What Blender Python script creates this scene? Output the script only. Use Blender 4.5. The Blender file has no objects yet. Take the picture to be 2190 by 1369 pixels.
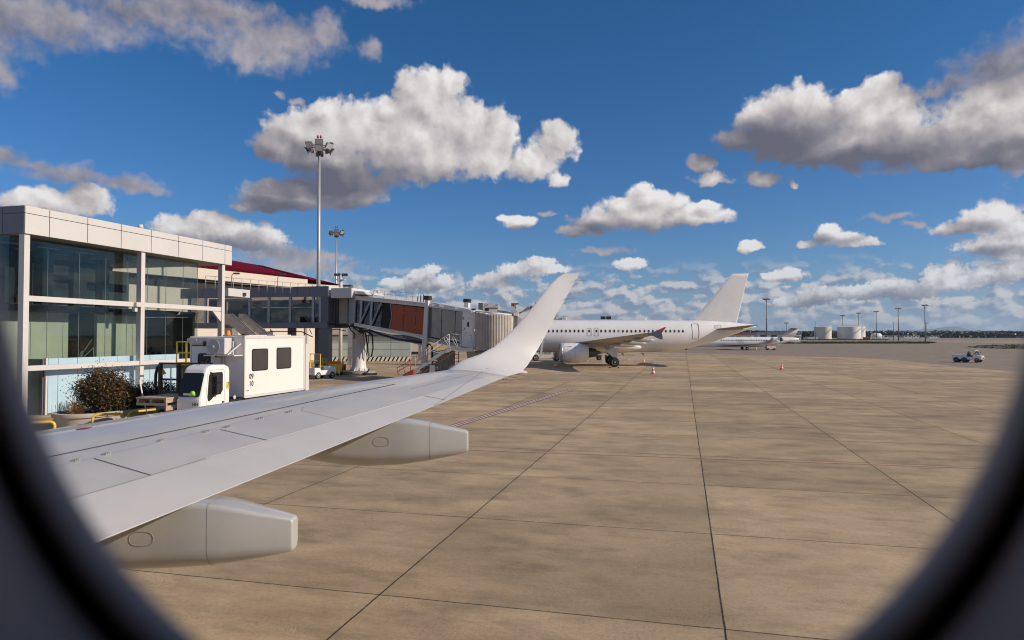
import bpy, bmesh, math, random
from mathutils import Vector, Matrix, Euler, noise as mnoise
R = math.radians
random.seed(7)
S = bpy.context.scene
COL = S.collection

# ------------------------------------------------------------------ camera
F = 1460.0                      # focal length in photograph pixels (2190 wide)
CX, CY = 1095.0, 684.5
EYE = Vector((0.0, 0.0, 3.83))
PITCH = math.atan(33.5 / F)
cd = bpy.data.cameras.new("camera")
cam = bpy.data.objects.new("camera", cd)
COL.objects.link(cam)
cam.location = EYE
cam.rotation_euler = (R(90) + PITCH, 0, 0)
cd.sensor_width = 36.0
cd.lens = 36.0 * F / 2190.0
cd.clip_start = 0.02
cd.clip_end = 60000
cd.dof.use_dof = True
cd.dof.focus_distance = 38.0
cd.dof.aperture_fstop = 2.7
S.camera = cam
S.render.resolution_x, S.render.resolution_y = 1024, 640
S.render.engine = 'CYCLES'
S.cycles.use_denoising = True
S.cycles.max_bounces = 6
S.cycles.diffuse_bounces = 3
S.cycles.glossy_bounces = 3
S.cycles.transmission_bounces = 4
S.cycles.transparent_max_bounces = 12
S.cycles.filter_width = 1.1
S.cycles.caustics_reflective = False
S.cycles.caustics_refractive = False
S.view_settings.view_transform = 'Standard'
S.view_settings.look = 'None'
S.view_settings.gamma = 1.0
S.view_settings.exposure = 0.0

# sun: from the right, a little behind the camera
SUN_EL = 26.0
SUN_AZ_BACK = 13.2              # degrees behind the +X axis
_ce, _se = math.cos(R(SUN_EL)), math.sin(R(SUN_EL))
SUN_DIR = Vector((math.cos(R(SUN_AZ_BACK)) * _ce, -math.sin(R(SUN_AZ_BACK)) * _ce, _se))
ld = bpy.data.lights.new("sun", 'SUN')
ld.energy = 4.5
ld.angle = R(0.53)
ld.color = (1.0, 0.86, 0.70)
sun = bpy.data.objects.new("sun", ld)
COL.objects.link(sun)
sun.rotation_euler = SUN_DIR.to_track_quat('Z', 'Y').to_euler()
sun.location = (0, 0, 60)

def ray(px, py):
    """world direction (with y component 1) through a photograph pixel"""
    u, v = (px - CX) / F, (CY - py) / F
    c, s = math.cos(PITCH), math.sin(PITCH)
    d = Vector((u, c - v * s, s + v * c))
    return d / d.y
def P(px, py, Y):
    return EYE + ray(px, py) * Y
def G(px, py, z=0.0):
    d = ray(px, py)
    return EYE + d * ((z - EYE.z) / d.z)
def azel(px, py):
    d = ray(px, py).normalized()
    return math.atan2(d.x, d.y), math.asin(d.z)

# ------------------------------------------------------------------ world: sky with cumulus clouds
class NT:
    """small helper to wire nodes"""
    def __init__(s, tree):
        s.t = tree; s.n = tree.nodes; s.l = tree.links
    def node(s, typ, **kw):
        n = s.n.new(typ)
        for k, v in kw.items():
            setattr(n, k, v)
        return n
    def put(s, sock, v):
        if isinstance(v, bpy.types.NodeSocket):
            s.l.new(v, sock)
        elif v is not None:
            sock.default_value = v
    def math(s, op, a, b=None, c=None, clamp=False):
        n = s.node('ShaderNodeMath', operation=op); n.use_clamp = clamp
        s.put(n.inputs[0], a); s.put(n.inputs[1], b); s.put(n.inputs[2], c)
        return n.outputs[0]
    def vmath(s, op, a, b=None, c=None):
        n = s.node('ShaderNodeVectorMath', operation=op)
        s.put(n.inputs[0], a); s.put(n.inputs[1], b); s.put(n.inputs[2], c)
        return n.outputs['Value'] if op in ('LENGTH', 'DOT_PRODUCT', 'DISTANCE') else n.outputs['Vector']
    def ramp(s, v, lo, hi, to0=0.0, to1=1.0, smooth=True):
        n = s.node('ShaderNodeMapRange', interpolation_type='SMOOTHSTEP' if smooth else 'LINEAR')
        s.put(n.inputs['Value'], v)
        n.inputs['From Min'].default_value = lo; n.inputs['From Max'].default_value = hi
        n.inputs['To Min'].default_value = to0; n.inputs['To Max'].default_value = to1
        return n.outputs['Result']
    def mix(s, f, a, b, blend='MIX'):
        n = s.node('ShaderNodeMix', data_type='RGBA', blend_type=blend)
        s.put(n.inputs[0], f); s.put(n.inputs[6], a); s.put(n.inputs[7], b)
        return n.outputs[2]
    def noise(s, vec, scale, detail=4.0, rough=0.5, dim='3D', dist=0.0, col=False, lac=2.0, w=None):
        n = s.node('ShaderNodeTexNoise', noise_dimensions=dim)
        s.put(n.inputs['Vector'], vec)
        n.inputs['Scale'].default_value = scale; n.inputs['Detail'].default_value = detail
        n.inputs['Roughness'].default_value = rough; n.inputs['Distortion'].default_value = dist
        n.inputs['Lacunarity'].default_value = lac
        return n.outputs['Color' if col else 'Fac']
    def voro(s, vec, scale, detail=0.0, feature='F1', dim='3D', rand=1.0, smooth=0.6, out='Distance', rough=0.5):
        n = s.node('ShaderNodeTexVoronoi', voronoi_dimensions=dim, feature=feature)
        s.put(n.inputs['Vector'], vec)
        n.inputs['Scale'].default_value = scale
        if 'Detail' in n.inputs: n.inputs['Detail'].default_value = detail
        if 'Roughness' in n.inputs: n.inputs['Roughness'].default_value = rough
        n.inputs['Randomness'].default_value = rand
        if feature == 'SMOOTH_F1': n.inputs['Smoothness'].default_value = smooth
        return n.outputs[out]

CLOUDS = [  # cumulus masses: centre x, y and half sizes, in units of 1/1460 rad laid out on the sky's azimuth and elevation
 # the large one over the mast
 (650,290,100,62),(760,275,120,75),(850,300,150,90),(925,222,92,84),(888,190,56,50),(962,182,44,42),(1000,290,115,85),
 (1062,285,58,66),(900,345,140,52),(1192,302,60,56),(1135,350,72,38),(1188,384,32,20),(700,345,110,48),(597,308,58,46),
 (745,385,140,36),(1040,340,70,50),(830,230,40,30),(700,235,60,30),
 (620,420,120,34),(560,437,70,24),(740,420,110,26),(520,442,38,13),(640,402,50,22),
 (130,432,110,24),(190,420,46,26),(60,432,50,18),
 (400,492,80,38),(480,502,110,42),(560,512,70,32),(445,468,52,26),
 (1370,458,125,44),(1385,424,60,32),(1290,468,80,28),(1480,462,96,27),(1245,492,66,17),(1535,456,46,16),(1440,432,40,26),(1335,438,50,26),(1515,440,26,14),
 (1720,262,150,58),(1700,222,86,44),(1880,245,110,58),(1880,198,54,40),(1640,255,76,48),(1600,300,80,34),(1800,310,220,44),
 (1950,312,180,46),(2085,285,120,72),(2135,230,90,66),(2150,330,100,28),(2060,340,120,26),(1830,222,60,36),(1925,215,30,36),(2250,260,140,110),
 (1505,347,38,20),(1520,382,44,18),(1630,380,50,20),(1695,392,15,12),
 (1110,476,48,17),(1085,470,26,12),(1600,528,32,14),(1790,508,56,20),(1775,495,30,18),(1840,520,45,13),(1725,520,25,13),
 (1670,592,44,14),(1690,584,22,15),
 (2120,466,66,34),(2055,486,55,16),(2175,480,50,26),(2130,526,72,24),(2165,536,60,22),(2150,580,80,23),(2110,455,30,22),(2250,520,120,70),
 (1350,564,44,14),(905,590,40,26),(948,602,34,22),(900,614,70,15),(850,606,50,13),(925,580,24,16),
 (1120,577,78,22),(1150,562,48,20),(1050,600,56,22),(1180,576,50,13),
 (1732,636,34,26),(1765,630,30,24),(1690,648,46,14),(1850,622,70,20),(1905,612,48,18),(1950,625,56,24),(1998,592,26,28),(2033,584,26,28),(2040,606,60,18),
]
SOFT = [  # torn grey cloud sheets
 (90,36,210,46),(300,24,200,40),(450,20,200,36),(-40,50,130,54),(540,112,130,44),(570,82,150,42),(640,84,78,46),(700,60,44,40),
 (8,155,36,40),(790,105,36,26),(55,347,60,16),(15,335,50,20),(160,376,110,22),(262,392,80,20),(312,402,36,16),(632,217,17,11),(590,205,17,9),
 (800,0,90,20),(2150,140,100,46),(2080,180,80,26),(2240,100,100,60),(2010,190,50,14),(660,566,120,26),(590,545,110,26),
 (1900,464,48,10),(1950,482,26,8),(1290,536,70,12),(1175,460,24,8),(700,552,60,16),(1480,345,20,14),
]
DARK = [  # shaded bases: centre, half sizes, weight
 (690,392,220,60,1.15),(880,395,190,36,.55),(600,450,170,34,1.0),(770,440,150,26,.8),(560,330,70,50,.7),(660,350,130,40,.8),
 (1640,320,170,58,1.25),(1800,350,280,40,1.15),(2080,350,170,30,1.0),(1700,290,110,40,.7),(2100,160,160,46,1.1),(1505,345,46,22,1.1),
 (1270,495,120,26,1.0),(1380,505,150,22,.8),(1230,470,60,30,.5),(300,10,330,34,.8),(40,70,180,60,.7),(620,60,110,50,.5),
 (160,380,130,26,.7),(40,345,90,24,.7),(480,530,160,26,.7),(1740,660,100,26,.9),(1890,640,110,22,.7),(1700,600,60,10,.6),
 (1790,524,90,12,.6),(2120,550,110,10,.7),(2060,496,60,14,.6),(1960,650,90,22,.8),(1120,605,110,12,.6),(900,625,90,12,.6),(1110,492,50,8,.5),(1640,396,60,10,.5),
]
def build_world():
    w = bpy.data.worlds.new("World")
    S.world = w
    w.use_nodes = True
    t = NT(w.node_tree)
    t.n.clear()
    out = t.node('ShaderNodeOutputWorld')
    bg = t.node('ShaderNodeBackground')
    bg.inputs['Strength'].default_value = 0.1
    t.l.new(bg.outputs[0], out.inputs[0])
    sky = t.node('ShaderNodeTexSky', sky_type='NISHITA')
    sky.sun_disc = False
    sky.sun_elevation = R(SUN_EL)
    sky.sun_rotation = math.atan2(SUN_DIR.x, SUN_DIR.y)
    sky.altitude = 150
    sky.air_density = 1.0; sky.dust_density = 0.35; sky.ozone_density = 2.5
    hs = t.node('ShaderNodeHueSaturation')
    hs.inputs['Saturation'].default_value = 1.22
    hs.inputs['Value'].default_value = 0.74
    t.l.new(sky.outputs[0], hs.inputs['Color'])
    geo = t.node('ShaderNodeTexCoord').outputs['Generated']
    nrm = t.vmath('NORMALIZE', geo)
    sep = t.node('ShaderNodeSeparateXYZ'); t.l.new(nrm, sep.inputs[0])
    az = t.math('ARCTAN2', sep.outputs[0], sep.outputs[1])
    el = t.math('ARCSINE', sep.outputs[2])
    skycol = t.mix(1.0, hs.outputs[0], t.mix(t.ramp(el, 0.0, 0.42, smooth=False), (0.66, 0.86, 1.30, 1), (0.40, 0.92, 1.20, 1)), 'MULTIPLY')
    cmb = t.node('ShaderNodeCombineXYZ')
    t.l.new(az, cmb.inputs[0]); t.l.new(el, cmb.inputs[1])
    q0 = t.vmath('SCALE', cmb.outputs[0]); q0.node.inputs['Scale'].default_value = 10.0     # 1 unit = 0.1 rad = 146 px
    K = 10.0
    def ell(e):
        a, b = azel(e[0], e[1])
        return (a * K, b * K, e[2] / F * K, e[3] / F * K)
    # domain warps, shared; weaker near the horizon, where the clouds are farther off and smaller
    low = t.ramp(el, 0.02, 0.22, 0.30, 1.0, smooth=False)
    wa = t.vmath('SUBTRACT', t.noise(q0, 1.1, 2.0, 0.5, '2D', col=True), (0.5, 0.5, 0.5))
    hi = t.ramp(el, 0.20, 0.07)
    def field(q, ells, amp, fine, bw=0.5):
        wb = t.vmath('SUBTRACT', t.noise(q, 2.9, 5.0, 0.52, '2D', col=True), (0.5, 0.5, 0.5))
        wv = t.node('ShaderNodeVectorMath', operation='SCALE'); t.l.new(t.vmath('MULTIPLY', wb, (0.31 * amp, 0.27 * amp, 0)), wv.inputs[0]); t.l.new(low, wv.inputs['Scale'])
        qq = t.vmath('ADD', q, wv.outputs[0])
        acc = None
        for e in ells:
            a, b, rx, ry = ell(e)
            v = t.vmath('MULTIPLY_ADD', qq, (1 / rx, 1 / ry, 0), (-a / rx, -b / ry, 0))
            l = t.vmath('LENGTH', v)
            if acc is None: acc = l
            else:
                n = t.node('ShaderNodeMath', operation='SMOOTH_MIN')
                t.put(n.inputs[0], acc); t.put(n.inputs[1], l); n.inputs[2].default_value = 0.35
                acc = n.outputs[0]
        d = t.math('SUBTRACT', 1.0, acc)
        bil = t.voro(qq, 3.6, 2.0, 'F1', '2D', 1.0, rough=0.5)
        d = t.math('ADD', d, t.math('MULTIPLY', t.math('SUBTRACT', 0.42, bil), fine * bw))
        nz = t.noise(q, 4.2, 8.0, 0.53, '2D')
        d = t.math('ADD', d, t.math('MULTIPLY', t.math('SUBTRACT', nz, 0.5), fine * 1.25))
        nf = t.noise(q, 15.0, 5.0, 0.55, '2D')
        d = t.math('ADD', d, t.math('MULTIPLY', t.math('SUBTRACT', nf, 0.5), t.math('MULTIPLY', hi, fine * 1.9)))
        return d
    # cumulus, with relief from the sun side
    dA = field(q0, CLOUDS, 1.0, 0.50)
    off = t.vmath('ADD', q0, (0.11, 0.13, 0))
    dB = field(off, CLOUDS, 1.0, 0.50)
    relief = t.math('SUBTRACT', dA, dB)
    # shaded base field
    dk = None
    wsc = t.node('ShaderNodeVectorMath', operation='SCALE'); t.l.new(wa, wsc.inputs[0]); wsc.inputs['Scale'].default_value = 0.35
    wd = t.vmath('ADD', q0, wsc.outputs[0])
    for e in DARK:
        a, b, rx, ry = ell(e)
        rx *= 1.2; ry *= 1.4
        l = t.vmath('LENGTH', t.vmath('MULTIPLY_ADD', wd, (1 / rx, 1 / ry, 0), (-a / rx, -b / ry, 0)))
        v = t.ramp(l, 1.15, 0.0, 0.0, e[4])
        dk = v if dk is None else t.math('MAXIMUM', dk, v)
    lum = t.math('ADD', 0.77, t.math('MULTIPLY', relief, 0.33))
    lum = t.math('SUBTRACT', lum, t.math('MULTIPLY', dk, 0.71))
    lum = t.math('ADD', lum, t.math('MULTIPLY', t.math('SUBTRACT', t.noise(q0, 2.2, 4.0, 0.5, '2D'), 0.5), 0.5))
    lum = t.math('MAXIMUM', t.math('MINIMUM', lum, 1.0), 0.0)
    cr = t.node('ShaderNodeValToRGB')
    t.l.new(lum, cr.inputs[0])
    els = cr.color_ramp.elements
    els[0].position = 0.0; els[0].color = (0.125, 0.125, 0.165, 1)
    els[1].position = 1.0; els[1].color = (0.86, 0.835, 0.825, 1)
    for p_, c_ in ((0.3, (0.225, 0.215, 0.25, 1)), (0.58, (0.42, 0.39, 0.40, 1)), (0.8, (0.66, 0.62, 0.61, 1))):
        e_ = els.new(p_); e_.color = c_
    ccol = t.vmath('SCALE', cr.outputs[0]); ccol.node.inputs['Scale'].default_value = 10.0
    # depth of air: clouds near the horizon take on its blue
    far = t.ramp(el, 0.16, 0.0, 0.0, 0.30, smooth=False)
    ccol = t.mix(far, ccol, t.mix(0.5, skycol, (3.6, 4.3, 5.6, 1)))
    aA = t.ramp(dA, -0.02, 0.32)
    # soft grey sheets
    dS = field(q0, SOFT, 1.2, 0.8, 0.15)
    aS = t.math('MULTIPLY', t.ramp(dS, -0.10, 0.80), 0.93)
    lumS = t.math('ADD', 0.56, t.math('MULTIPLY', t.math('SUBTRACT', t.noise(q0, 3.0, 6.0, 0.6, '2D'), 0.5), 0.9))
    lumS = t.math('SUBTRACT', lumS, t.math('MULTIPLY', dk, 0.40))
    cr2 = t.node('ShaderNodeValToRGB'); t.l.new(lumS, cr2.inputs[0])
    els = cr2.color_ramp.elements
    els[0].position = 0.0; els[0].color = (0.15, 0.15, 0.20, 1)
    els[1].position = 1.0; els[1].color = (0.62, 0.56, 0.57, 1)
    scol = t.vmath('SCALE', cr2.outputs[0]); scol.node.inputs['Scale'].default_value = 10.0
    # the low bank of small clouds along the horizon
    st = t.vmath('MULTIPLY', q0, (1.0, 1.7, 0))
    nb = t.noise(st, 2.7, 8.0, 0.56, '2D')
    nb1 = t.noise(st, 2.7, 4.0, 0.5, '2D')
    nb2 = t.noise(t.vmath('ADD', st, (0.045, 0.10, 0)), 2.7, 4.0, 0.5, '2D')
    band = t.math('MULTIPLY', t.ramp(el, -0.01, 0.02), t.ramp(el, 0.115, 0.06))
    cov = t.math('MULTIPLY', t.ramp(t.math('ADD', nb, t.math('MULTIPLY', band, 0.16)), 0.52, 0.63), band)
    lb = t.math('ADD', 0.42, t.math('MULTIPLY', t.math('SUBTRACT', nb1, nb2), 5.0), clamp=True)
    bcol = t.mix(lb, (1.9, 2.6, 3.9, 1), (7.4, 6.9, 6.6, 1))
    cov = t.math('MULTIPLY', cov, 0.80)
    # pale horizon air
    hz = t.ramp(el, 0.11, 0.0, 0.0, 0.45)
    base = t.mix(hz, skycol, (1.9, 3.4, 5.5, 1))
    # scattered cloud over the rest of the sky, away from the photographed part
    aw = t.math('ABSOLUTE', az)
    rest = t.math('MULTIPLY', t.math('MAXIMUM', t.ramp(aw, 0.85, 1.1), t.ramp(el, 0.60, 0.8)), t.ramp(t.noise(nrm, 3.0, 8.0, 0.6), 0.52, 0.62))
    c = t.mix(rest, base, (5.2, 5.1, 5.2, 1))
    c = t.mix(cov, c, bcol)
    c = t.mix(aS, c, scol)
    c = t.mix(aA, c, ccol)
    t.l.new(c, bg.inputs['Color'])
    w.cycles.sampling_method = 'MANUAL'
    w.cycles.sample_map_resolution = 1024
build_world()

# ------------------------------------------------------------------ mesh and scene helpers
GA = R(14.1)                                    # heading of the concrete slabs and of the pavilion
D1 = Vector((math.sin(GA), math.cos(GA), 0))    # away from us along the slabs
D2 = Vector((math.cos(GA), -math.sin(GA), 0))   # to the right across them
class MB:
    def __init__(s):
        s.v = []; s.f = []; s.m = []; s.sm = []; s.mi = 0; s.smooth = False
    def add(s, verts, faces, smooth=None):
        b = len(s.v)
        s.v += [tuple(v) for v in verts]
        for f in faces:
            s.f.append([i + b for i in f]); s.m.append(s.mi); s.sm.append(s.smooth if smooth is None else smooth)
        return s
    def hexa(s, p):          # 8 points: 0-3 bottom ring, 4-7 top ring
        return s.add(p, [(3, 2, 1, 0), (4, 5, 6, 7), (0, 1, 5, 4), (1, 2, 6, 5), (2, 3, 7, 6), (3, 0, 4, 7)], False)
    def box(s, lo, hi):
        (a, b, c), (d, e, f) = lo, hi
        return s.hexa([(a, b, c), (d, b, c), (d, e, c), (a, e, c), (a, b, f), (d, b, f), (d, e, f), (a, e, f)])
    def cbox(s, c, sz):
        return s.box([c[i] - sz[i] / 2 for i in range(3)], [c[i] + sz[i] / 2 for i in range(3)])
    def bar(s, p0, p1, w, h=None, up=(0, 0, 1)):
        h = w if h is None else h
        p0, p1 = Vector(p0), Vector(p1)
        d = (p1 - p0).normalized(); up = Vector(up)
        if abs(d.dot(up)) > 0.98: up = Vector((1, 0, 0)) if abs(d.x) < 0.9 else Vector((0, 1, 0))
        x = d.cross(up).normalized(); y = x.cross(d).normalized()
        r = [x * (w / 2) * a + y * (h / 2) * b for a, b in ((-1, -1), (1, -1), (1, 1), (-1, 1))]
        return s.hexa([p0 + q for q in r] + [p1 + q for q in r])
    def loft(s, rings, cap=True, closed=True, smooth=True):
        n = len(rings[0]); b = len(s.v); vs = [v for r in rings for v in r]; fs = []
        for i in range(len(rings) - 1):
            for j in range(n if closed else n - 1):
                k = (j + 1) % n
                fs.append((i * n + j, i * n + k, (i + 1) * n + k, (i + 1) * n + j))
        s.add(vs, fs, smooth)
        if cap and closed:
            s.add([], [], False)
            s.f.append([b + j for j in range(n)][::-1]); s.m.append(s.mi); s.sm.append(False)
            s.f.append([b + (len(rings) - 1) * n + j for j in range(n)]); s.m.append(s.mi); s.sm.append(False)
        return s
    def tube(s, p0, p1, r0, r1=None, n=12, cap=True):
        r1 = r0 if r1 is None else r1
        p0, p1 = Vector(p0), Vector(p1); d = (p1 - p0).normalized()
        x = d.orthogonal().normalized(); y = d.cross(x)
        return s.loft([[p + (x * math.cos(a) + y * math.sin(a)) * r for a in [2 * math.pi * j / n for j in range(n)]]
                       for p, r in ((p0, r0), (p1, r1))], cap)
    def path(s, pts, r, n=8):
        pts = [Vector(p) for p in pts]; rings = []; x = None
        for i, p in enumerate(pts):
            d = (pts[min(i + 1, len(pts) - 1)] - pts[max(i - 1, 0)]).normalized()
            x = d.orthogonal().normalized() if x is None else (x - d * x.dot(d)).normalized()
            y = d.cross(x)
            rings.append([p + (x * math.cos(a) + y * math.sin(a)) * r for a in [2 * math.pi * j / n for j in range(n)]])
        return s.loft(rings)
    def lathe(s, prof, n=24, M=None, cap=True):     # profile (r, z)
        rings = [[Vector((r * math.cos(a), r * math.sin(a), z)) for a in [2 * math.pi * j / n for j in range(n)]] for r, z in prof]
        if M is not None: rings = [[M @ v for v in r] for r in rings]
        return s.loft(rings, cap)
    def prism(s, poly, dvec):                        # polygon points (3-D), extruded along dvec
        n = len(poly); poly = [Vector(p) for p in poly]; d = Vector(dvec)
        fs = [tuple(range(n))[::-1], tuple(range(n, 2 * n))] + [(i, (i + 1) % n, n + (i + 1) % n, n + i) for i in range(n)]
        return s.add([*poly, *[p + d for p in poly]], fs, False)
    def quad(s, *p):
        return s.add(p, [tuple(range(len(p)))], False)
    def build(s, name, mats, parent=None, bevel=0.0, loc=None, rz=None, recalc=True, seg=2):
        me = bpy.data.meshes.new(name)
        me.from_pydata(s.v, [], s.f)
        for i, p in enumerate(me.polygons):
            p.material_index = s.m[i]; p.use_smooth = s.sm[i]
        if recalc:
            bm = bmesh.new(); bm.from_mesh(me)
            bmesh.ops.recalc_face_normals(bm, faces=bm.faces)
            bm.to_mesh(me); bm.free()
        for m in (mats if isinstance(mats, (list, tuple)) else [mats]):
            me.materials.append(m)
        o = bpy.data.objects.new(name, me)
        COL.objects.link(o)
        if parent is not None: o.parent = parent
        if loc is not None: o.location = loc
        if rz is not None: o.rotation_euler = (0, 0, rz)
        if bevel:
            b = o.modifiers.new("bevel", 'BEVEL'); b.width = bevel; b.segments = seg; b.limit_method = 'ANGLE'; b.angle_limit = R(40)
        return o
def tag(o, label=None, cat=None, group=None, kind=None):
    if label: o["label"] = label
    if cat: o["category"] = cat
    if group: o["group"] = group
    if kind: o["kind"] = kind
    return o
def thing(name, label, cat, loc=(0, 0, 0), rz=0.0, group=None):
    o = bpy.data.objects.new(name, None); COL.objects.link(o)
    o.empty_display_size = 0.5
    o.location = loc; o.rotation_euler = (0, 0, rz)
    return tag(o, label, cat, group)
def dup(o, loc, rz=None, label=None, scale=None):
    r = o.copy(); COL.objects.link(r); r.location = loc
    if rz is not None: r.rotation_euler = (0, 0, rz)
    if label: r["label"] = label
    if scale: r.scale = scale
    for c in list(o.children):
        k = c.copy(); COL.objects.link(k); k.parent = r
        for g in list(c.children):
            h = g.copy(); COL.objects.link(h); h.parent = k
    return r
def text_mesh(name, body, size, mat, parent, M, extrude=0.002, bold=0.0):
    cu = bpy.data.curves.new(name, 'FONT'); cu.body = body; cu.size = size; cu.extrude = extrude; cu.offset = bold
    cu.align_x = 'CENTER'; cu.align_y = 'CENTER'
    t = bpy.data.objects.new(name + "_tmp", cu); COL.objects.link(t)
    dg = bpy.context.evaluated_depsgraph_get()
    me = bpy.data.meshes.new_from_object(t.evaluated_get(dg))
    bpy.data.objects.remove(t); bpy.data.curves.remove(cu)
    me.transform(M); me.materials.clear(); me.materials.append(mat)
    o = bpy.data.objects.new(name, me); COL.objects.link(o); o.parent = parent
    return o
def wheel(parent, c, r, w, axis, name='wheel', hub=None, spokes=False):
    """tyre with a rim as its sub-part; axis is the unit axle direction"""
    q = Vector((0, 0, 1)).rotation_difference(Vector(axis)).to_matrix().to_4x4()
    M = Matrix.Translation(Vector(c)) @ q
    b = MB(); h = w / 2
    b.lathe([(r * .55, -h * .8), (r * .86, -h), (r * .97, -h * .72), (r, -h * .3), (r, h * .3), (r * .97, h * .72), (r * .86, h), (r * .55, h * .8)], 28, M)
    t = b.build(name, MAT['rubber'], parent)
    b = MB()
    b.lathe([(r * .56, -h * .86), (r * .5, -h * .9), (r * .42, -h * .6), (r * .2, -h * .62), (r * .17, -h * .95), (0.001, -h * .95)], 20, M, False)
    b.lathe([(0.001, h * .95), (r * .17, h * .95), (r * .2, h * .62), (r * .42, h * .6), (r * .5, h * .9), (r * .56, h * .86)], 20, M, False)
    b.build('rim', hub or MAT['rim'], t)
    return t

# ------------------------------------------------------------------ materials
MAT = {}
def mat(name, col, rough=0.5, metal=0.0, var=0.08, vscale=1.5, spec=0.5, coat=0.0, dirt=0.0, dcol=(0.1, 0.085, 0.07), bump=0.0, bscale=20.0, streak=0.0, rvar=0.1):
    m = bpy.data.materials.new(name); m.use_nodes = True
    t = NT(m.node_tree); b = t.n['Principled BSDF']
    tc = t.node('ShaderNodeTexCoord').outputs['Object']
    n1 = t.noise(tc, vscale, 6.0, 0.6)
    c = t.mix(t.ramp(n1, 0.3, 0.7), tuple(x * (1 - var) for x in col) + (1,), tuple(min(1, x * (1 + var)) for x in col) + (1,))
    if dirt:
        n2 = t.noise(tc, vscale * 2.7, 9.0, 0.68)
        c = t.mix(t.math('MULTIPLY', t.ramp(n2, 0.50, 0.75), dirt), c, tuple(dcol) + (1,))
    if streak:
        sv = t.vmath('MULTIPLY', tc, (6.0, 6.0, 0.35))
        n3 = t.noise(sv, 1.6, 5.0, 0.6)
        c = t.mix(t.math('MULTIPLY', t.ramp(n3, 0.5, 0.78), streak), c, tuple(dcol) + (1,))
    t.l.new(c, b.inputs['Base Color'])
    b.inputs['Metallic'].default_value = metal
    t.l.new(t.ramp(n1, 0.2, 0.8, max(0.02, rough - rvar * rough), min(1, rough + rvar * rough)), b.inputs['Roughness'])
    b.inputs['Specular IOR Level'].default_value = spec
    b.inputs['Coat Weight'].default_value = coat
    b.inputs['Coat Roughness'].default_value = 0.06
    if bump:
        bp = t.node('ShaderNodeBump'); bp.inputs['Strength'].default_value = bump; bp.inputs['Distance'].default_value = 0.02
        t.l.new(t.noise(tc, bscale, 6.0, 0.6), bp.inputs['Height']); t.l.new(bp.outputs[0], b.inputs['Normal'])
    MAT[name] = m
    return m
def glass(name, tint, refl=0.12, gain=0.45, rough=0.0, through=1.0, body=(0.02, 0.025, 0.03)):
    m = bpy.data.materials.new(name); m.use_nodes = True
    t = NT(m.node_tree); t.n.remove(t.n['Principled BSDF']); out = t.n['Material Output']
    tr = t.node('ShaderNodeBsdfTransparent'); tr.inputs[0].default_value = tuple(tint) + (1,)
    gl = t.node('ShaderNodeBsdfGlossy'); gl.inputs['Roughness'].default_value = rough; gl.inputs[0].default_value = (.9, .95, 1, 1)
    tc = t.node('ShaderNodeTexCoord').outputs['Object']
    bp = t.node('ShaderNodeBump'); bp.inputs['Strength'].default_value = 0.05; bp.inputs['Distance'].default_value = 0.02
    t.l.new(t.noise(tc, 0.9, 2.0, 0.5), bp.inputs['Height']); t.l.new(bp.outputs[0], gl.inputs['Normal'])
    df = t.node('ShaderNodeBsdfDiffuse'); df.inputs[0].default_value = tuple(body) + (1,)
    m1 = t.node('ShaderNodeMixShader'); m1.inputs[0].default_value = 1 - through
    t.l.new(tr.outputs[0], m1.inputs[1]); t.l.new(df.outputs[0], m1.inputs[2])
    fr = t.node('ShaderNodeFresnel'); fr.inputs[0].default_value = 1.5
    f = t.math('ADD', t.math('MULTIPLY', fr.outputs[0], gain), refl * 0.5, clamp=True)
    m2 = t.node('ShaderNodeMixShader'); t.l.new(f, m2.inputs[0])
    t.l.new(m1.outputs[0], m2.inputs[1]); t.l.new(gl.outputs[0], m2.inputs[2])
    t.l.new(m2.outputs[0], out.inputs[0])
    MAT[name] = m
    return m
mat('aircraft_white', (0.88, 0.86, 0.835), 0.30, var=0.03, vscale=0.6, coat=0.5, dirt=0.10, dcol=(0.45, 0.42, 0.38))
mat('wing_grey', (0.56, 0.53, 0.485), 0.34, var=0.05, vscale=1.4, coat=0.5, dirt=0.12, dcol=(0.38, 0.37, 0.35))
mat('wing_metal', (0.46, 0.47, 0.49), 0.22, metal=0.35, var=0.05, vscale=3.0, coat=0.7, dirt=0.25, dcol=(0.3, 0.29, 0.28))
mat('flap_sunlit_grey', (0.62, 0.59, 0.55), 0.36, var=0.03, vscale=1.6, coat=0.25, dirt=0.10, dcol=(0.45, 0.43, 0.4))  # lighter than the wing: the flap's slope to the sun put into colour
mat('fairing_paint', (0.49, 0.48, 0.455), 0.30, var=0.04, vscale=2.0, coat=0.7, dirt=0.22, dcol=(0.40, 0.38, 0.34), streak=0.10)
mat('winglet_white', (0.62, 0.605, 0.595), 0.35, var=0.02, vscale=1.2, coat=0.4, dirt=0.05, dcol=(0.5, 0.48, 0.45))
mat('fairing_seam', (0.30, 0.29, 0.27), 0.5)
mat('seam_dark', (0.035, 0.035, 0.04), 0.7)
mat('seam_light', (0.78, 0.74, 0.70), 0.5)
mat('seam_grey', (0.28, 0.28, 0.28), 0.6)
mat('under_grey', (0.42, 0.40, 0.37), 0.45, var=0.1, dirt=0.2)
mat('rubber', (0.018, 0.018, 0.02), 0.75, var=0.2)
mat('rim', (0.32, 0.32, 0.33), 0.4, metal=0.6)
mat('rim_white', (0.6, 0.6, 0.58), 0.4)
mat('black', (0.012, 0.012, 0.014), 0.5)
mat('black_matte', (0.02, 0.02, 0.022), 0.9)
mat('dark_metal', (0.07, 0.07, 0.075), 0.45, metal=0.3, var=0.2)
mat('steel', (0.36, 0.37, 0.39), 0.42, metal=0.35, var=0.08, dirt=0.15, streak=0.12)
mat('steel_dark', (0.13, 0.135, 0.155), 0.5, metal=0.1, var=0.08, streak=0.12, dcol=(0.07, 0.065, 0.06))
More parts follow.
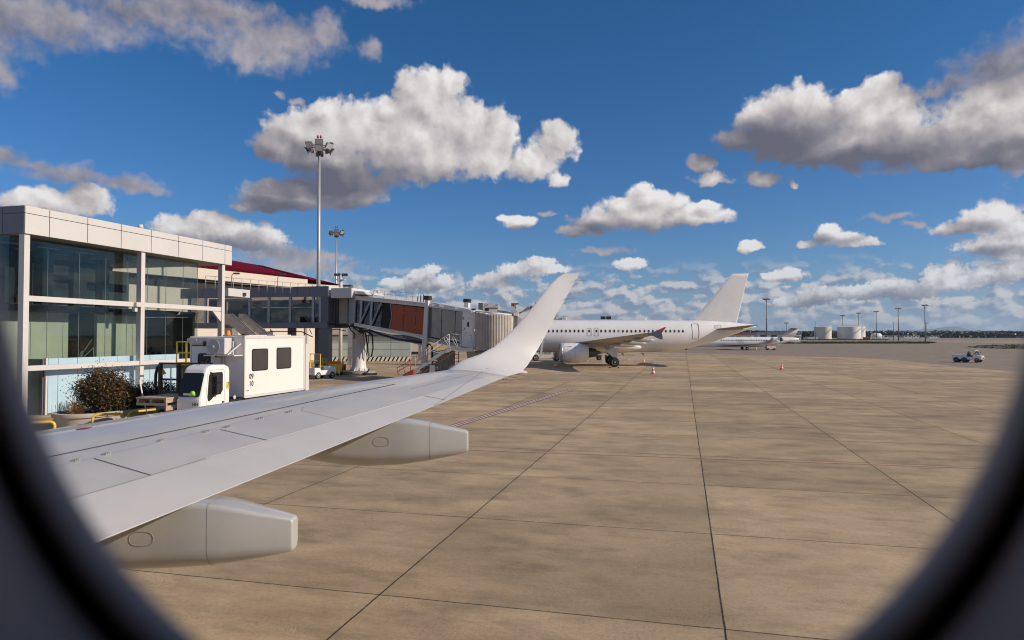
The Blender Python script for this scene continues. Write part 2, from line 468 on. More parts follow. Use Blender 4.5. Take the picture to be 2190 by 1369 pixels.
mat('galvanised', (0.42, 0.43, 0.44), 0.45, metal=0.4, var=0.1, vscale=4)
mat('panel_white', (0.60, 0.575, 0.555), 0.42, var=0.02, vscale=0.4, streak=0.06, dcol=(0.5, 0.46, 0.42))
mat('trim_white', (0.62, 0.59, 0.57), 0.45, var=0.03, streak=0.10, dcol=(0.42, 0.38, 0.34))
mat('shade_side_grey', (0.17, 0.175, 0.20), 0.42, metal=0.1, var=0.06, vscale=0.5, streak=0.08, dcol=(0.10, 0.09, 0.08))  # grey with the shade of faces turned from the sun put in
mat('soffit', (0.30, 0.29, 0.28), 0.7)
mat('concrete_wall', (0.80, 0.77, 0.66), 0.85, var=0.07, vscale=0.7, dirt=0.2, dcol=(0.45, 0.43, 0.36), streak=0.15, bump=0.15)
mat('concrete_old', (0.27, 0.25, 0.23), 0.9, var=0.15, vscale=2, dirt=0.4, streak=0.3, bump=0.3)
mat('beige_wall', (0.62, 0.55, 0.47), 0.8, var=0.04, vscale=0.3, streak=0.15, dcol=(0.4, 0.35, 0.3))
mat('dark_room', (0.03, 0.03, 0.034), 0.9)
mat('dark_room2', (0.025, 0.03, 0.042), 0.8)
mat('truck_white', (0.80, 0.77, 0.73), 0.35, var=0.02, vscale=0.8, coat=0.4, streak=0.05, dcol=(0.5, 0.46, 0.42))
mat('cab_white', (0.82, 0.80, 0.77), 0.32, var=0.02, coat=0.25)
mat('windscreen_black', (0.012, 0.013, 0.014), 0.35, spec=0.35)
mat('barrier_cream', (0.90, 0.84, 0.66), 0.6, var=0.05)
mat('safety_yellow', (0.85, 0.55, 0.03), 0.4, var=0.08, dirt=0.15)
mat('pipe_yellow', (0.72, 0.50, 0.05), 0.4, var=0.08, dirt=0.2, dcol=(0.35, 0.25, 0.08))
mat('amber', (0.75, 0.25, 0.02), 0.3)
mat('cone_orange', (0.80, 0.10, 0.03), 0.5, var=0.08, dirt=0.1)
mat('cone_white', (0.78, 0.76, 0.72), 0.5)
mat('red_paint', (0.30, 0.035, 0.025), 0.5, var=0.12, dirt=0.25)
mat('tread_red', (0.20, 0.07, 0.055), 0.7, var=0.15, dirt=0.3)
mat('orange_stripe', (0.95, 0.17, 0.02), 0.5)
mat('panel_rust', (0.36, 0.088, 0.036), 0.5, spec=0.25, var=0.08, vscale=0.6, coat=0.0, streak=0.10, dcol=(0.1, 0.04, 0.03))
mat('panel_taupe', (0.30, 0.275, 0.24), 0.28, var=0.07, vscale=0.8, coat=0.3, streak=0.22, dcol=(0.18, 0.165, 0.145))
mat('bellows', (0.46, 0.42, 0.375), 0.65, var=0.10, vscale=1.2, dirt=0.25, dcol=(0.2, 0.17, 0.14))
mat('bridge_white', (0.68, 0.66, 0.63), 0.4, var=0.04, dirt=0.12, dcol=(0.45, 0.42, 0.38), streak=0.12)
mat('bridge_grey', (0.36, 0.38, 0.41), 0.4, metal=0.1, var=0.05, dirt=0.1, streak=0.12)
mat('maroon_roof', (0.14, 0.003, 0.014), 0.9, spec=0.08, var=0.1, vscale=0.6)
mat('green_glass', (0.50, 0.58, 0.53), 0.35, var=0.06, vscale=0.3, coat=0.3, streak=0.12, dcol=(0.25, 0.3, 0.27))
mat('blue_panel', (0.42, 0.58, 0.68), 0.30, var=0.06, vscale=0.6, coat=0.4, streak=0.12, dcol=(0.33, 0.43, 0.48))
mat('planter', (0.50, 0.43, 0.37), 0.85, var=0.06, vscale=2, dirt=0.2, dcol=(0.33, 0.28, 0.24), bump=0.2)
mat('soil', (0.09, 0.06, 0.04), 0.95)
mat('bark', (0.09, 0.065, 0.045), 0.9)
mat('wood', (0.45, 0.34, 0.24), 0.8, var=0.15, vscale=5)
mat('tank_cream', (0.66, 0.60, 0.50), 0.5, var=0.05, vscale=0.15, streak=0.0)
mat('tank_white', (0.70, 0.68, 0.65), 0.5, var=0.05, vscale=0.15)
mat('mast_grey', (0.42, 0.43, 0.44), 0.4, metal=0.3, var=0.08, vscale=0.5)
mat('mast_far', (0.20, 0.20, 0.21), 0.5)
mat('lamp_glass', (0.45, 0.47, 0.48), 0.15, coat=0.5)
mat('cabin_plastic', (0.58, 0.45, 0.375), 0.6, var=0.04, vscale=8, bump=0.1, bscale=400)
mat('cabin_seal', (0.46, 0.38, 0.34), 0.5, var=0.04)
mat('cabin_dark', (0.14, 0.11, 0.10), 0.6)
mat('hivis', (0.35, 0.85, 0.08), 0.6)
mat('blue_paint', (0.04, 0.22, 0.42), 0.4)
mat('winglet_red', (0.45, 0.05, 0.06), 0.4)
mat('winglet_grey', (0.10, 0.10, 0.13), 0.4)
mat('dark_brown', (0.05, 0.04, 0.035), 0.6)
mat('far_green', (0.045, 0.06, 0.028), 0.9, var=0.5, vscale=0.05)
mat('cable', (0.015, 0.015, 0.015), 0.5)
glass('glass_green', (0.74, 0.79, 0.76), 0.0, 0.14)
glass('glass_dark', (0.20, 0.22, 0.25), 0.10)
glass('glass_corridor', (0.50, 0.48, 0.45), 0.10)
glass('glass_truck', (0.25, 0.24, 0.24), 0.06)
m = bpy.data.materials.new('clear_pane'); m.use_nodes = True
m.node_tree.nodes.remove(m.node_tree.nodes['Principled BSDF'])
_t = m.node_tree.nodes.new('ShaderNodeBsdfTransparent'); _t.inputs[0].default_value = (1, 1, 1, 1)
m.node_tree.links.new(_t.outputs[0], m.node_tree.nodes['Material Output'].inputs[0]); MAT['clear_pane'] = m

# ------------------------------------------------------------------ ground
def sheet(name, pts, z, material, kind='structure', sub=1):
    b = MB(); b.add([(p[0], p[1], z) for p in pts], [tuple(range(len(pts)))], False)
    o = b.build(name, material, recalc=False)
    me = o.data
    if me.polygons[0].normal.z < 0:
        me.flip_normals()
    return tag(o, kind=kind)
def pave_material(name, joints, base, alt, dark, pit=0.5, jw=0.019):
    m = bpy.data.materials.new(name); m.use_nodes = True
    t = NT(m.node_tree); bs = t.n['Principled BSDF']
    pos = t.node('ShaderNodeNewGeometry').outputs['Position']
    a = t.vmath('DOT_PRODUCT', pos, tuple(D2)); b = t.vmath('DOT_PRODUCT', pos, tuple(D1))
    cm = t.node('ShaderNodeCombineXYZ'); t.l.new(a, cm.inputs[0]); t.l.new(b, cm.inputs[1]); g = cm.outputs[0]
    # large stains dragged along the taxi direction, mid mottling, fine grain
    big = t.noise(t.vmath('MULTIPLY', g, (0.35, 1.0, 1)), 0.16, 7.0, 0.62)
    mid = t.noise(t.vmath('MULTIPLY', g, (0.45, 1.0, 1)), 1.1, 9.0, 0.68)
    fine = t.noise(g, 14.0, 6.0, 0.75)
    c = t.mix(t.ramp(big, 0.32, 0.68), base, alt)
    c = t.mix(t.math('MULTIPLY', t.ramp(mid, 0.47, 0.70), 0.62), c, dark)
    strk = t.noise(t.vmath('MULTIPLY', g, (0.12, 1.6, 1)), 0.5, 8.0, 0.66)
    c = t.mix(t.math('MULTIPLY', t.ramp(strk, 0.50, 0.72), 0.38), c, dark)
    pit_ = t.math('MULTIPLY', t.ramp(t.noise(g, 26.0, 4.0, 0.75), 0.52, 0.66), t.ramp(t.noise(g, 0.8, 7.0, 0.66), 0.44, 0.62))
    c = t.mix(t.math('MULTIPLY', pit_, 0.62), c, tuple(x * .42 for x in dark[:3]) + (1,))
    pale = t.math('MULTIPLY', t.ramp(t.noise(t.vmath('ADD', g, (31.0, 9.0, 0)), 0.42, 9.0, 0.68), 0.54, 0.70), 0.45)
    c = t.mix(pale, c, tuple(min(1, x * 1.28) for x in base[:3]) + (1,))
    c = t.mix(t.math('MULTIPLY', t.ramp(mid, 0.47, 0.28), 0.42), c, tuple(min(1, x * 1.22) for x in base[:3]) + (1,))
    c = t.mix(t.math('MULTIPLY', t.ramp(fine, 0.40, 0.75), 0.34), c, tuple(x * .72 for x in dark[:3]) + (1,))
    mot = t.noise(t.vmath('MULTIPLY', g, (0.6, 1.0, 1)), 0.55, 10.0, 0.70)
    c = t.vmath('SCALE', c); t.l.new(t.ramp(mot, 0.32, 0.68, 0.74, 1.20, smooth=False), c.node.inputs['Scale'])
    if joints:
        ja = t.math('ADD', t.math('DIVIDE', t.math('SUBTRACT', a, 0.5), 4.88), 500.5)
        jb = t.math('ADD', t.math('DIVIDE', t.math('SUBTRACT', b, 9.40), 4.42), 500.5)
        fa = t.math('FRACT', ja); fb = t.math('FRACT', jb)
        ca = t.math('FLOOR', t.math('ADD', ja, 0.5)); cb = t.math('FLOOR', t.math('ADD', jb, 0.5))
        cc = t.node('ShaderNodeCombineXYZ'); t.l.new(ca, cc.inputs[0]); t.l.new(cb, cc.inputs[1])
        wn = t.node('ShaderNodeTexWhiteNoise', noise_dimensions='2D'); t.l.new(cc.outputs[0], wn.inputs['Vector'])
        # each slab was poured a little lighter or darker
        tone = t.math('ADD', 0.865, t.math('MULTIPLY', wn.outputs['Value'], 0.27))
        c = t.vmath('SCALE', c); t.l.new(tone, c.node.inputs['Scale'])
        warp = t.math('MULTIPLY', t.math('SUBTRACT', t.noise(g, 1.3, 4.0, 0.6), 0.5), 0.030)
        da = t.math('ABSOLUTE', t.math('ADD', t.math('MULTIPLY', t.math('SUBTRACT', fa, 0.5), 4.88), warp))
        db = t.math('ABSOLUTE', t.math('ADD', t.math('MULTIPLY', t.math('SUBTRACT', fb, 0.5), 4.42), warp))
        brk = t.ramp(t.noise(g, 3.0, 6.0, 0.7), 0.30, 0.48, 0.55, 1.0)
        la = t.math('MULTIPLY', t.ramp(da, jw, jw * 0.45), brk)
        lb = t.math('MULTIPLY', t.math('MULTIPLY', t.ramp(db, jw * 1.05, jw * 0.4), brk), 0.95)
        soil = t.math('MULTIPLY', t.ramp(t.math('MINIMUM', da, db), 0.35, 0.0), t.ramp(mid, 0.4, 0.62))
        c = t.mix(t.math('MULTIPLY', soil, 0.30), c, dark)
        c = t.mix(t.math('MAXIMUM', la, lb), c, (0.035, 0.03, 0.028, 1))
        # rust and oil spots
        v = t.voro(g, 0.28, 0.0, 'F1')
        rust = t.math('MULTIPLY', t.ramp(v, 0.16, 0.05), t.ramp(t.noise(g, 2.6, 6.0, 0.7), 0.55, 0.68))
        c = t.mix(t.math('MULTIPLY', rust, 0.55), c, (0.34, 0.15, 0.035, 1))
        v2 = t.voro(t.vmath('ADD', g, (13.3, 7.7, 0)), 0.17, 0.0, 'F1')
        oil = t.math('MULTIPLY', t.ramp(v2, 0.20, 0.03), t.ramp(t.noise(g, 3.4, 7.0, 0.72), 0.48, 0.64))
        c = t.mix(t.math('MULTIPLY', oil, 0.5), c, (0.06, 0.05, 0.045, 1))
    t.l.new(c, bs.inputs['Base Color'])
    bs.inputs['Roughness'].default_value = 0.86
    bs.inputs['Specular IOR Level'].default_value = 0.25
    bp = t.node('ShaderNodeBump'); bp.inputs['Strength'].default_value = pit; bp.inputs['Distance'].default_value = 0.012
    h = t.math('ADD', fine, t.math('MULTIPLY', t.noise(g, 60.0, 3.0, 0.7), 0.8))
    t.l.new(h, bp.inputs['Height']); t.l.new(bp.outputs[0], bs.inputs['Normal'])
    return m
M_CONC = pave_material('apron_concrete', True, (0.565, 0.412, 0.252, 1), (0.455, 0.338, 0.212, 1), (0.245, 0.182, 0.118, 1))
M_ASPH = pave_material('asphalt', False, (0.31, 0.248, 0.186, 1), (0.36, 0.285, 0.212, 1), (0.22, 0.18, 0.14, 1), 0.3)
def far_mat(name, c1, c2, sc):
    m = bpy.data.materials.new(name); m.use_nodes = True
    t = NT(m.node_tree); bs = t.n['Principled BSDF']
    pos = t.node('ShaderNodeNewGeometry').outputs['Position']
    n = t.noise(t.vmath('MULTIPLY', pos, (0.3, 1, 1)), sc, 8.0, 0.65)
    t.l.new(t.mix(t.ramp(n, 0.35, 0.65), c1, c2), bs.inputs['Base Color'])
    bs.inputs['Roughness'].default_value = 0.95
    MAT[name] = m
    return m
far_mat('grass_mat', (0.085, 0.085, 0.022, 1), (0.050, 0.055, 0.016, 1), 0.25)
far_mat('dry_field', (0.15, 0.115, 0.07, 1), (0.085, 0.08, 0.045, 1), 0.012)
far_mat('runway_mat', (0.30, 0.245, 0.19, 1), (0.25, 0.205, 0.16, 1), 0.02)
def gp(pts): return [G(x, y) for x, y in pts]
sheet('ground', [(-9000, -3000), (9000, -3000), (9000, 20000), (-9000, 20000)], 0.0, M_CONC)
sheet('taxiway', gp([(1230, 751), (1400, 753), (1620, 760), (1802, 764), (1880, 767), (2010, 780), (2167, 795), (2500, 826),
                     (2500, 736), (1990, 731.6), (1700, 732), (1640, 741), (1450, 742), (1230, 741)]), 0.004, M_ASPH)
sheet('field', [(-9000, 960), (9000, 960), (9000, 19000), (-9000, 19000)], 0.004, MAT['dry_field'])
sheet('runway', [(110, 455), (2000, 455), (2000, 900), (110, 900)], 0.008, MAT['runway_mat'])
def grass_patch(pts, dens, hgt, name='grass'):
    """turf: a sheet with short blades over it, one object"""
    b = MB(); g = gp(pts); b.add([(p.x, p.y, 0.012) for p in g], [tuple(range(len(g)))], False)
    xs = [p.x for p in g]; ys = [p.y for p in g]; rnd = random.Random(3)
    def inside(x, y):
        c = False; n = len(g)
        for i in range(n):
            p, q = g[i], g[(i + 1) % n]
            if (p.y > y) != (q.y > y) and x < (q.x - p.x) * (y - p.y) / (q.y - p.y) + p.x: c = not c
        return c
    for _ in range(dens):
        x, y = rnd.uniform(min(xs), max(xs)), rnd.uniform(min(ys), max(ys))
        if not inside(x, y): continue
        w = rnd.uniform(.3, .9); h = rnd.uniform(.4, 1) * hgt; a = rnd.uniform(0, 3.14)
        dx, dy = math.cos(a) * w, math.sin(a) * w
        b.add([(x - dx, y - dy, 0), (x + dx, y + dy, 0), (x + dx * .3, y + dy * .3, h), (x - dx * .4, y - dy * .4, h * .9)], [(0, 1, 2, 3)], False)
    o = b.build(name, MAT['grass_mat'], recalc=False)
    return tag(o, kind='stuff')
grass_patch([(1655, 731.0), (1990, 731.0), (2004, 733), (1985, 735.0), (1655, 735.3)], 5000, 0.35)
grass_patch([(2058, 742.6), (2110, 738.0), (2300, 734.5), (2500, 734), (2500, 752), (2300, 749.5), (2130, 746)], 3500, 0.25)
# painted lines on the apron
mat('paint_white', (0.62, 0.50, 0.45), 0.7, var=0.15, vscale=3, dirt=0.45, dcol=(0.3, 0.22, 0.17))
mat('paint_darkred', (0.17, 0.05, 0.04), 0.7, var=0.2, vscale=3, dirt=0.3)
mat('paint_pink', (0.50, 0.31, 0.205), 0.8, var=0.10, vscale=2, dirt=0.9, dcol=(0.47, 0.35, 0.23))
mat('paint_yellow', (0.42, 0.30, 0.13), 0.8, var=0.15, vscale=2, dirt=0.6, dcol=(0.24, 0.18, 0.13))
mat('paint_faint', (0.33, 0.27, 0.22), 0.8, var=0.1, vscale=2, dirt=0.6, dcol=(0.24, 0.18, 0.13))
def stripe(name, p, q, w, z, m, off=0.0, group=None, label=None):
    p, q = G(*p), G(*q); d = (q - p).normalized(); n = Vector((-d.y, d.x, 0))
    a, b_ = p + n * off, q + n * off
    return [a - n * w / 2, b_ - n * w / 2, b_ + n * w / 2, a + n * w / 2]
def lines(name, quads, z, m):
    b = MB()
    for q in quads: b.add([(v[0], v[1], z) for v in q], [(0, 1, 2, 3)], False)
    o = b.build(name, m, recalc=False)
    return tag(o, kind='structure')
A_, B_ = (940, 921), (1226, 832)
lines('road_marking', [stripe('', A_, B_, 0.07, 0, None, o) for o in (-0.22, 0.0, 0.22)], 0.008, MAT['paint_darkred'])
lines('road_marking', [stripe('', A_, B_, 0.13, 0, None, o) for o in (-0.11, 0.11)], 0.008, MAT['paint_white'])
lines('road_marking', [stripe('', (990, 962), (2160, 1004), 0.16, 0, None), stripe('', (1160, 872), (2050, 858), 0.10, 0, None)], 0.008, MAT['paint_pink'])
lines('road_marking', [stripe('', (985, 846), (1195, 832), 0.12, 0, None), stripe('', (1195, 832), (1290, 838), 0.1, 0, None)], 0.009, MAT['paint_yellow'])
lines('road_marking', [stripe('', (1240, 797), (1265, 805), 0.12, 0, None), stripe('', (1265, 805), (1420, 800), 0.1, 0, None), stripe('', (1440, 771), (1790, 777), 0.12, 0, None)], 0.009, MAT['paint_faint'])
lines('road_marking', [stripe('', (1700, 739), (1925, 762), 0.5, 0, None), stripe('', (1690, 746), (1735, 750), 0.4, 0, None),
                       stripe('', (1650, 756), (1710, 753), 0.3, 0, None), stripe('', (1940, 757), (2170, 778), 0.3, 0, None)], 0.012, MAT['runway_mat'])

# ------------------------------------------------------------------ our own aircraft: wing, winglet, fairings, cabin window
plane = thing('passenger_jet', 'white jet whose wing and upswept winglet stretch out below the blurred dark cabin window', 'airliner', (0, 0, 0))
def foil(le, te, thick, nrm, n=14, camber=0.012, c0=0.0, c1=1.0):
    """ring of points round an aerofoil between chord fractions; nrm is the upward thickness direction"""
    le, te, nrm = Vector(le), Vector(te), Vector(nrm)
    up, lo = [], []
    ch = (te - le).length
    for i in range(n + 1):
        u = c0 + (c1 - c0) * (0.5 - 0.5 * math.cos(math.pi * i / n))
        y = 5 * (0.2969 * math.sqrt(max(u, 0)) - 0.1260 * u - 0.3516 * u * u + 0.2843 * u ** 3 - 0.1030 * u ** 4)
        cm = camber * 4 * u * (1 - u)
        up.append(le + (te - le) * u + nrm * ((y * thick + cm) * ch))
        lo.append(le + (te - le) * u + nrm * ((-y * thick * 0.8 + cm) * ch))
    return up, lo
def wLE(Y):
    x = -1.955 + 0.885 * (Y - 10.98)
    return Vector((x, Y, 2.02 + 0.1 * Y - 0.019 * max(0, 10.4 - Y)))
def wTE(Y):
    return Vector((-2.82 + 0.388 * (Y - 4.77), Y, 1.945 + 0.1 * Y))
WN = Vector((0.0, -0.1, 1.0)).normalized()
def wing_surface(c0, c1, Y0, Y1, n=14, lift=0.0, steps=14):
    rings = []
    for k in range(steps + 1):
        Y = Y0 + (Y1 - Y0) * k / steps
        th = 0.125 - 0.035 * (Y - 1) / 11
        up, lo = foil(wLE(Y), wTE(Y), th, WN, n, 0.012, c0, c1)
        rings.append([p + WN * lift for p in up] + [p for p in reversed(lo)])
    return rings
b = MB(); b.smooth = True
b.loft(wing_surface(0.0, 1.0, 0.2, 11.9, 30, steps=24))
for i_, f_ in enumerate(b.f):
    if len(f_) == 4:
        c_ = sum((Vector(b.v[k]) for k in f_), Vector()) / 4
        u_ = (c_.x - wLE(c_.y).x) / (wTE(c_.y).x - wLE(c_.y).x)
        if u_ > .845: b.m[i_] = 1
wing = b.build('wing', [MAT['wing_grey'], MAT['flap_sunlit_grey']], plane)
from mathutils.bvhtree import BVHTree
bvh = BVHTree.FromPolygons([tuple(v.co) for v in wing.data.vertices], [tuple(p.vertices) for p in wing.data.polygons])
def onw(px, py, lift=0.003):
    d = ray(px, py).normalized()
    h = bvh.ray_cast(EYE, d)
    if h[0] is None:
        h = (bvh.find_nearest(EYE + ray(px, py) * 9.0)[0], WN, 0, 0)
    n = h[1] if h[1].z > 0 else -h[1]
    return h[0] + n * lift, n
def seam(b, pts, w, lift=0.003, sub=14):
    """a thin strip laid on the wing skin along photo-traced points"""
    P2 = []
    for (x0, y0), (x1, y1) in zip(pts[:-1], pts[1:]):
        for k in range(sub): P2.append((x0 + (x1 - x0) * k / sub, y0 + (y1 - y0) * k / sub))
    P2.append(pts[-1])
    W = [onw(x, y, lift) for x, y in P2]
    vs, fs = [], []
    for i, (p, n) in enumerate(W):
        d = (W[min(i + 1, len(W) - 1)][0] - W[max(i - 1, 0)][0]).normalized()
        s = d.cross(n).normalized() * (w / 2)
        vs += [p - s, p + s]
        if i: fs.append((2 * i - 2, 2 * i - 1, 2 * i + 1, 2 * i))
    b.add(vs, fs, False)
b = MB()
seam(b, [(60, 988), (113, 976), (400, 916), (662, 860), (845, 822)], 0.020)
seam(b, [(845, 822), (790, 819)], 0.008)
seam(b, [(201, 981), (323, 1017)], 0.011); seam(b, [(471, 919), (574, 942.5)], 0.010)
seam(b, [(907, 847), (953, 856)], 0.010)
b.build('slat_gap', MAT['seam_dark'], wing, recalc=False)
b = MB()
seam(b, [(100, 1081), (160, 1065), (322, 1017), (440, 981)], 0.010)
seam(b, [(879, 832), (960, 812), (1052, 790)], 0.010)
seam(b, [(644, 878), (728, 898)], 0.006); seam(b, [(644, 878), (650, 871)], 0.006)
seam(b, [(955, 805), (985, 809)], 0.008)
seam(b, [(60, 1016), (126, 997), (613, 880), (700, 860)], 0.003)
b.build('panel_seam', MAT['seam_grey'], wing, recalc=False)
b = MB()
seam(b, [(440, 981), (574, 942), (728, 898), (906, 849)], 0.014)
b.build('panel_seam', MAT['seam_light'], wing, recalc=False)
# hinge fittings along the spoiler line
for px, py in ((162, 986), (228, 972), (345, 943), (441, 924), (486, 914), (556, 896), (618, 882)):
    b = MB()
    for k in (-1, 0, 1):
        p, n = onw(px + 4 * k, py - k * 1.0, 0.0)
        b.cbox(p + n * 0.006, (0.035, 0.02, 0.02))
    b.build('spoiler_hinge', MAT['galvanised'], wing)
# red stencil on the slat
b = MB()
for k in range(9):
    p, n = onw(171 + k * 2.5, 917.5 - k * .25, 0.002)
    b.cbox(p, (0.025, 0.10, 0.004))
b.build('red_marking', MAT['red_paint'], wing)
# winglet: sections from the wing tip up along the curved blend
secs = [((985, 772), 12.15, (1112, 797.5), 12.35, .08), ((1026, 758), 12.42, (1119, 791), 12.52, .075),
        ((1056, 742), 12.66, (1127, 783), 12.68, .07), ((1082, 720), 12.85, (1138, 766), 12.85, .07), ((1105, 697), 13.0, (1151, 746), 13.0, .07),
        ((1138, 658), 13.15, (1171, 709), 13.15, .07), ((1160, 630), 13.27, (1188, 674), 13.27, .07), ((1180, 606), 13.4, (1209, 640), 13.4, .065),
        ((1192, 594), 13.48, (1222, 615), 13.5, .055), ((1203, 587), 13.55, (1232, 598), 13.57, .045), ((1212, 584), 13.6, (1240, 583), 13.63, .03)]
LEs = [P(a[0], a[1], Ya) for a, Ya, c, Yc, th in secs]; TEs = [P(c[0], c[1], Yc) for a, Ya, c, Yc, th in secs]
rings = []
for Y_ in (11.80, 11.9):
    up, lo = foil(wLE(Y_), wTE(Y_), .125 - .035 * (Y_ - 1) / 11, WN, 14, .012)
    rings.append([p + WN * (.001 if Y_ < 11.85 else 0.002) for p in up] + [p - WN * .001 for p in reversed(lo)])
for i, sct in enumerate(secs):
    j0, j1 = max(i - 1, 0), min(i + 1, len(secs) - 1)
    span = ((LEs[j1] + TEs[j1]) - (LEs[j0] + TEs[j0])).normalized()
    nrm = (TEs[i] - LEs[i]).normalized().cross(span).normalized()
    if nrm.z < 0 and i < 3: nrm = -nrm
    if i >= 3 and nrm.y > 0: nrm = -nrm
    up, lo = foil(LEs[i], TEs[i], sct[4], nrm, 14, 0.0)
    rings.append(up + list(reversed(lo)))
b = MB(); b.smooth = True; b.loft(rings)
wl = b.build('winglet', MAT['winglet_white'], plane)
b = MB(); b.tube(P(1040, 789, 12.05), P(1070, 790, 12.3), .012, .034, 12); b.tube(P(1070, 790, 12.3), P(1124, 796.5, 12.75), .034, .030, 12)
b.tube(P(1124, 796.5, 12.75), P(1127, 797, 12.78), .024, .016, 12)
b.build('navigation_light', MAT['winglet_white'], wl)
def rod(b, x0, y0, x1, y1, Y, r=.0045, dy=0.35):
    b.tube(P(x0, y0, Y), P(x1, y1, Y + dy), r, r * .6, 5)
for (x0, y0, x1, y1, Y) in ((1230, 599, 1251, 600, 13.5), (1208, 639, 1230, 639.5, 13.35), (1158, 727, 1180, 727.5, 13.05)):
    b = MB(); rod(b, x0, y0, x1, y1, Y); b.build('static_wick', MAT['black'], wl)
for (x0, y0, x1, y1, Y) in ((1104, 800.5, 1123, 803, 12.3), (1090, 806, 1108, 808, 12.05), (1074, 812, 1096, 813.5, 11.8)):
    b = MB(); rod(b, x0, y0, x1, y1, Y, .0045, 0.1); b.build('static_wick', MAT['black'], wing)
# flap track fairings
def fairing(Ymid, wid, xs):
    """xs: list of (X, ztop, zbottom, width factor)"""
    rings = []
    n = 9
    for X, zt, zb, wf in xs:
        r = []; h = zt - zb; w = wid * wf / 2
        rad = min(w * 0.25, h * 0.12)
        # top corners lightly rounded, bottom well rounded
        prof = []
        for k in range(5):
            a = math.pi / 2 * k / 4
            prof.append((w - rad + rad * math.sin(a), zt - rad + rad * math.cos(a)))
        rb = min(w, h * 0.55)
        for k in range(n):
            a = math.pi / 2 * k / (n - 1)
            prof.append((w * (1 - 0.0) - (w - w * math.cos(a)), zb + rb - rb * math.sin(a)))
        full = prof + [(-y, z) for y, z in reversed(prof[:-1])]
        # full goes from top right, down, and back up the other side
        rings.append([Vector((X, Ymid - y, z)) for y, z in full])
    return rings
def end_cap(xs):
    X, zt, zb, wf = xs[-1]
    h = zt - zb
    return xs + [(X + .012, zt - .008, zb + .010, wf * .97), (X + .022, zt - .025, zb + .028, wf * .88)]
f1 = [(-5.3, 2.38, 2.33, .25), (-4.9, 2.44, 2.20, .55), (-4.4, 2.46, 2.05, .8), (-3.9, 2.47, 1.955, .95), (-3.4, 2.475, 1.925, 1.0), (-3.0, 2.478, 1.925, 1.0),
      (-2.62, 2.485, 1.945, 1.0), (-2.50, 2.497, 1.955, 1.0), (-2.3, 2.465, 1.975, .90), (-2.05, 2.405, 2.015, .70), (-1.80, 2.345, 2.065, .42)]
f2 = [(-3.6, 2.70, 2.64, .25), (-3.3, 2.73, 2.50, .5), (-2.9, 2.76, 2.36, .8), (-2.5, 2.79, 2.265, .95), (-2.1, 2.775, 2.205, 1.0), (-1.8, 2.778, 2.195, 1.0),
      (-1.45, 2.783, 2.21, 1.0), (-1.30, 2.79, 2.225, .99), (-1.1, 2.755, 2.255, .88), (-.85, 2.70, 2.30, .68), (-.57, 2.635, 2.365, .42)]
for Ym, wid, xs, seamx, ov, gapx in ((5.64, 0.36, f1, -2.43, (302, 1153), (425, 1077)), (8.62, 0.38, f2, -1.02, (815, 945), (850, 900))):
    b = MB(); b.loft(fairing(Ym, wid, end_cap(xs)))
    f = b.build('flap_track_fairing', MAT['fairing_paint'], plane, recalc=True)
    fb = BVHTree.FromPolygons([tuple(v.co) for v in f.data.vertices], [tuple(p.vertices) for p in f.data.polygons])
    b = MB()
    k0 = [i for i, q in enumerate(xs) if q[0] <= seamx][-1]
    u = (seamx - xs[k0][0]) / (xs[k0 + 1][0] - xs[k0][0])
    q = tuple(xs[k0][i] * (1 - u) + xs[k0 + 1][i] * u for i in range(4))
    rr = fairing(Ym, wid, [(seamx - .0025, q[1] + .001, q[2] - .001, q[3] * 1.005), (seamx + .0025, q[1] + .001, q[2] - .001, q[3] * 1.005)])
    b.loft(rr, False)
    b.build('panel_seam', MAT['fairing_seam'], f)
    # oval inspection hatch outline
    d = ray(*ov).normalized(); h = fb.ray_cast(EYE, d)[0] or (EYE + ray(*ov) * Ym)
    yy = h.y - .003; pts = []
    rx, rz = .095, .056
    for k in range(41):
        a = 2 * math.pi * k / 40
        x_ = abs(math.cos(a)) ** .75 * math.copysign(rx, math.cos(a)); z_ = abs(math.sin(a)) ** .75 * math.copysign(rz, math.sin(a))
        hh = fb.ray_cast(Vector((h.x + x_, yy - .5, h.z + z_)), Vector((0, 1, 0)))[0]
        pts.append(Vector((h.x + x_, (hh.y if hh else yy) - .0005, h.z + z_)))
    b = MB(); b.path(pts, 0.0028, 5); b.build('inspection_hatch', MAT['fairing_seam'], f)
# fuselage skin outside the cabin, with the window opening left free
WC = Vector((0.003, 0, 3.83 + 0.0922))
def sup(s, y, n=96):
    """window outline, s times the clear opening, at depth y (the opening flares outwards like a real reveal)"""
    k_ = y / .26
    a0, b0 = 0.2048 * k_, 0.2457 * k_
    cx, cz = .003 * k_, EYE.z + .0922 * k_
    r = []
    for k in range(n):
        a = 2 * math.pi * k / n
        c, sn = math.cos(a), math.sin(a)
        r.append(Vector((cx + math.copysign(abs(c) ** (2 / 2.2), c) * a0 * s, y, cz + math.copysign(abs(sn) ** (2 / 2.2), sn) * b0 * s)))
    return r
FR, FY, FZ = 1.62, -1.22, 3.32
def fus(x, a, r=1.0):
    return Vector((x, FY + FR * r * math.cos(a), FZ + FR * r * math.sin(a)))
xs_ = [-13, -10, -7, -4, -2, -1, -.6, -.44] + [-.40 + .02 * k for k in range(41)] + [.44, .6, 1, 2, 4, 7, 10]
as_ = [-math.pi + R(6) * k for k in range(28)] + [R(-8 + 1.0 * k) for k in range(54)] + [R(48 + 6 * k) for k in range(23)]
as_ = sorted(set(round(a, 5) for a in as_))
b = MB(); b.smooth = True; vs = []; fs = []
for x in xs_:
    for a in as_: vs.append(fus(x, a))
na = len(as_)
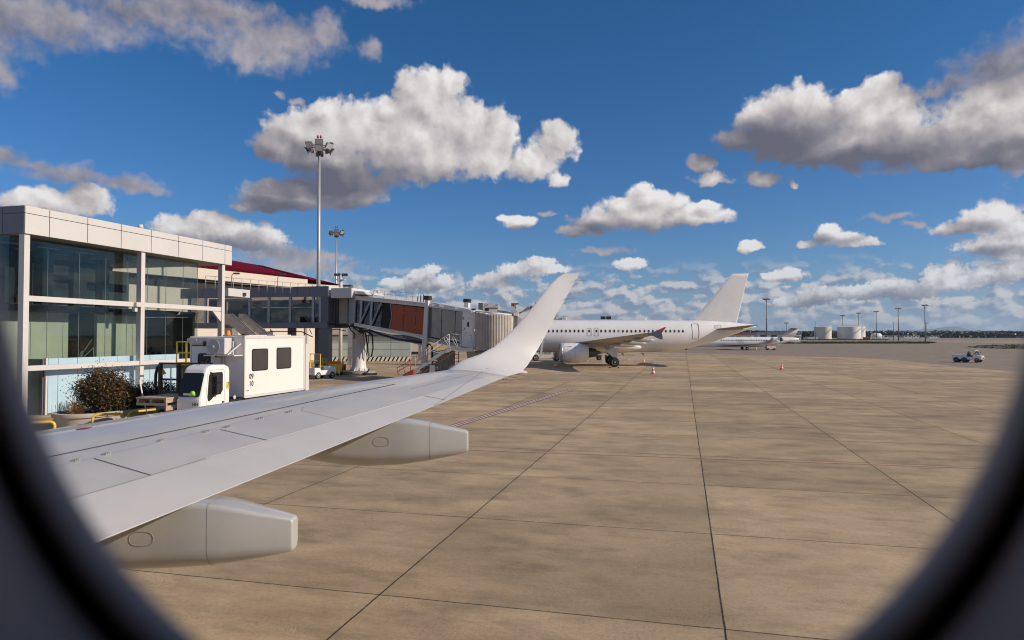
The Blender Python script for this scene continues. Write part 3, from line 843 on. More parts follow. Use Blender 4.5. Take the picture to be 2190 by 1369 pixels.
for i in range(len(xs_) - 1):
    for j in range(na - 1):
        c = (vs[i * na + j] + vs[(i + 1) * na + j + 1]) / 2
        if c.y > 0 and ((c.x - WC.x) / .37) ** 2 + ((c.z - .05 - WC.z) / .45) ** 2 < 1: continue
        fs.append((i * na + j, i * na + j + 1, (i + 1) * na + j + 1, (i + 1) * na + j))
b.add(vs, fs, True)
b.build('fuselage', MAT['aircraft_white'], plane)
# window surround seen from the cabin: seal, dark gap, moulded reveal, wall lining
b = MB(); b.loft([sup(1.42, .375), sup(1.035, .375), sup(1.0, .264), sup(1.006, .258), sup(1.05, .244), sup(1.066, .243), sup(1.07, .27)], False)
seal = b.build('window_seal', MAT['cabin_seal'], plane)
b = MB(); b.loft([sup(1.06, .258), sup(1.09, .258), sup(1.105, .24)], False)
b.build('window_gap', MAT['cabin_dark'], plane)
def rect_ring(n=96, x=1.15, z0=2.55, z1=5.05, y=.13):
    r = []
    for k in range(n):
        a = 2 * math.pi * k / n; c, sn = math.cos(a), math.sin(a)
        t_ = min(x / max(abs(c), 1e-6), ((z1 - WC.z) if sn > 0 else (WC.z - z0)) / max(abs(sn), 1e-6))
        r.append(Vector((WC.x + c * t_, y, WC.z + sn * t_)))
    return r
b = MB(); b.loft([sup(1.10, .252), sup(1.11, .240), sup(1.22, .215), sup(1.50, .170), sup(1.9, .140), sup(2.2, .130), rect_ring()], False)
b.build('window_reveal', MAT['cabin_plastic'], plane)
b = MB(); pr = sup(1.02, .300); b.add(pr, [tuple(range(len(pr)))], False); b.build('window_pane', MAT['clear_pane'], plane, recalc=False)
# closed cabin shell behind the viewer
b = MB(); x, z0, z1, y0, y1 = 1.15, 2.55, 5.05, -2.0, .13
b.quad((-x, y0, z0), (x, y0, z0), (x, y1, z0), (-x, y1, z0)); b.quad((-x, y0, z1), (-x, y1, z1), (x, y1, z1), (x, y0, z1))
b.quad((-x, y0, z0), (-x, y0, z1), (x, y0, z1), (x, y0, z0)); b.quad((-x, y0, z0), (-x, y1, z0), (-x, y1, z1), (-x, y0, z1))
b.quad((x, y0, z0), (x, y0, z1), (x, y1, z1), (x, y1, z0))
b.build('cabin_lining', MAT['cabin_plastic'], plane, recalc=False)

# ------------------------------------------------------------------ glazed pavilion on the left
PO = Vector((-22.2, 31.0, 0))
pav = thing('glass_pavilion', 'glazed pavilion with white panel roof edge and white columns left of the truck', 'terminal building', PO, -GA)
L = 14.72
b = MB()
b.box((-13.0, 0.02, 8.5), (-0.02, L - .02, 8.56))
b.build('soffit', MAT['soffit'], pav)
b = MB(); b.box((-13.0, .05, 8.6), (-.06, L - .05, 9.70)); b.build('roof', MAT['soffit'], pav)
js = [0.0, 1.25, 3.38, 5.50, 7.62, 9.75, 11.87, 14.0, L]
g = 0.018
for i in range(len(js) - 1):
    b = MB()
    b.box((-.05, js[i] + g, 8.50), (0.0, js[i + 1] - g, 9.42)); b.box((-.05, js[i] + g, 9.45), (0.0, js[i + 1] - g, 9.78))
    b.build('fascia_panel', MAT['panel_white'], pav)
for x0, x1 in ((-1.28, -.055), (-3.2, -1.31), (-5.2, -3.23), (-7.2, -5.23), (-9.2, -7.23), (-13, -9.23)):
    b = MB(); b.box((x0, 0.0, 8.50), (x1, .05, 9.42)); b.box((x0, 0.0, 9.45), (x1, .05, 9.78))
    b.build('fascia_panel', MAT['shade_side_grey'], pav)  # end face darker than the front: its shade is in the colour
b = MB(); b.box((-.045, .02, 8.5), (-.04, L - .02, 9.76)); b.build('fascia_backing', MAT['black_matte'], pav)
b = MB(); b.bar((-4, 3, 9.72), (-4, 5.8, 9.72), .05); 
b = MB()
for x in (-5.4, -4.6, -3.8, -3.0, -2.4): b.tube((x, 3.2, 9.7), (x, 3.2, 10.35), .02, n=6)
b.tube((-5.4, 3.2, 10.35), (-2.4, 3.2, 10.35), .02, n=6); b.tube((-5.4, 3.2, 10.05), (-2.4, 3.2, 10.05), .015, n=6)
b.build('roof_railing', MAT['galvanised'], pav)
b = MB(); b.tube((-1.0, 7.9, 9.7), (-1.0, 7.9, 9.95), .10); b.tube((-1, 7.9, 9.95), (-1, 7.9, 10.18), .17, .12)
b.build('roof_vent', MAT['trim_white'], pav)
cols = (0.10, 7.05, 13.9)
for y in cols:
    b = MB(); b.box((-.42, y - .02, 0), (-.10, y + .26, 8.5)); b.build('column', MAT['trim_white'], pav, bevel=.008)
for z, h in ((5.42, .26), (2.20, .24)):
    for y0, y1 in ((cols[0] + .27, cols[1] - .03), (cols[1] + .27, cols[2] - .03)):
        b = MB(); b.box((-.40, y0, z), (-.14, y1 if not (z < 3 and y0 > 7) else 12.3, z + h)); b.build('beam', MAT['trim_white'], pav, bevel=.006)
b = MB(); b.prism([(-.3, 13.1, 5.40), (-.3, 13.88, 5.40), (-.3, 13.88, 4.75)], (.12, 0, 0)); b.build('bracket', MAT['trim_white'], pav)
b = MB(); b.box((-.10, 6.55, 5.42), (.06, 6.85, 5.66)); b.box((-.3, 6.6, 5.15), (-.1, 6.8, 5.4)); b.build('floodlight', MAT['trim_white'], pav, bevel=.01)
# glass skin in separate panes with thin joints
gx = -1.0
ys = [0.12, 2.1, 3.9, 5.55, 7.0, 8.5, 9.95, 11.4, 12.7]
for z0, z1 in ((5.35, 8.48), (0.1, 5.30)):
    for i in range(len(ys) - 1):
        b = MB(); b.box((gx - .012, ys[i] + .008, z0), (gx + .012, ys[i + 1] - .008, z1)); b.build('window_glass', MAT['glass_green'], pav)
b = MB()
for y in ys[1:]: b.box((gx - .03, y - .012, .1), (gx - .015, y + .012, 8.45))
b.build('glass_fin', MAT['seam_grey'], pav)
for x0, x1 in ((-3.4, -1.02), (-6, -3.42), (-9, -6.02), (-12.5, -9.02)):
    for z0, z1 in ((5.35, 8.48), (0.1, 5.30)):
        b = MB(); b.box((x0, .10, z0), (x1, .124, z1)); b.build('window_glass', MAT['glass_green'], pav)
# inside: pale concrete wall low down with openings, dark hall above
wx = -2.0
b = MB()
for y0, y1 in ((.3, 4.2), (6.0, 9.0)): b.box((wx - .2, y0, 0), (wx, y1, 5.0))
b.build('wall_and_reflection', MAT['concrete_wall'], pav)
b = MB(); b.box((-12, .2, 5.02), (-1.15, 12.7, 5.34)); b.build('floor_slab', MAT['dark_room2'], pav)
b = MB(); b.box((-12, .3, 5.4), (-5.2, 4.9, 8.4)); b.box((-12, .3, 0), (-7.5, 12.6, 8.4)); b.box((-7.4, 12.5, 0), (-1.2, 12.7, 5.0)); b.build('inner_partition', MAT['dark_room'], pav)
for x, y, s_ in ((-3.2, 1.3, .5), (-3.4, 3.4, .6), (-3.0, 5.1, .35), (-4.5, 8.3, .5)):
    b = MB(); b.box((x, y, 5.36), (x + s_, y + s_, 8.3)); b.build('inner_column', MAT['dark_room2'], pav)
for y0 in (.8, 2.9, 5.0, 7.7, 9.8):
    for x in (-2.6, -4.4): 
        b = MB(); b.box((x, y0, 8.30), (x + .12, y0 + 1.2, 8.34)); b.build('ceiling_light', MAT['trim_white'], pav)
# pale windowed block added upstairs, standing in for a building reflected in the glass
b = MB(); b.box((-6.6, 5.4, 5.4), (-6.0, 12.4, 7.9)); b.build('wall_and_reflection', MAT['concrete_wall'], pav)
b = MB(); b.box((-5.99, 5.8, 6.9), (-5.96, 8.2, 7.35)); b.box((-5.99, 9.2, 6.6), (-5.96, 12.2, 7.1)); b.build('reflected_window', MAT['black'], pav)
# stair in the dark opening
b = MB()
for k in range(9): b.box((-3.6, 4.3 + .2 * k, .35 + .27 * k), (-2.4, 4.5 + .2 * k, .5 + .27 * k))
b.prism([(-3.0, 4.2, .1), (-3.0, 4.35, .1), (-3.0, 6.1, 2.75), (-3.0, 6.1, 3.0), (-3.0, 5.95, 3.0)], (.06, 0, 0))
b.tube((-2.35, 4.3, 1.5), (-2.35, 6.0, 3.6), .03, n=6)
b.build('staircase', MAT['concrete_old'], pav)
b = MB(); b.tube((-2.1, 4.5, 2.05), (-2.1, 5.9, 3.2), .025, n=6); b.tube((-2.1, 4.5, 1.2), (-2.1, 4.5, 2.05), .025, n=6); b.tube((-2.1, 5.9, 2.3), (-2.1, 5.9, 3.2), .025, n=6)
b.build('handrail', MAT['galvanised'], pav)
# blue frosted screen of panels behind the columns
scr = thing('glass_screen', 'pale blue frosted panel screen behind the shrub and the white columns', 'screen', PO, -GA)
sy = [2.0, 2.55, 3.65, 5.0, 6.2, 7.35, 8.5, 9.7, 10.85]
for i in range(len(sy) - 1):
    b = MB(); b.box((-.86, sy[i] + .012, .06), (-.80, sy[i + 1] - .012, 2.72)); b.build('screen_panel', MAT['blue_panel'], scr)
for y in (1.9, 6.25, 10.87):
    b = MB(); b.box((-.93, y, 0), (-.87, y + .09, 2.74)); b.build('post', MAT['steel_dark'], scr)
b = MB(); b.box((-.9, 1.88, 0), (-.795, 1.985, 2.74)); b.build('post', MAT['trim_white'], scr)
b = MB(); b.box((-2.6, 1.80, 0), (-.9, 1.86, 2.70)); b.build('screen_panel', MAT['steel_dark'], scr)

# ------------------------------------------------------------------ planter with shrubs and yellow guard pipes
def leafy(b, c, rad, n, size, rnd, zsq=1.0, lump=0.35, shell=0.35):
    """leaf-sized faces in clumps through an uneven crown"""
    c = Vector(c); clumps = []
    for _ in range(max(6, n // 60)):
        d = Vector((rnd.gauss(0, 1), rnd.gauss(0, 1), rnd.gauss(0, 1))).normalized()
        clumps.append((c + Vector((d.x * rad[0], d.y * rad[1], d.z * rad[2])) * rnd.uniform(shell, .92), rnd.uniform(.6, 1.3)))
    for _ in range(n):
        q, s_ = rnd.choice(clumps)
        p = q + Vector((rnd.gauss(0, 1) * rad[0], rnd.gauss(0, 1) * rad[1], rnd.gauss(0, 1) * rad[2])) * lump * .5 * s_
        a = Vector((rnd.gauss(0, 1), rnd.gauss(0, 1), rnd.gauss(0, .7))).normalized() * size * rnd.uniform(.5, 1.2)
        o = a.cross(Vector((rnd.gauss(0, 1), rnd.gauss(0, 1), rnd.gauss(0, 1)))).normalized() * size * rnd.uniform(.25, .5)
        b.mi = rnd.choice(b.pool)
        b.add([p - a, p - a * .2 + o, p + a, p - a * .2 - o], [(0, 1, 2, 3)], False)
def leaf_mat(name, c):
    m = bpy.data.materials.new(name); m.use_nodes = True
    t = NT(m.node_tree); bs = t.n['Principled BSDF']
    tc = t.node('ShaderNodeTexCoord').outputs['Object']
    n = t.noise(tc, 6.0, 3.0, 0.6)
    t.l.new(t.mix(t.ramp(n, .3, .7), tuple(x * .7 for x in c) + (1,), tuple(min(1, x * 1.35) for x in c) + (1,)), bs.inputs['Base Color'])
    bs.inputs['Roughness'].default_value = 0.45
    MAT[name] = m
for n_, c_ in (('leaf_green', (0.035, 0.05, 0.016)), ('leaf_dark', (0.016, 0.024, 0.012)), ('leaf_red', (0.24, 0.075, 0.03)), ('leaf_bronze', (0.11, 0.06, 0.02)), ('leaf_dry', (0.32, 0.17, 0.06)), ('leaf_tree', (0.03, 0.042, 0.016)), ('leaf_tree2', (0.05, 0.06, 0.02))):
    leaf_mat(n_, c_)
rnd = random.Random(11)
pl = thing('planter', 'long beige concrete planter with rounded end in front of the blue screen', 'planter', (0, 0, 0))
a0, a1 = P(180, 884, 28.3), P(420, 866, 33.5)
ax = Vector((a1.x - a0.x, a1.y - a0.y, 0)).normalized(); nx = Vector((ax.y, -ax.x, 0))
def capsule(z, w):
    c0 = Vector((a0.x, a0.y, z)); c1 = Vector((a1.x, a1.y, z)); r = []
    for k in range(13):
        a = math.pi * k / 12; r.append(c0 + nx * math.cos(a) * w - ax * math.sin(a) * w)
    for k in range(7):
        a = math.pi * k / 6; r.append(c1 - nx * math.cos(a) * w + ax * math.sin(a) * w * .4)
    return r
b = MB(); b.loft([capsule(0, 1.0), capsule(.52, 1.06), capsule(.53, 1.13), capsule(.69, 1.15), capsule(.70, .98), capsule(.58, .96)], True)
b.build('planter_box', MAT['planter'], pl, bevel=.01)
b = MB(); cp = capsule(.62, .955); b.add(cp, [tuple(range(len(cp)))], False); b.build('soil', MAT['soil'], pl)
def stems(b, c, n, h, spread, rnd, r=.012):
    for _ in range(n):
        p = Vector(c) + Vector((rnd.gauss(0, .12), rnd.gauss(0, .12), 0)); pts = [p]
        d = Vector((rnd.gauss(0, spread), rnd.gauss(0, spread), 1)).normalized()
        for k in range(4):
            p = p + d * h / 4; d = (d + Vector((rnd.gauss(0, .15), rnd.gauss(0, .15), 0))).normalized(); pts.append(p)
        b.path(pts, r, 5)
def shrub(name, label, c, rad, n, size, pool, sm='bark', nst=9, group=None, zb=.6):
    t = thing(name, label, 'shrub', (c[0], c[1], zb), 0, group)
    b = MB(); stems(b, (0, 0, 0), nst, (c[2] - zb) + rad[2] * .7, .35, rnd); b.build('stem', MAT[sm], t)
    b = MB(); b.pool = list(range(len(pool)))
    leafy(b, (0, 0, c[2] - zb), rad, n, size, rnd)
    b.build('foliage', [MAT[x] for x in pool], t, recalc=False)
    return t
c = P(222, 840, 28.7)
shrub('bush', 'big rounded bush with green and rusty red leaves in the beige planter', (c.x, c.y, 1.50), (1.15, .95, .90), 22000, .058, ['leaf_green', 'leaf_red', 'leaf_bronze', 'leaf_green', 'leaf_bronze', 'leaf_green'])
c = P(250, 812, 29.0)
c2 = P(300, 850, 30.2)
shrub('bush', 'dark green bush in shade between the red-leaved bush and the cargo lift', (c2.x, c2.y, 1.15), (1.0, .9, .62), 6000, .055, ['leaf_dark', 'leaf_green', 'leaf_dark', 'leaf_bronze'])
c3 = P(345, 850, 32)
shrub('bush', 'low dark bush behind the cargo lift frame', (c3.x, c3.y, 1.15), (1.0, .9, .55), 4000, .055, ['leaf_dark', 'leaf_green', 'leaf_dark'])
c = P(166, 862, 28.0)
t_ = thing('bush', 'small dry straw-coloured bush at the rounded end of the planter', 'shrub', (c.x, c.y, .6))
b = MB()
for _ in range(230):
    d = Vector((rnd.gauss(0, .55), rnd.gauss(0, .55), abs(rnd.gauss(.8, .3)))).normalized(); ln = rnd.uniform(.35, .62)
    p0 = Vector((rnd.gauss(0, .05), rnd.gauss(0, .05), 0)); b.bar(p0, p0 + d * ln, .007)
b.build('stem', MAT['leaf_dry'], t_)
b = MB(); b.pool = [0]; leafy(b, (0, 0, .38), (.36, .34, .28), 1300, .022, rnd); b.build('foliage', [MAT['leaf_dry']], t_, recalc=False)
c = P(135, 868, 28.6)
t_ = thing('grass_tuft', 'thin wispy grass tuft at the left end of the planter', 'plant', (c.x, c.y, .6))
b = MB()
for _ in range(60):
    p0 = Vector((rnd.gauss(0, .16), rnd.gauss(0, .16), 0)); d = Vector((rnd.gauss(0, .15), rnd.gauss(0, .15), 1)).normalized(); b.bar(p0, p0 + d * rnd.uniform(.2, .5), .006)
b.build('blades', MAT['leaf_green'], t_)
def hoop(label, pts, r=.05, m='pipe_yellow'):
    b = MB(); b.path(pts, r, 12); o = b.build('guard_rail', MAT[m], None)
    return tag(o, label, 'guard rail', 'yellow pipe guard rails round the planter')
def arc(p0, p1, z, rad=.16):
    """pipe hoop between two feet with rounded top corners"""
    p0, p1 = Vector(p0), Vector(p1); d = (p1 - p0); ln = d.length; d.normalize(); pts = [Vector((p0.x, p0.y, 0))]
    for k in range(7):
        a = math.pi / 2 * k / 6; pts.append(Vector((p0.x, p0.y, z - rad)) + d * (rad - rad * math.cos(a)) + Vector((0, 0, rad * math.sin(a))))
    for k in range(7):
        a = math.pi / 2 * k / 6; pts.append(Vector((p1.x, p1.y, z - rad)) - d * (rad - rad * math.sin(a)) + Vector((0, 0, rad * math.cos(a))))
    pts.append(Vector((p1.x, p1.y, 0)))
    return pts
q0, q1 = P(60, 905, 25.6), P(117, 905, 25.9); hoop('bright yellow pipe hoop at the left end of the planter', arc((q0.x, q0.y, 0), (q1.x, q1.y, 0), .58), .055)
q0, q1 = P(198, 890, 27.0), P(264, 884, 27.6); hoop('sunlit-to-shaded yellow pipe hoop in front of the planter below the red bush', arc((q0.x, q0.y, 0), (q1.x, q1.y, 0), .70), .05)
q0, q1 = P(275, 885, 27.8), P(340, 880, 29.0); hoop('yellow pipe hoop beside the leaning white stake', arc((q0.x, q0.y, 0), (q1.x, q1.y, 0), .72), .05)
b = MB(); b.bar(P(299, 815, 27.2), P(307, 856, 27.0), .045, .03); b.bar(P(307, 856, 27.0), P(316, 890, 26.6), .03); o = b.build('stake', MAT['trim_white'])
tag(o, 'leaning white stake between the dark bush and the wooden deck', 'stake')

# ------------------------------------------------------------------ lifting truck
TO = Vector((-10.97, 28.0, 0))
trk = thing('lift_truck', 'white passenger lift truck with half cab marked H14 and big box body', 'truck', TO, -GA)
W_, LN = 2.62, 4.55
def plate_with_holes(b, x0, x1, z0, z1, holes, f, th):
    """flat wall in the (u,z) plane with rounded rectangular openings left out as a grid"""
    us = sorted({x0, x1, *[h[0] for h in holes], *[h[1] for h in holes]}); zs = sorted({z0, z1, *[h[2] for h in holes], *[h[3] for h in holes]})
    for i in range(len(us) - 1):
        for j in range(len(zs) - 1):
            cu, cz = (us[i] + us[i + 1]) / 2, (zs[j] + zs[j + 1]) / 2
            if any(h[0] < cu < h[1] and h[2] < cz < h[3] for h in holes): continue
            p0, p1 = f(us[i], zs[j]), f(us[i + 1], zs[j + 1])
            b.box([min(p0[k], p1[k] + (th[k] if True else 0)) for k in range(3)], [max(p0[k], p1[k] + th[k]) for k in range(3)])
def rrect(cu, cz, w, h, r, n=6):
    pts = []
    for sx, sz, a0_ in ((1, 1, 0), (-1, 1, 90), (-1, -1, 180), (1, -1, 270)):
        for k in range(n + 1):
            a = R(a0_ + 90 * k / n); pts.append((cu + sx * (w / 2 - r) + r * math.cos(a), cz + sz * (h / 2 - r) + r * math.sin(a)))
    return pts
b = MB(); b.box((-W_, 0, 1.30), (0, LN, 3.80)); b.build('box_body', MAT['truck_white'], trk, bevel=.03)
b = MB(); b.box((-.02, -.02, 1.28), (.03, .06, 3.84)); b.box((-.02, LN - .04, 1.28), (.03, LN + .04, 3.84)); b.box((-.02, .065, 3.72), (.028, LN - .045, 3.83)); b.box((-.02, .065, 1.26), (.028, LN - .045, 1.38))
b.build('body_trim', MAT['trim_white'], trk, bevel=.01)
b = MB(); b.box((-.12, .0, 3.84), (.04, .22, 3.90)); b.build('corner_marker', MAT['dark_brown'], trk)
b = MB(); b.box((-1.4, .5, 3.81), (-.3, 2.0, 3.86)); b.box((-1.5, 2.6, 3.81), (-.3, 3.9, 3.87)); b.build('roof_rail', MAT['trim_white'], trk)
for (y0, y1, z0, z1) in ((.50, 1.63, 2.35, 3.28), (2.28, 3.43, 2.35, 3.30)):
    yc, zc = (y0 + y1) / 2, (z0 + z1) / 2
    b = MB(); b.prism([(.002, u, z) for u, z in rrect(yc, zc, y1 - y0, z1 - z0, .1)], (.02, 0, 0)); fr = b.build('window', MAT['black'], trk)
    b = MB(); b.prism([(.022, u, z) for u, z in rrect(yc, zc, y1 - y0 - .08, z1 - z0 - .08, .08)], (.004, 0, 0)); b.build('window_glass', MAT['dark_brown'], fr)
MT = Matrix.Rotation(R(90), 4, 'Z') @ Matrix.Rotation(R(90), 4, 'X')
text_mesh('lettering', '09\n10', .30, MAT['black'], trk, Matrix.Translation((.006, .48, 1.98)) @ MT, bold=.006)
text_mesh('lettering', 'H14', .11, MAT['seam_grey'], trk, Matrix.Translation((.006, .24, 1.56)) @ MT)
# dark window, door and fittings on the front wall of the box
b = MB(); b.box((-2.49, -.05, 1.35), (-1.29, -.002, 3.43)); b.build('door_surround', MAT['black_matte'], trk)
b = MB(); b.box((-2.46, -.09, 1.38), (-1.32, -.052, 3.40)); dr = b.build('front_door', MAT['truck_white'], trk, bevel=.02)
b = MB(); b.prism([(u, -.094, z) for u, z in rrect(-1.83, 2.45, .62, 1.3, .12)], (0, -.012, 0)); b.build('door_window', MAT['black'], dr)
b = MB()
for k in range(3): b.bar((-2.0 + .17 * k, -.11, 2.25 - .15 * k), (-1.65 + .1 * k, -.11, 2.85 - .1 * k), .03, .01)
b.build('warning_stripe', MAT['pipe_yellow'], dr)
b = MB(); b.box((-2.02, -.112, 2.02), (-1.62, -.107, 2.20)); b.build('window_notice', MAT['wood'], dr)
b = MB(); b.box((-2.55, -.14, 3.50), (-1.4, -.002, 3.74)); b.build('door_canopy', MAT['trim_white'], trk, bevel=.01)
b = MB(); b.box((-2.62, -.155, 3.60), (-2.18, -.145, 3.72)); b.build('maker_plate', MAT['trim_white'], trk)
b = MB(); b.lathe([(.001, 0), (.09, 0), (.09, .03), (.001, .03)], 18, Matrix.Translation((-1.75, -.17, 3.52)) @ Matrix.Rotation(R(90), 4, 'X')); b.build('work_lamp', MAT['dark_metal'], trk)
b = MB(); b.box((-1.38, -.55, 3.07), (-.52, -.10, 3.74)); ac = b.build('air_conditioner', MAT['trim_white'], trk, bevel=.02)
b = MB(); b.lathe([(.001, 0), (.27, 0), (.285, .012), (.285, .025)], 36, Matrix.Translation((-1.03, -.552, 3.38)) @ Matrix.Rotation(R(90), 4, 'X')); b.build('fan_grille', MAT['under_grey'], ac)
b = MB()
for k in range(20):
    a = 2 * math.pi * k / 20; b.bar((-1.03 + .06 * math.cos(a), -.573, 3.38 + .06 * math.sin(a)), (-1.03 + .27 * math.cos(a), -.573, 3.38 + .27 * math.sin(a)), .006)
b.lathe([(.001, 0), (.06, 0), (.05, .02), (.001, .02)], 16, Matrix.Translation((-1.03, -.57, 3.38)) @ Matrix.Rotation(R(90), 4, 'X')); b.build('fan_guard', MAT['trim_white'], ac)
b = MB(); b.box((-1.48, -.60, 3.00), (-.05, -.02, 3.05)); b.bar((-.42, -.5, 3.05), (-.12, -.08, 3.5), .05); b.bar((-.46, -.1, 3.05), (-.46, -.1, 3.6), .04); b.build('unit_bracket', MAT['trim_white'], trk)
b = MB(); b.box((-1.3, -.25, 2.35), (-1.0, -.01, 2.95)); b.tube((-.92, -.1, 2.0), (-.92, -.1, 3.0), .025); b.build('pipe_box', MAT['trim_white'], trk, bevel=.03)
b = MB(); b.lathe([(.10, 0), (.10, .10), (.075, .22), (.001, .24)], 16, Matrix.Translation((-1.15, .5, 3.82))); b.build('beacon', MAT['amber'], trk)
b = MB(); b.box((-.08, LN + .04, 1.1), (.06, LN + .34, 3.45)); b.build('rear_mast', MAT['trim_white'], trk)
b = MB(); b.box((-W_ + .3, -.9, .75), (-.3, LN + 1.2, 1.15)); b.box((-1.9, -2.4, .55), (-.5, -.9, .9)); b.build('chassis', MAT['dark_metal'], trk)
b = MB(); b.box((-.35, -.85, .95), (-.02, -.05, 1.28)); b.build('battery_box', MAT['black'], trk)
b = MB(); b.lathe([(.001, 0), (.08, 0), (.08, .02), (.001, .02)], 16, Matrix.Translation((-.012, -.6, 1.36)) @ Matrix.Rotation(R(90), 4, 'Y')); b.build('round_badge', MAT['trim_white'], trk)
for y in (-1.75, 1.3, 3.6):
    wheel(trk, (-.28, y, .48), .48, .3, (1, 0, 0)); wheel(trk, (-W_ + .28, y, .48), .48, .3, (1, 0, 0))
# half cab
cx0, cx1, cy0, cy1 = -1.02, 0.0, -2.62, -.88
b = MB(); b.smooth = True
def cab_ring(x, ins=0.0):
    # side profile, y forward is -, z up
    pr = [(cy1, .55), (cy1, 2.50), (cy1 - .05, 2.62), (cy1 - .28, 2.70), (cy0 + .75, 2.72), (cy0 + .50, 2.66), (cy0 + .37, 2.55), (cy0 + .30, 2.40), (cy0 + .02, 1.50), (cy0, 1.42), (cy0, .55)]
    return [Vector((x, y + (ins if y < -1.7 else -ins), z - (ins if z > 2 else 0))) for y, z in pr]
b.loft([cab_ring(cx0, .06), cab_ring(cx0 + .06, .012), cab_ring(cx0 + .14), cab_ring(cx1 - .14), cab_ring(cx1 - .06, .012), cab_ring(cx1, .06)], True, smooth=False)
cab = b.build('cab', MAT['cab_white'], trk, bevel=.025, seg=3)
def on_wind(u, v, d=.0):      # windscreen plane: u across, v 0..1 up the slope
    p0 = Vector((0, cy0 + .02, 1.50)); p1 = Vector((0, cy0 + .30, 2.40)); n = Vector((0, -(p1 - p0).z, (p1 - p0).y)).normalized()
    p = p0 + (p1 - p0) * v + n * d; return Vector((u, p.y, p.z))
b = MB(); b.prism([on_wind(u, v, .004) for u, v in rrect(-.51, .53, .92, .98, .09)], on_wind(0, 0, .02) - on_wind(0, 0, 0)); ws = b.build('windscreen', MAT['black'], cab)
b = MB(); b.prism([on_wind(u, v, .028) for u, v in rrect(-.51, .55, .80, .84, .07)], on_wind(0, 0, .004) - on_wind(0, 0, 0)); b.build('windscreen_glass', MAT['windscreen_black'], ws)
b = MB(); b.cbox(on_wind(-.36, .13, .04), (.25, .02, .12)); b.cbox(on_wind(-.60, .135, .04), (.30, .02, .08)); b.build('folded_clothes', MAT['cone_white'], ws)
b = MB(); b.lathe([(.001, 0), (.09, .02), (.09, .07), (.001, .1)], 14, Matrix.Translation(on_wind(-.30, .18, .06)) @ Matrix.Rotation(R(90), 4, 'X')); b.build('hi_vis_vest', MAT['hivis'], ws)
wpts = [(cy0 + .44, 1.36), (cy0 + .40, 1.50), (cy0 + .48, 2.30), (cy0 + .56, 2.42), (cy1 - .52, 2.42), (cy1 - .46, 2.34), (cy1 - .46, 1.72), (cy1 - .52, 1.64), (cy0 + .80, 1.56), (cy0 + .66, 1.42), (cy0 + .50, 1.34)]
b = MB(); b.prism([(cx1 - .002, y, z) for y, z in wpts], (.014, 0, 0)); b.build('side_window', MAT['black'], cab)
b = MB()
dl = [(cy0 + .36, 1.0), (cy0 + .33, 1.5), (cy0 + .42, 2.42), (cy0 + .52, 2.52), (cy1 - .42, 2.52), (cy1 - .34, 2.42), (cy1 - .34, 1.0)]
b.path([(cx1 + .002, y, z) for y, z in dl + dl[:1]], .006, 5); b.build('door_seam', MAT['seam_grey'], cab)
b = MB(); b.box((cx1, cy1 - .50, 1.22), (cx1 + .02, cy1 - .38, 1.28)); b.build('door_handle', MAT['black'], cab)
for z0, z1 in ((2.02, 2.32), (1.58, 1.98)):
    b = MB(); b.box((cx1 + .12, cy0 + .66, z0), (cx1 + .24, cy0 + .92, z1)); b.build('wing_mirror', MAT['black'], cab, bevel=.04)
b = MB(); b.tube((cx1, cy0 + .55, 2.45), (cx1 + .2, cy0 + .78, 2.3), .015); b.build('mirror_arm', MAT['black'], cab)
b = MB(); b.tube((cx1, cy0 + .55, 1.5), (cx1 + .2, cy0 + .78, 1.6), .015); b.build('mirror_arm', MAT['black'], cab)
b = MB(); b.box((cx1 + .001, cy1 - .24, 1.75), (cx1 + .008, cy1 - .07, 2.02)); b.build('warning_sticker', MAT['pipe_yellow'], cab)
b = MB(); b.box((cx1 + .009, cy1 - .13, 1.94), (cx1 + .011, cy1 - .09, 2.0)); b.bar((cx1 + .010, cy1 - .21, 1.82), (cx1 + .010, cy1 - .1, 1.92), .02, .004); b.build('sticker_mark', MAT['black'], cab)
b = MB(); b.box((cx1 - .60, cy0 + .9, 2.725), (cx1 - .45, cy0 + 1.0, 2.76)); b.build('roof_vent', MAT['black'], cab, bevel=.01)
b = MB(); b.tube((cx1 - .5, cy0 + .55, 2.70), (cx1 - .42, cy0 + .7, 2.85), .008); b.build('aerial', MAT['black'], cab)
text_mesh('lettering', 'H14', .15, MAT['black'], cab, Matrix.Translation((-.20, cy0 - .004, 1.26)) @ Matrix.Rotation(R(90), 4, 'X'), bold=.004)
b = MB(); b.box((cx0 + .03, cy0 - .012, 1.0), (cx0 + .07, cy0 + .02, 1.44)); b.build('bumper_edge', MAT['cab_white'], cab)
# raised wooden deck and lifting frame beside the cab
lf = thing('cargo_lift', 'dark steel lifting frame with pale wooden deck left of the truck cab', 'lift', TO, -GA)
b = MB(); b.box((-2.50, -3.0, 1.46), (-1.16, -1.3, 1.52)); b.box((-2.4, -1.29, 1.40), (-1.10, -.4, 1.45)); b.build('deck', MAT['wood'], lf)
b = MB()
for x in (-2.48, -1.9, -1.26): b.box((x, -2.98, 1.32), (x + .08, -1.32, 1.458))
b.box((-2.50, -2.99, 1.22), (-1.16, -2.93, 1.318)); b.box((-1.24, -2.97, 1.04), (-1.18, -2.5, 1.218)); b.build('pallet_base', MAT['wood'], lf)
b = MB()
for x in (-4.05, -3.15, -2.30):
    b.box((x, -.15, 1.2), (x + .12, .0, 2.62))
b.box((-3.93, -.13, 1.3), (-2.30, -.02, 1.50)); b.box((-3.93, -.10, 1.95), (-2.30, -.03, 2.03)); b.box((-4.05, -.12, 2.625), (-1.3, -.02, 2.70))
b.build('lift_frame', MAT['dark_brown'], lf, bevel=.01)
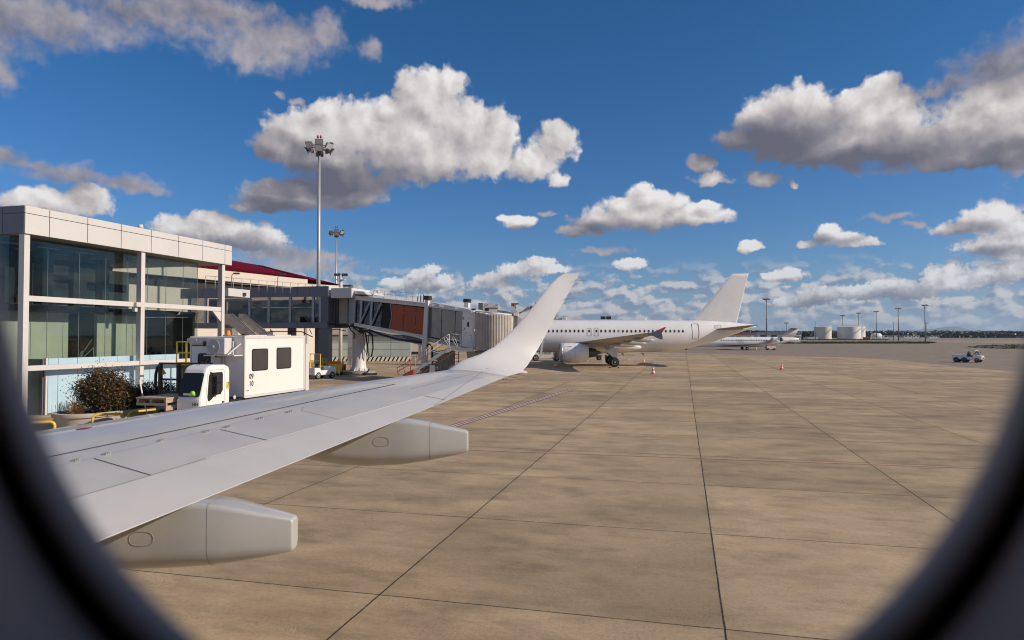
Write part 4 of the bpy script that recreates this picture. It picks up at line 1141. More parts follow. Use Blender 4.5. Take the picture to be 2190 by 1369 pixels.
b = MB(); b.bar((-2.95, -.16, 1.52), (-2.6, -.16, 2.5), .05, .02); b.bar((-3.4, -.16, 1.52), (-3.4, -.16, 2.5), .05, .02); b.build('frame_brace', MAT['trim_white'], lf)
b = MB(); b.prism([(-3.85, -.17, 2.16), (-3.62, -.17, 2.24), (-3.80, -.17, 2.46)], (0, .01, 0)); b.build('warning_sign', MAT['amber'], lf)
b = MB(); b.path([(-4.12, -.1, 1.5), (-4.22, -.1, 1.7), (-4.20, -.1, 2.2), (-4.12, -.1, 2.5), (-3.9, -.1, 2.58)], .06, 8); b.build('hydraulic_hose', MAT['cable'], lf)
b = MB(); b.box((-3.0, -2.9, .45), (-1.3, .2, .62)); b.bar((-2.9, -2.2, .62), (-1.5, -.6, 1.12), .1); b.bar((-2.9, -.6, .62), (-1.5, -2.2, 1.12), .1); b.build('scissor_arm', MAT['dark_metal'], lf)
for x, y in ((-3.0, -2.6), (-1.5, -2.6), (-3.0, -.2), (-1.5, -.2)): wheel(lf, (x, y, .25), .25, .16, (1, 0, 0))
# yellow lift cage seen behind the truck box
c = P(408, 765, 37.0)
yc = thing('access_platform', 'yellow access platform cage half hidden behind the truck box', 'access platform', (c.x, c.y, 0), -GA)
b = MB(); b.box((-.6, -.4, 2.25), (.6, .4, 2.40)); b.build('platform', MAT['safety_yellow'], yc)
b = MB()
for x in (-.58, 0, .58):
    for y in (-.38, .38): b.bar((x, y, 2.4), (x, y, 3.5), .05)
for z in (2.9, 3.5):
    b.bar((-.6, -.38, z), (.6, -.38, z), .05); b.bar((-.6, .38, z), (.6, .38, z), .05); b.bar((-.58, -.4, z), (-.58, .4, z), .05); b.bar((.58, -.4, z), (.58, .4, z), .05)
b.build('guard_rails', MAT['safety_yellow'], yc)
b = MB(); b.box((-.5, -.5, .3), (.5, .5, .8)); b.bar((-.4, 0, .8), (.3, 0, 2.25), .12); b.build('base', MAT['safety_yellow'], yc)
for x in (-.45, .45): wheel(yc, (x, -.45, .25), .25, .12, (0, 1, 0))

# ------------------------------------------------------------------ main terminal with the maroon roof
V = Vector
term = thing('terminal_building', 'long beige terminal with sloping maroon roof behind the corridor bridge', 'terminal building', (0, 0, 0))
KT = 1.36
T0, T1 = P(446, 574, 62.0 * KT), P(658, 597, 73.8 * KT)
fd = V((T1.x - T0.x, T1.y - T0.y, 0)).normalized(); fn = V((fd.y, -fd.x, 0))        # fn points to us
T00 = T0 - fd * 22
ztop = 3.83 + 6.10 * KT
def wallband(b, p, q, z0, z1, out=0.0, th=.3):
    p = V((p.x, p.y, 0)) + fn * out; q = V((q.x, q.y, 0)) + fn * out
    b.hexa([p + V((0, 0, z0)), q + V((0, 0, z0)), q - fn * th + V((0, 0, z0)), p - fn * th + V((0, 0, z0)),
            p + V((0, 0, z1)), q + V((0, 0, z1)), q - fn * th + V((0, 0, z1)), p - fn * th + V((0, 0, z1))])
b = MB(); wallband(b, T00, T1, ztop - 1.35, ztop, 0.0, 1.2); b.build('fascia', MAT['beige_wall'], term)
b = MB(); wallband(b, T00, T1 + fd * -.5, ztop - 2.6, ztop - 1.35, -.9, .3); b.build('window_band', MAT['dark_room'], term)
b = MB(); wallband(b, T00, T1 + fd * 3.0, 0, ztop - 2.6, -.5, .3); b.build('wall', MAT['beige_wall'], term)
b = MB()
Bk = P(727, 611, 92.0 * KT); Bk.z = 0
p, q = V((T1.x, T1.y, 0)), V((Bk.x, Bk.y, 0)); d_ = (q - p).normalized(); n_ = V((d_.y, -d_.x, 0))
zB = 3.83 + 107 / 1460 * 92 * KT
b.hexa([p, q, q - n_ * .3, p - n_ * .3, p + V((0, 0, ztop - .65)), q + V((0, 0, zB)), q - n_ * .3 + V((0, 0, zB)), p - n_ * .3 + V((0, 0, ztop - .65))])
b.build('wall', MAT['beige_wall'], term)
W2 = P(756, 622, 96.0 * KT); W2.z = 0
b = MB(); z2 = 3.83 + 96 / 1460 * 96 * KT
b.hexa([q, W2, W2 - n_ * .3, q - n_ * .3, q + V((0, 0, zB - .2)), W2 + V((0, 0, z2)), W2 - n_ * .3 + V((0, 0, z2)), q - n_ * .3 + V((0, 0, zB - .2))])
b.build('wall', MAT['beige_wall'], term)
# roof: eave line up to the ridge
A0 = V((T0.x, T0.y, ztop + .02)) - fd * 22 + fn * .1; A1 = V((T1.x, T1.y, ztop + .02)) + fn * .1
RA = P(430, 545, 74.0 * KT); RB = P(560, 568.5, 81.0 * KT); RC = P(640, 587.5, 87.0 * KT); RD = P(726, 608.5, 92.5 * KT)
R0 = RA - fd * 20
b = MB(); b.add([A0, A1, RD, RC, RB, RA, R0], [(0, 1, 5, 6), (1, 4, 5), (1, 3, 4), (1, 2, 3)], False)
back = V((-.6, .8, 0)) * 26
b.add([R0, RA, RB, RC, RD, R0 + back - V((0, 0, 3)), RD + back * .4 - V((0, 0, 2))], [(0, 1, 2, 3, 4, 6, 5)], False)
b.build('roof', MAT['maroon_roof'], term, recalc=False)
b = MB()
for k in range(44):
    u = k / 43; e = A1.lerp(A0, u); t_ = RB.lerp(R0, u) if u > 0 else RB
    b.bar(e + V((0, 0, .05)), t_ + V((0, 0, .05)), .07, .07)
b.build('roof_seam', MAT['maroon_roof'], term)
# lower flat-roofed annex with its lit end wall, lamp and roof railing
ann = thing('terminal_annex', 'small cream roof block with a dark wall lamp between pavilion column and corridor bridge', 'building', (0, 0, 0))
Z0 = P(452, 700, 57.5); 
def gridpt(o, x, y, z=0): return V((o.x, o.y, 0)) + D2 * x + D1 * y + V((0, 0, z))
def gbox(b, o, x0, y0, z0, x1, y1, z1):
    b.hexa([gridpt(o, x0, y0, z0), gridpt(o, x1, y0, z0), gridpt(o, x1, y1, z0), gridpt(o, x0, y1, z0), gridpt(o, x0, y0, z1), gridpt(o, x1, y0, z1), gridpt(o, x1, y1, z1), gridpt(o, x0, y1, z1)])
Aq = P(483, 700, 60.0)
b = MB(); gbox(b, Aq, -.5, 0.3, 7.35, 0, 3.4, 8.05); b.build('wall', MAT['panel_white'], ann)
b = MB(); gbox(b, Aq, .0, 2.3, 7.45, .12, 2.7, 7.75); b.build('wall_lamp', MAT['dark_metal'], ann)
rr = thing('roof_railing', 'long galvanised railing along the terminal roof below the maroon slope', 'railing', (0, 0, 0))
p0, p1 = P(440, 590, 60.0), P(698, 611, 71.0)
b = MB(); 
for k in range(16):
    u = k / 15; q = p0.lerp(p1, u); b.tube(q - V((0, 0, 1.1)), q, .03, n=6)
for dz in (0, -.5): b.tube(p0 + V((0, 0, dz)), p1 + V((0, 0, dz)), .022, n=6)
b.build('rails', MAT['galvanised'], rr)
for px, Y in ((495, 61.5), (594, 66)):
    c = P(px, 598, Y); b = MB(); b.path([c + V((0, 0, -1.2)), c, c + V((.05, 0, .45)), c + V((.35, 0, .62))], .035, 6); b.build('lamp_arm', MAT['steel_dark'], rr)
    b = MB(); b.cbox(c + V((.45, 0, .55)), (.5, .25, .14)); b.build('lamp_head', MAT['dark_metal'], rr)

# ------------------------------------------------------------------ glazed corridor bridge on pillars
KO = V((-18.0, 66.6, 0))
cor = thing('corridor_bridge', 'raised grey corridor with shade-darkened face and tall windows on twin pillars', 'walkway', KO, -GA)
b = MB(); b.box((-17, .3, 8.62), (0, 4.2, 8.70)); b.build('roof', MAT['shade_side_grey'], cor)
xj = [-16.9, -14.2, -11.4, -8.6, -6.0, -3.3, -1.9, -.02]
for i in range(len(xj) - 1):
    b = MB(); b.box((xj[i] + .012, 0, 7.66), (xj[i + 1] - .012, .2, 8.68)); b.build('fascia_panel', MAT['shade_side_grey'], cor)
    b = MB(); b.box((xj[i] + .012, .05, 4.58), (xj[i + 1] - .012, .25, 5.14)); b.build('floor_beam', MAT['shade_side_grey'], cor)
b = MB(); b.box((0.0, 0.0, 7.66), (.12, 4.2, 8.68)); b.build('fascia_panel', MAT['trim_white'], cor)
b = MB(); b.box((.4, -.1, 7.5), (2.6, 4.0, 8.45)); b.build('roof_box', MAT['trim_white'], cor)
b = MB(); b.box((-17, .26, 4.60), (0, 4.2, 4.9)); b.build('floor', MAT['steel_dark'], cor)
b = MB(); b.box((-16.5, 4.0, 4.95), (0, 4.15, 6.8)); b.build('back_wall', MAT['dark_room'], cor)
b = MB(); b.box((-16.5, 4.01, 6.85), (-3.3, 4.1, 7.6)); b.build('back_wall', MAT['beige_wall'], cor)
b = MB(); b.box((-3.2, 3.3, 4.95), (-.2, 3.4, 7.6)); b.build('back_wall', MAT['panel_taupe'], cor)
b = MB(); pts = []
for (x0, x1, dz) in ((-9.8, -7.4, .0), (-7.2, -4.9, -.15)):
    r = [(x0 + (x1 - x0) * k / 14, 6.55 + dz + .22 * math.sin(math.pi * (k / 14) * 1.2)) for k in range(15)]
    b.prism([(x, 1.7, z) for x, z in [(x0, 5.0)] + r + [(x1, 5.0)]], (0, .05, 0))
b.build('inner_wavy_sheet', MAT['black_matte'], cor)  # black sheets with wavy tops behind the glass
mx = [-15.9, -13.9, -8.75, -6.55, -4.15, -1.62, -.85]
for i, x in enumerate(mx):
    b = MB(); b.box((x - .12, .02, 5.145), (x + .12, .24, 7.655)); b.build('mullion', MAT['bridge_grey'], cor)
for i in range(len(mx) - 1):
    if i == 1: continue
    b = MB(); b.box((mx[i] + .125, .12, 5.15), (mx[i + 1] - .125, .14, 7.65)); b.build('window_glass', MAT['glass_corridor'], cor)
for x in (-12.6, -11.5):
    b = MB(); b.box((x, .16, 5.15), (x + .14, .22, 7.3)); b.build('door_frame', MAT['trim_white'], cor)
b = MB(); b.box((-13.7, .24, 5.15), (-8.9, .28, 7.64)); b.build('door_glass', MAT['glass_dark'], cor)
b = MB(); b.box((-.7, .03, 5.145), (0.05, 1.2, 7.655)); b.build('end_post', MAT['steel_dark'], cor)
for x0, x1, y0, m_ in ((-1.85, -1.15, .8, 'steel_dark'), (-1.05, -.02, .2, 'shade_side_grey'), (-5.4, -4.85, 1.6, 'steel_dark')):
    b = MB(); b.box((x0, y0, 0), (x1, y0 + .8, 4.6)); b.build('pillar', MAT[m_], cor, bevel=.02)
b = MB(); b.box((-1.75, .55, 1.05), (-1.08, .79, 2.05)); b.build('switch_box', MAT['steel'], cor, bevel=.02)
b = MB(); b.path([(-6.6, .5, 4.5), (-6.6, .5, 4.25), (-3.2, .5, 4.25), (-1.9, .5, 3.7)], .05, 6); b.path([(-2.2, .4, 4.5), (-1.9, .3, 4.0)], .04, 6)
b.build('pipework', MAT['cable'], cor)
# concrete stair down from the corridor
st = thing('concrete_stair', 'weathered concrete staircase slanting down behind the lift truck', 'stairs', (0, 0, 0))
Ys, dep = 61.0, V((-.25, 1.0, 0)) * 1.9
def par(pts, Y, th=.22): return [P(x, y, Y) for x, y in pts], V((0, th, 0))
b = MB(); pts, dv = par([(481, 671), (496, 671), (560, 726), (600, 760), (560, 760), (505, 706), (490, 695), (481, 694)], Ys); b.prism(pts, dv); b.build('parapet', MAT['concrete_old'], st)
b = MB(); pts, dv = par([(510, 671), (522, 671), (575, 716), (625, 760), (585, 760), (545, 713), (510, 683)], Ys + 2.0); b.prism(pts, dv); b.build('parapet', MAT['concrete_old'], st)
b = MB()
for k in range(14):
    c0 = P(497 + 4.6 * k, 690 + 3.9 * k, Ys + .25); b.hexa([c0, c0 + V((.35, 0, 0)), c0 + V((.35, 1.75, 0)), c0 + V((0, 1.75, 0)), c0 + V((0, 0, .17)), c0 + V((.35, 0, .17)), c0 + V((.35, 1.75, .17)), c0 + V((0, 1.75, .17))])
b.build('steps', MAT['concrete_old'], st)
b = MB(); b.path([P(496, 668, Ys), P(545, 710, Ys)], .035, 6); b.path([P(521, 668, Ys + 2), P(575, 714, Ys + 2)], .035, 6); b.build('handrail', MAT['dark_metal'], st)
b = MB(); c = P(487, 712, 64); b.box((c.x - .8, c.y, 0), (c.x + .4, c.y + 1.5, c.z + .4)); b.build('base_wall', MAT['concrete_old'], st)

# ------------------------------------------------------------------ masts
def mast(name, label, x, y, h, r0, r1, head, m, group=None, far=False, hs=1.0, bulb=False):
    t = thing(name, label, 'light mast', (x, y, 0), 0, group)
    b = MB(); b.tube((0, 0, 0), (0, 0, h - .3), r0, r1, 16 if not far else 8); b.build('pole', MAT[m], t)
    if not far:
        b = MB(); b.tube((0, 0, h - 1.5), (0, 0, h - .2), r1 * 1.7, r1 * 1.4, 12)
        for k in range(6):
            a = k * math.pi / 3; b.bar((0, 0, h - .7), (1.25 * hs * math.cos(a), 1.25 * hs * math.sin(a), h - .7), .07)
        for k in range(12):
            a0, a1 = k * math.pi / 6, (k + 1) * math.pi / 6
            b.bar((1.2 * hs * math.cos(a0), 1.2 * hs * math.sin(a0), h - .7), (1.2 * hs * math.cos(a1), 1.2 * hs * math.sin(a1), h - .7), .06)
        b.build('crown_ring', MAT['dark_metal'], t)
        for k in range(8):
            a = k * math.pi / 4 + .25
            for z_, rr_ in (((h - .35), 1.15), ((h - 1.0), 1.25)) if k % 2 == 0 else (((h - .65), 1.35),):
                M = Matrix.Translation((rr_ * hs * math.cos(a), rr_ * hs * math.sin(a), z_)) @ Matrix.Rotation(a, 4, 'Z') @ Matrix.Rotation(R(35), 4, 'Y')
                b = MB(); b.add([M @ V(v) for v in ((-.18, -.24, -.22), (.18, -.42, -.36), (.18, .42, -.36), (-.18, .24, -.22), (-.18, -.24, .22), (.18, -.42, .36), (.18, .42, .36), (-.18, .24, .22))],
                                [(3, 2, 1, 0), (4, 5, 6, 7), (0, 1, 5, 4), (1, 2, 6, 5), (2, 3, 7, 6), (3, 0, 4, 7)], False)
                fl = b.build('floodlight', MAT['steel_dark'], t)
                b = MB(); b.add([M @ V(v) for v in ((.19, -.38, -.31), (.19, .38, -.31), (.19, .38, .31), (.19, -.38, .31))], [(0, 1, 2, 3)], False); b.build('lens', MAT['lamp_glass'], fl, recalc=False)
        for s_ in (-1, 1):
            b = MB(); b.lathe([(.09, 0), (.11, .15), (.07, .3), (.001, .34)], 10, Matrix.Translation((.16 * s_, 0, h + .35))); b.tube((0, 0, h - .2), (.16 * s_, 0, h + .35), .02, n=5); b.build('obstruction_lamp', MAT['red_paint'], t)
    else:
        b = MB(); n = 6
        for k in range(n):
            a = k * 2 * math.pi / n + .3; c_ = V((1.5 * hs * math.cos(a), 1.5 * hs * math.sin(a), h + .25 * math.sin(3 * a))); b.cbox(c_, (1.1 * hs, .9 * hs, .5 * hs)); b.bar((0, 0, h - .2), c_, .14)
        b.build('floodlight_ring', MAT[m], t)
    return t
p = P(681, 610, 74.0); mast('light_mast', 'tallest silver floodlight mast rising behind the corridor bridge', p.x, p.y, 3.83 + (718 - 300) / 1460 * 74.0, .27, .13, 12, 'mast_grey', 'floodlight masts')
p = P(719, 608, 134.0); mast('light_mast', 'second thinner floodlight mast with dark lamps beside the tall silver mast', p.x, p.y, 3.83 + (718 - 490) / 1460 * 134.0, .24, .12, 12, 'mast_grey', 'floodlight masts', hs=1.0)
far_masts = [(1639, 640, 387, 'grey floodlight mast right of the parked airliner fin'), (1682, 691, 700, 'small distant floodlight mast above the T-tail of the regional jet'), (1802, 675, 688, 'distant floodlight mast between the two storage tanks'),
             (1836, 670, 619, 'distant floodlight mast rising behind the wide white tank'), (1874, 666, 573, 'floodlight mast just right of the wide white tank'),
             (1921, 660, 516, 'floodlight mast second from the right, over the airfield fence'), (1978, 653, 461, 'tallest of the distant floodlight masts, at the far right'), (1981, 691, 800, 'small mast showing just behind the far right floodlight mast')]
for px, py, Y, lb in far_masts:
    p = P(px, py, Y); mast('light_mast', lb, p.x, p.y, p.z, .42, .26, 6, 'mast_far', 'floodlight masts', True, 1.0 * (1 if Y < 650 else 1.15))
for px, py, Y, lb in ((1744, 688, 560, 'thin pole left of the cream storage tank'), (1911, 688, 520, 'thin pole left of the second floodlight mast from the right'), (1657, 697, 900, 'distant spire above the trees left of the regional jet tail')):
    p = P(px, py, Y); t_ = thing('pole', lb, 'pole', (p.x, p.y, 0)); b = MB(); b.tube((0, 0, 0), (0, 0, p.z), .30, .15, 6); b.build('shaft', MAT['mast_far'], t_)
# short white post with cameras on the terminal roof
p = P(729, 588, 80); t_ = thing('camera_post', 'short white post with camera cluster on terminal roof right of the maroon slope', 'camera post', (p.x, p.y, 0))
b = MB(); b.tube((0, 0, 0), (0, 0, p.z), .22, .2, 12); b.box((-.5, -.3, p.z - .6), (.5, .3, p.z - .5)); b.build('post', MAT['trim_white'], t_)
for dx in (-.6, -.2, .3, .65): b = MB(); b.cbox((dx, 0, p.z + .02), (.3, .35, .28)); b.build('camera', MAT['dark_metal'], t_)

# ------------------------------------------------------------------ passenger boarding bridge
br = thing('boarding_bridge', 'white and grey boarding bridge with rust-brown panels behind the wing', 'boarding bridge', (0, 0, 0))
BY = V((.40, .917, 0))                      # horizontal depth direction of the tunnel
def yat(px): return 67.0 - (px - 747) / (1105 - 747) * 14.0 if px < 1016 else 56.48 + (px - 1016) * .006
def near(px, py, off=0.0):
    return P(px, py, yat(px)) - BY * off
def slab(b, pts, depth, off=0.0):
    """near-face polygon in photo pixels, given real depth along BY"""
    b.prism([near(x, y, off) for x, y in pts], BY * depth)
# rotunda
b = MB(); slab(b, [(699, 628), (716, 628), (716, 692), (699, 692)], 3.0); b.build('rotunda_panel', MAT['steel'], br)
b = MB(); slab(b, [(718, 628), (723, 628), (723, 697), (718, 697)], 3.0); b.build('rotunda_panel', MAT['steel_dark'], br)
b = MB()
pts = []
for k in range(18):
    x = 725 + 20 * k / 17; pts.append(V(near(x, 0 + 630, (.12 if k % 2 else 0))))
top = pts; bot = [V(near(725 + 20 * k / 17, 692, (.12 if k % 2 else 0))) for k in range(18)]
b.add(top + bot, [(i, i + 1, 18 + i + 1, 18 + i) for i in range(17)], False); slab(b, [(726, 631), (744, 631), (744, 691), (726, 691)], 2.6, -.15)
b.build('rotunda_curtain', MAT['bellows'], br, recalc=False)
b = MB(); slab(b, [(699, 693), (742, 693), (742, 699), (699, 699)], 3.0); b.build('rotunda_floor', MAT['dark_metal'], br)
b = MB(); slab(b, [(696, 623), (712, 625), (748, 626), (748, 629.5), (696, 627.5)], 3.2, .1); slab(b, [(745, 620), (780, 624), (786, 630), (745, 629)], 3.0, .15); b.build('rotunda_roof', MAT['bridge_white'], br)
b = MB(); slab(b, [(746, 629), (762, 632), (757, 690), (744, 697)], 2.8); b.build('tunnel_collar', MAT['bridge_grey'], br)
c = near(752, 700, -1.2); cg = V((c.x, c.y, 0))
b = MB(); b.lathe([(.92, .38), (.82, .42), (.70, .8), (.66, 1.3), (.66, 4.4), (.80, 4.5), (.80, 4.65)], 28, Matrix.Translation(cg)); 
for k in range(10):
    a = 2 * math.pi * k / 10; u = V((math.cos(a), math.sin(a), 0)); b.prism([cg + u * .62 + V((0, 0, .36)), cg + u * .98 + V((0, 0, .36)), cg + u * .64 + V((0, 0, .85))], V((-u.y, u.x, 0)) * .05)
b.build('support_column', MAT['bridge_white'], br)
b = MB(); b.lathe([(1.65, .0), (1.65, .30), (1.55, .35), (.001, .35)], 12, Matrix.Translation(cg)); b.build('column_footing', MAT['concrete_old'], br)
b = MB(); b.path([cg + V((.72, -.5, 4.3)), cg + V((.95, -.6, 3.0)), cg + V((1.1, -.6, 1.9)), cg + V((1.35, -.5, 1.75)), cg + V((1.5, -.5, 2.6)), cg + V((1.4, -.4, 4.4))], .07, 8)
b.path([cg + V((.6, -.7, 4.3)), cg + V((.72, -.8, 2.6)), cg + V((.95, -.8, 1.9)), cg + V((1.1, -.7, 3.4)), cg + V((1.1, -.5, 4.4))], .035, 6)
b.build('cable_loop', MAT['cable'], br)
b = MB(); b.path([near(703, 700, .2), near(704, 725, .2), near(702, 742, .2), near(700, 747, .2)], .06, 6); b.path([near(700, 757, .3), near(706, 765, .3), near(708, 775, .3)], .03, 6); b.path([near(700, 708, 0), near(720, 704, 0), near(740, 708, 0)], .045, 6); b.build('cable_loop', MAT['cable'], br)
# inner tunnel
b = MB(); slab(b, [(757, 634), (790, 637), (912, 650), (912, 657), (790, 644), (757, 641)], .22); slab(b, [(757, 690), (905, 717), (905, 724), (757, 697)], .25)
b.build('tunnel_beam', MAT['bridge_white'], br)
b = MB(); slab(b, [(755, 632), (790, 635), (912, 648), (912, 650), (790, 637), (755, 634)], 2.8, .1); b.build('tunnel_roof', MAT['bridge_white'], br)
b = MB(); slab(b, [(757, 692), (905, 719), (905, 722), (757, 695.5)], 2.6, -.26); b.build('tunnel_floor', MAT['dark_metal'], br)
b = MB(); slab(b, [(759, 642), (832, 649.5), (832, 703), (759, 690.5)], .04, -.12); b.build('tunnel_glass', MAT['glass_dark'], br)
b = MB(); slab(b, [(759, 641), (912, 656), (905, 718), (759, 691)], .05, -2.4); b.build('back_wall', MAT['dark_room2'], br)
for x in (757, 771, 793):
    dx = 2.6
    b = MB(); slab(b, [(x, 640 + (x - 757) * .12), (x + 4, 640.4 + (x - 757) * .12), (x + 4 - dx, 691 + (x - 757) * .18), (x - dx, 690.4 + (x - 757) * .18)], .14, .02); b.build('tunnel_post', MAT['bridge_grey'], br)
for x0, y0, x1, y1 in ((792, 645, 770, 694), (816, 648, 794, 697)):
    b = MB(); b.bar(near(x0, y0, .03), near(x1, y1, .03), .12, .10, BY); b.build('diagonal_brace', MAT['bridge_grey'], br)
b = MB(); slab(b, [(817, 648), (834, 650), (838, 676), (832, 703), (815, 700)], .05, -.02); b.build('tunnel_panel', MAT['black_matte'], br)
for x0, x1 in ((0, 1), (1, 2), (2, 3)):
    tx = [837.5, 865.5, 891, 909]; bx = [834, 862.5, 888, 906]
    yt = lambda x: 650.6 + (x - 837) * .118; yb = lambda x: 703.5 + (x - 834) * .185
    P_ = [(tx[x0], yt(tx[x0])), (tx[x1] - 1.1, yt(tx[x1])), (bx[x1] - 1.1, yb(bx[x1])), (bx[x0], yb(bx[x0]))]
    if x0 == 0: P_ = [(836, yt(836)), P_[1], P_[2], (833.5, yb(833)), (839.5, 677)]
    b = MB(); slab(b, P_, .05, .02); pn = b.build('tunnel_panel', MAT['panel_rust'], br)
    b = MB()
    for yy in ((yt(tx[x1]) + 14), (yb(bx[x1]) - 14)): b.cbox(near((tx[x1] + bx[x1]) / 2, yy, .06), (.07, .03, .07))
    b.build('panel_clamps', MAT['galvanised'], pn)
b = MB(); b.bar(near(835.5, 650, .06), near(839, 677, .06), .07, .05, BY); b.bar(near(839, 677, .06), near(833, 703, .06), .07, .05, BY); b.build('panel_edge', MAT['bridge_grey'], br)
# beams, cable tray and hydraulics under the tunnel
b = MB(); b.bar(near(762, 704, -.3), near(868, 728, -.3), .35, .3); b.bar(near(868, 728, -.3), near(905, 738, -.3), .3, .2); b.build('cable_tray', MAT['steel'], br)
b = MB(); b.path([near(752, 697), near(768, 702), near(775, 708), near(790, 706), near(815, 716), near(850, 726), near(880, 730), near(905, 733)], .10, 8)
b.path([near(756, 700), near(772, 712), near(786, 709), near(795, 717)], .09, 8); b.path([near(745, 696), near(750, 706), near(758, 714), near(757, 725)], .06, 8); b.build('hose_bundle', MAT['cable'], br)
b = MB(); slab(b, [(757, 700), (768, 700), (768, 712), (760, 712)], .5, .05); slab(b, [(782, 704), (788, 704), (790, 713), (783, 713)], .4, .05); b.build('roller_bracket', MAT['steel'], br)
b = MB(); slab(b, [(858, 715), (905, 728), (905, 738), (858, 727)], .25, -.2); b.build('cable_chain', MAT['steel_dark'], br)
# lift columns with black caps
b = MB(); slab(b, [(912, 641), (919, 641), (917, 700), (912.5, 790), (903, 790), (908, 700)], .38, .28); b.build('lift_column', MAT['bridge_white'], br, bevel=.01)
b = MB(); slab(b, [(910.5, 633), (921.5, 633), (921.5, 641.5), (910.5, 641.5)], .55, .36); b.build('column_cap', MAT['black'], br, bevel=.02)
b = MB(); slab(b, [(959, 642), (968, 642), (968, 665), (959, 665)], .4, -2.9); b.build('lift_column', MAT['bridge_white'], br, bevel=.01)
b = MB(); slab(b, [(957.5, 635.5), (969.5, 635.5), (969.5, 643.5), (957.5, 643.5)], .55, -2.85); b.build('column_cap', MAT['black'], br, bevel=.02)
# outer tunnel
b = MB(); slab(b, [(919, 652), (1012, 666), (1012, 670), (919, 657)], 2.9, .12); slab(b, [(919, 646), (1000, 661), (1012, 666), (919, 652.5)], 2.5, -.1); b.build('tunnel_roof', MAT['bridge_white'], br)
b = MB(); slab(b, [(917, 722), (1010, 741), (1010, 748), (917, 731)], .3, .05); b.build('tunnel_beam', MAT['bridge_grey'], br)
b = MB(); slab(b, [(917, 724), (1010, 743), (1010, 746), (917, 728)], 2.8, -.30); b.build('tunnel_floor', MAT['dark_metal'], br)
b = MB(); slab(b, [(918, 657), (925, 658), (923, 722), (916, 721)], .1, .05); b.build('tunnel_post', MAT['steel_dark'], br)
for x0, x1 in ((925, 945.2), (946.6, 974.2), (975.6, 990)):
    b = MB(); slab(b, [(x0, 658.5 + (x0 - 925) * .145), (x1, 658.5 + (x1 - 925) * .145), (x1 - 2, 720.5 + (x1 - 925) * .20), (x0 - 2, 720.5 + (x0 - 925) * .20)], .06, .06); b.build('tunnel_panel', MAT['panel_taupe'], br)
b = MB(); slab(b, [(919, 657), (1010, 670), (1008, 740), (917, 722)], .05, -.02); b.build('panel_backing', MAT['black_matte'], br)
b = MB(); slab(b, [(990.5, 665), (1014, 667.5), (1012, 746), (988, 740)], .08, .08); dr = b.build('service_door', MAT['truck_white'], br)
def disc(b, px, py, r, off, sx=.8): 
    c = near(px, py, off); u = V((BY.y, -BY.x, 0)); b.prism([c + u * (r * sx * math.cos(a)) + V((0, 0, r * math.sin(a))) for a in [2 * math.pi * k / 20 for k in range(20)]], BY * .02)
b = MB(); disc(b, 1003.5, 694, .22, .10); b.build('porthole', MAT['dark_brown'], dr)
for px, py, r_ in ((993, 681, .13), (995, 703, .09), (991.5, 707, .07), (998, 712, .07)):
    b = MB(); disc(b, px, py, r_, .10); b.build('door_fitting', MAT['steel'], dr)
b = MB(); slab(b, [(1002, 680), (1009, 680), (1008.5, 682), (1002, 682)], .1, .16); b.build('door_lamp', MAT['trim_white'], dr)
b = MB(); slab(b, [(1014, 668), (1019, 667), (1014, 750), (1009, 750)], .25, .2); b.build('corner_post', MAT['bridge_white'], br, bevel=.01)
b = MB(); slab(b, [(1017, 718), (1022, 718), (1021, 742), (1016, 742)], .12, .25); b.build('cable_duct', MAT['trim_white'], br)
for px, py in ((850, 643), (885, 647), (822, 638.5), (928, 655), (949, 658), (977, 661), (1011, 668), (944, 653)):
    b = MB(); c = near(px, py, .12); b.cbox(c, (.22, .12, .3)); b.build('roof_lamp', MAT['trim_white'], br)
b = MB(); c = near(1006, 661, -.6); b.cbox(c, (.35, .3, .12)); b.build('roof_hatch', MAT['black'], br)
b = MB(); c = near(1031, 661, -.9); b.cbox(c, (.35, .3, .26)); b.build('roof_hatch', MAT['black'], br)
# ribbed curtain of the rotating cab
def curtain_pt(u, z01, ph):
    px = 1016 + 80 * u
    yt = 669.5 + 7.0 * u; yb = 749 - 5 * u ** 2
    off = .15 + 1.25 * math.sin(math.pi * u) ** .8 * (1 if u <= 1 else 0) + (.085 if ph else 0)
    p_ = near(px, yt + (yb - yt) * z01); return p_ + (EYE - p_).normalized() * off
b = MB(); n = 50
tp = [curtain_pt(k / (n - 1), 0, k % 2) for k in range(n)]; bt = [curtain_pt(k / (n - 1), 1, k % 2) for k in range(n)]
b.add(tp + bt, [(i, i + 1, n + i + 1, n + i) for i in range(n - 1)], False)
b.build('cab_curtain', MAT['bellows'], br, recalc=False)
b = MB(); tp2 = [curtain_pt(k / 20, -.012, 0) + V((0, 0, .05)) for k in range(21)]; b.prism([*tp2, near(1097, 675, -2.5), near(1016, 668, -2.5)], V((0, 0, .10))); b.build('cab_roof', MAT['bridge_white'], br)
b = MB(); tp2 = [curtain_pt(k / 20, 1.01, 0) for k in range(21)]; b.prism([*tp2, near(1097, 744, -2.5), near(1016, 749, -2.5)], V((0, 0, -.18))); b.build('cab_floor', MAT['steel_dark'], br)
b = MB(); slab(b, [(1067, 664), (1078, 664.5), (1103, 671), (1103, 677), (1090, 673), (1067, 667)], .5, .3); b.build('roof_beam', MAT['steel_dark'], br)
b = MB(); slab(b, [(1096, 676), (1099, 676), (1096, 735), (1092, 735)], .15, .3); b.build('cab_post', MAT['bridge_white'], br)
b = MB(); slab(b, [(1099, 676), (1108, 677), (1108, 735), (1096, 735)], .1, .05); b.build('cab_side', MAT['bellows'], br)
b = MB(); slab(b, [(1102, 670), (1112, 671), (1112, 676), (1102, 675)], .4, .35); b.build('gutter_box', MAT['trim_white'], br)
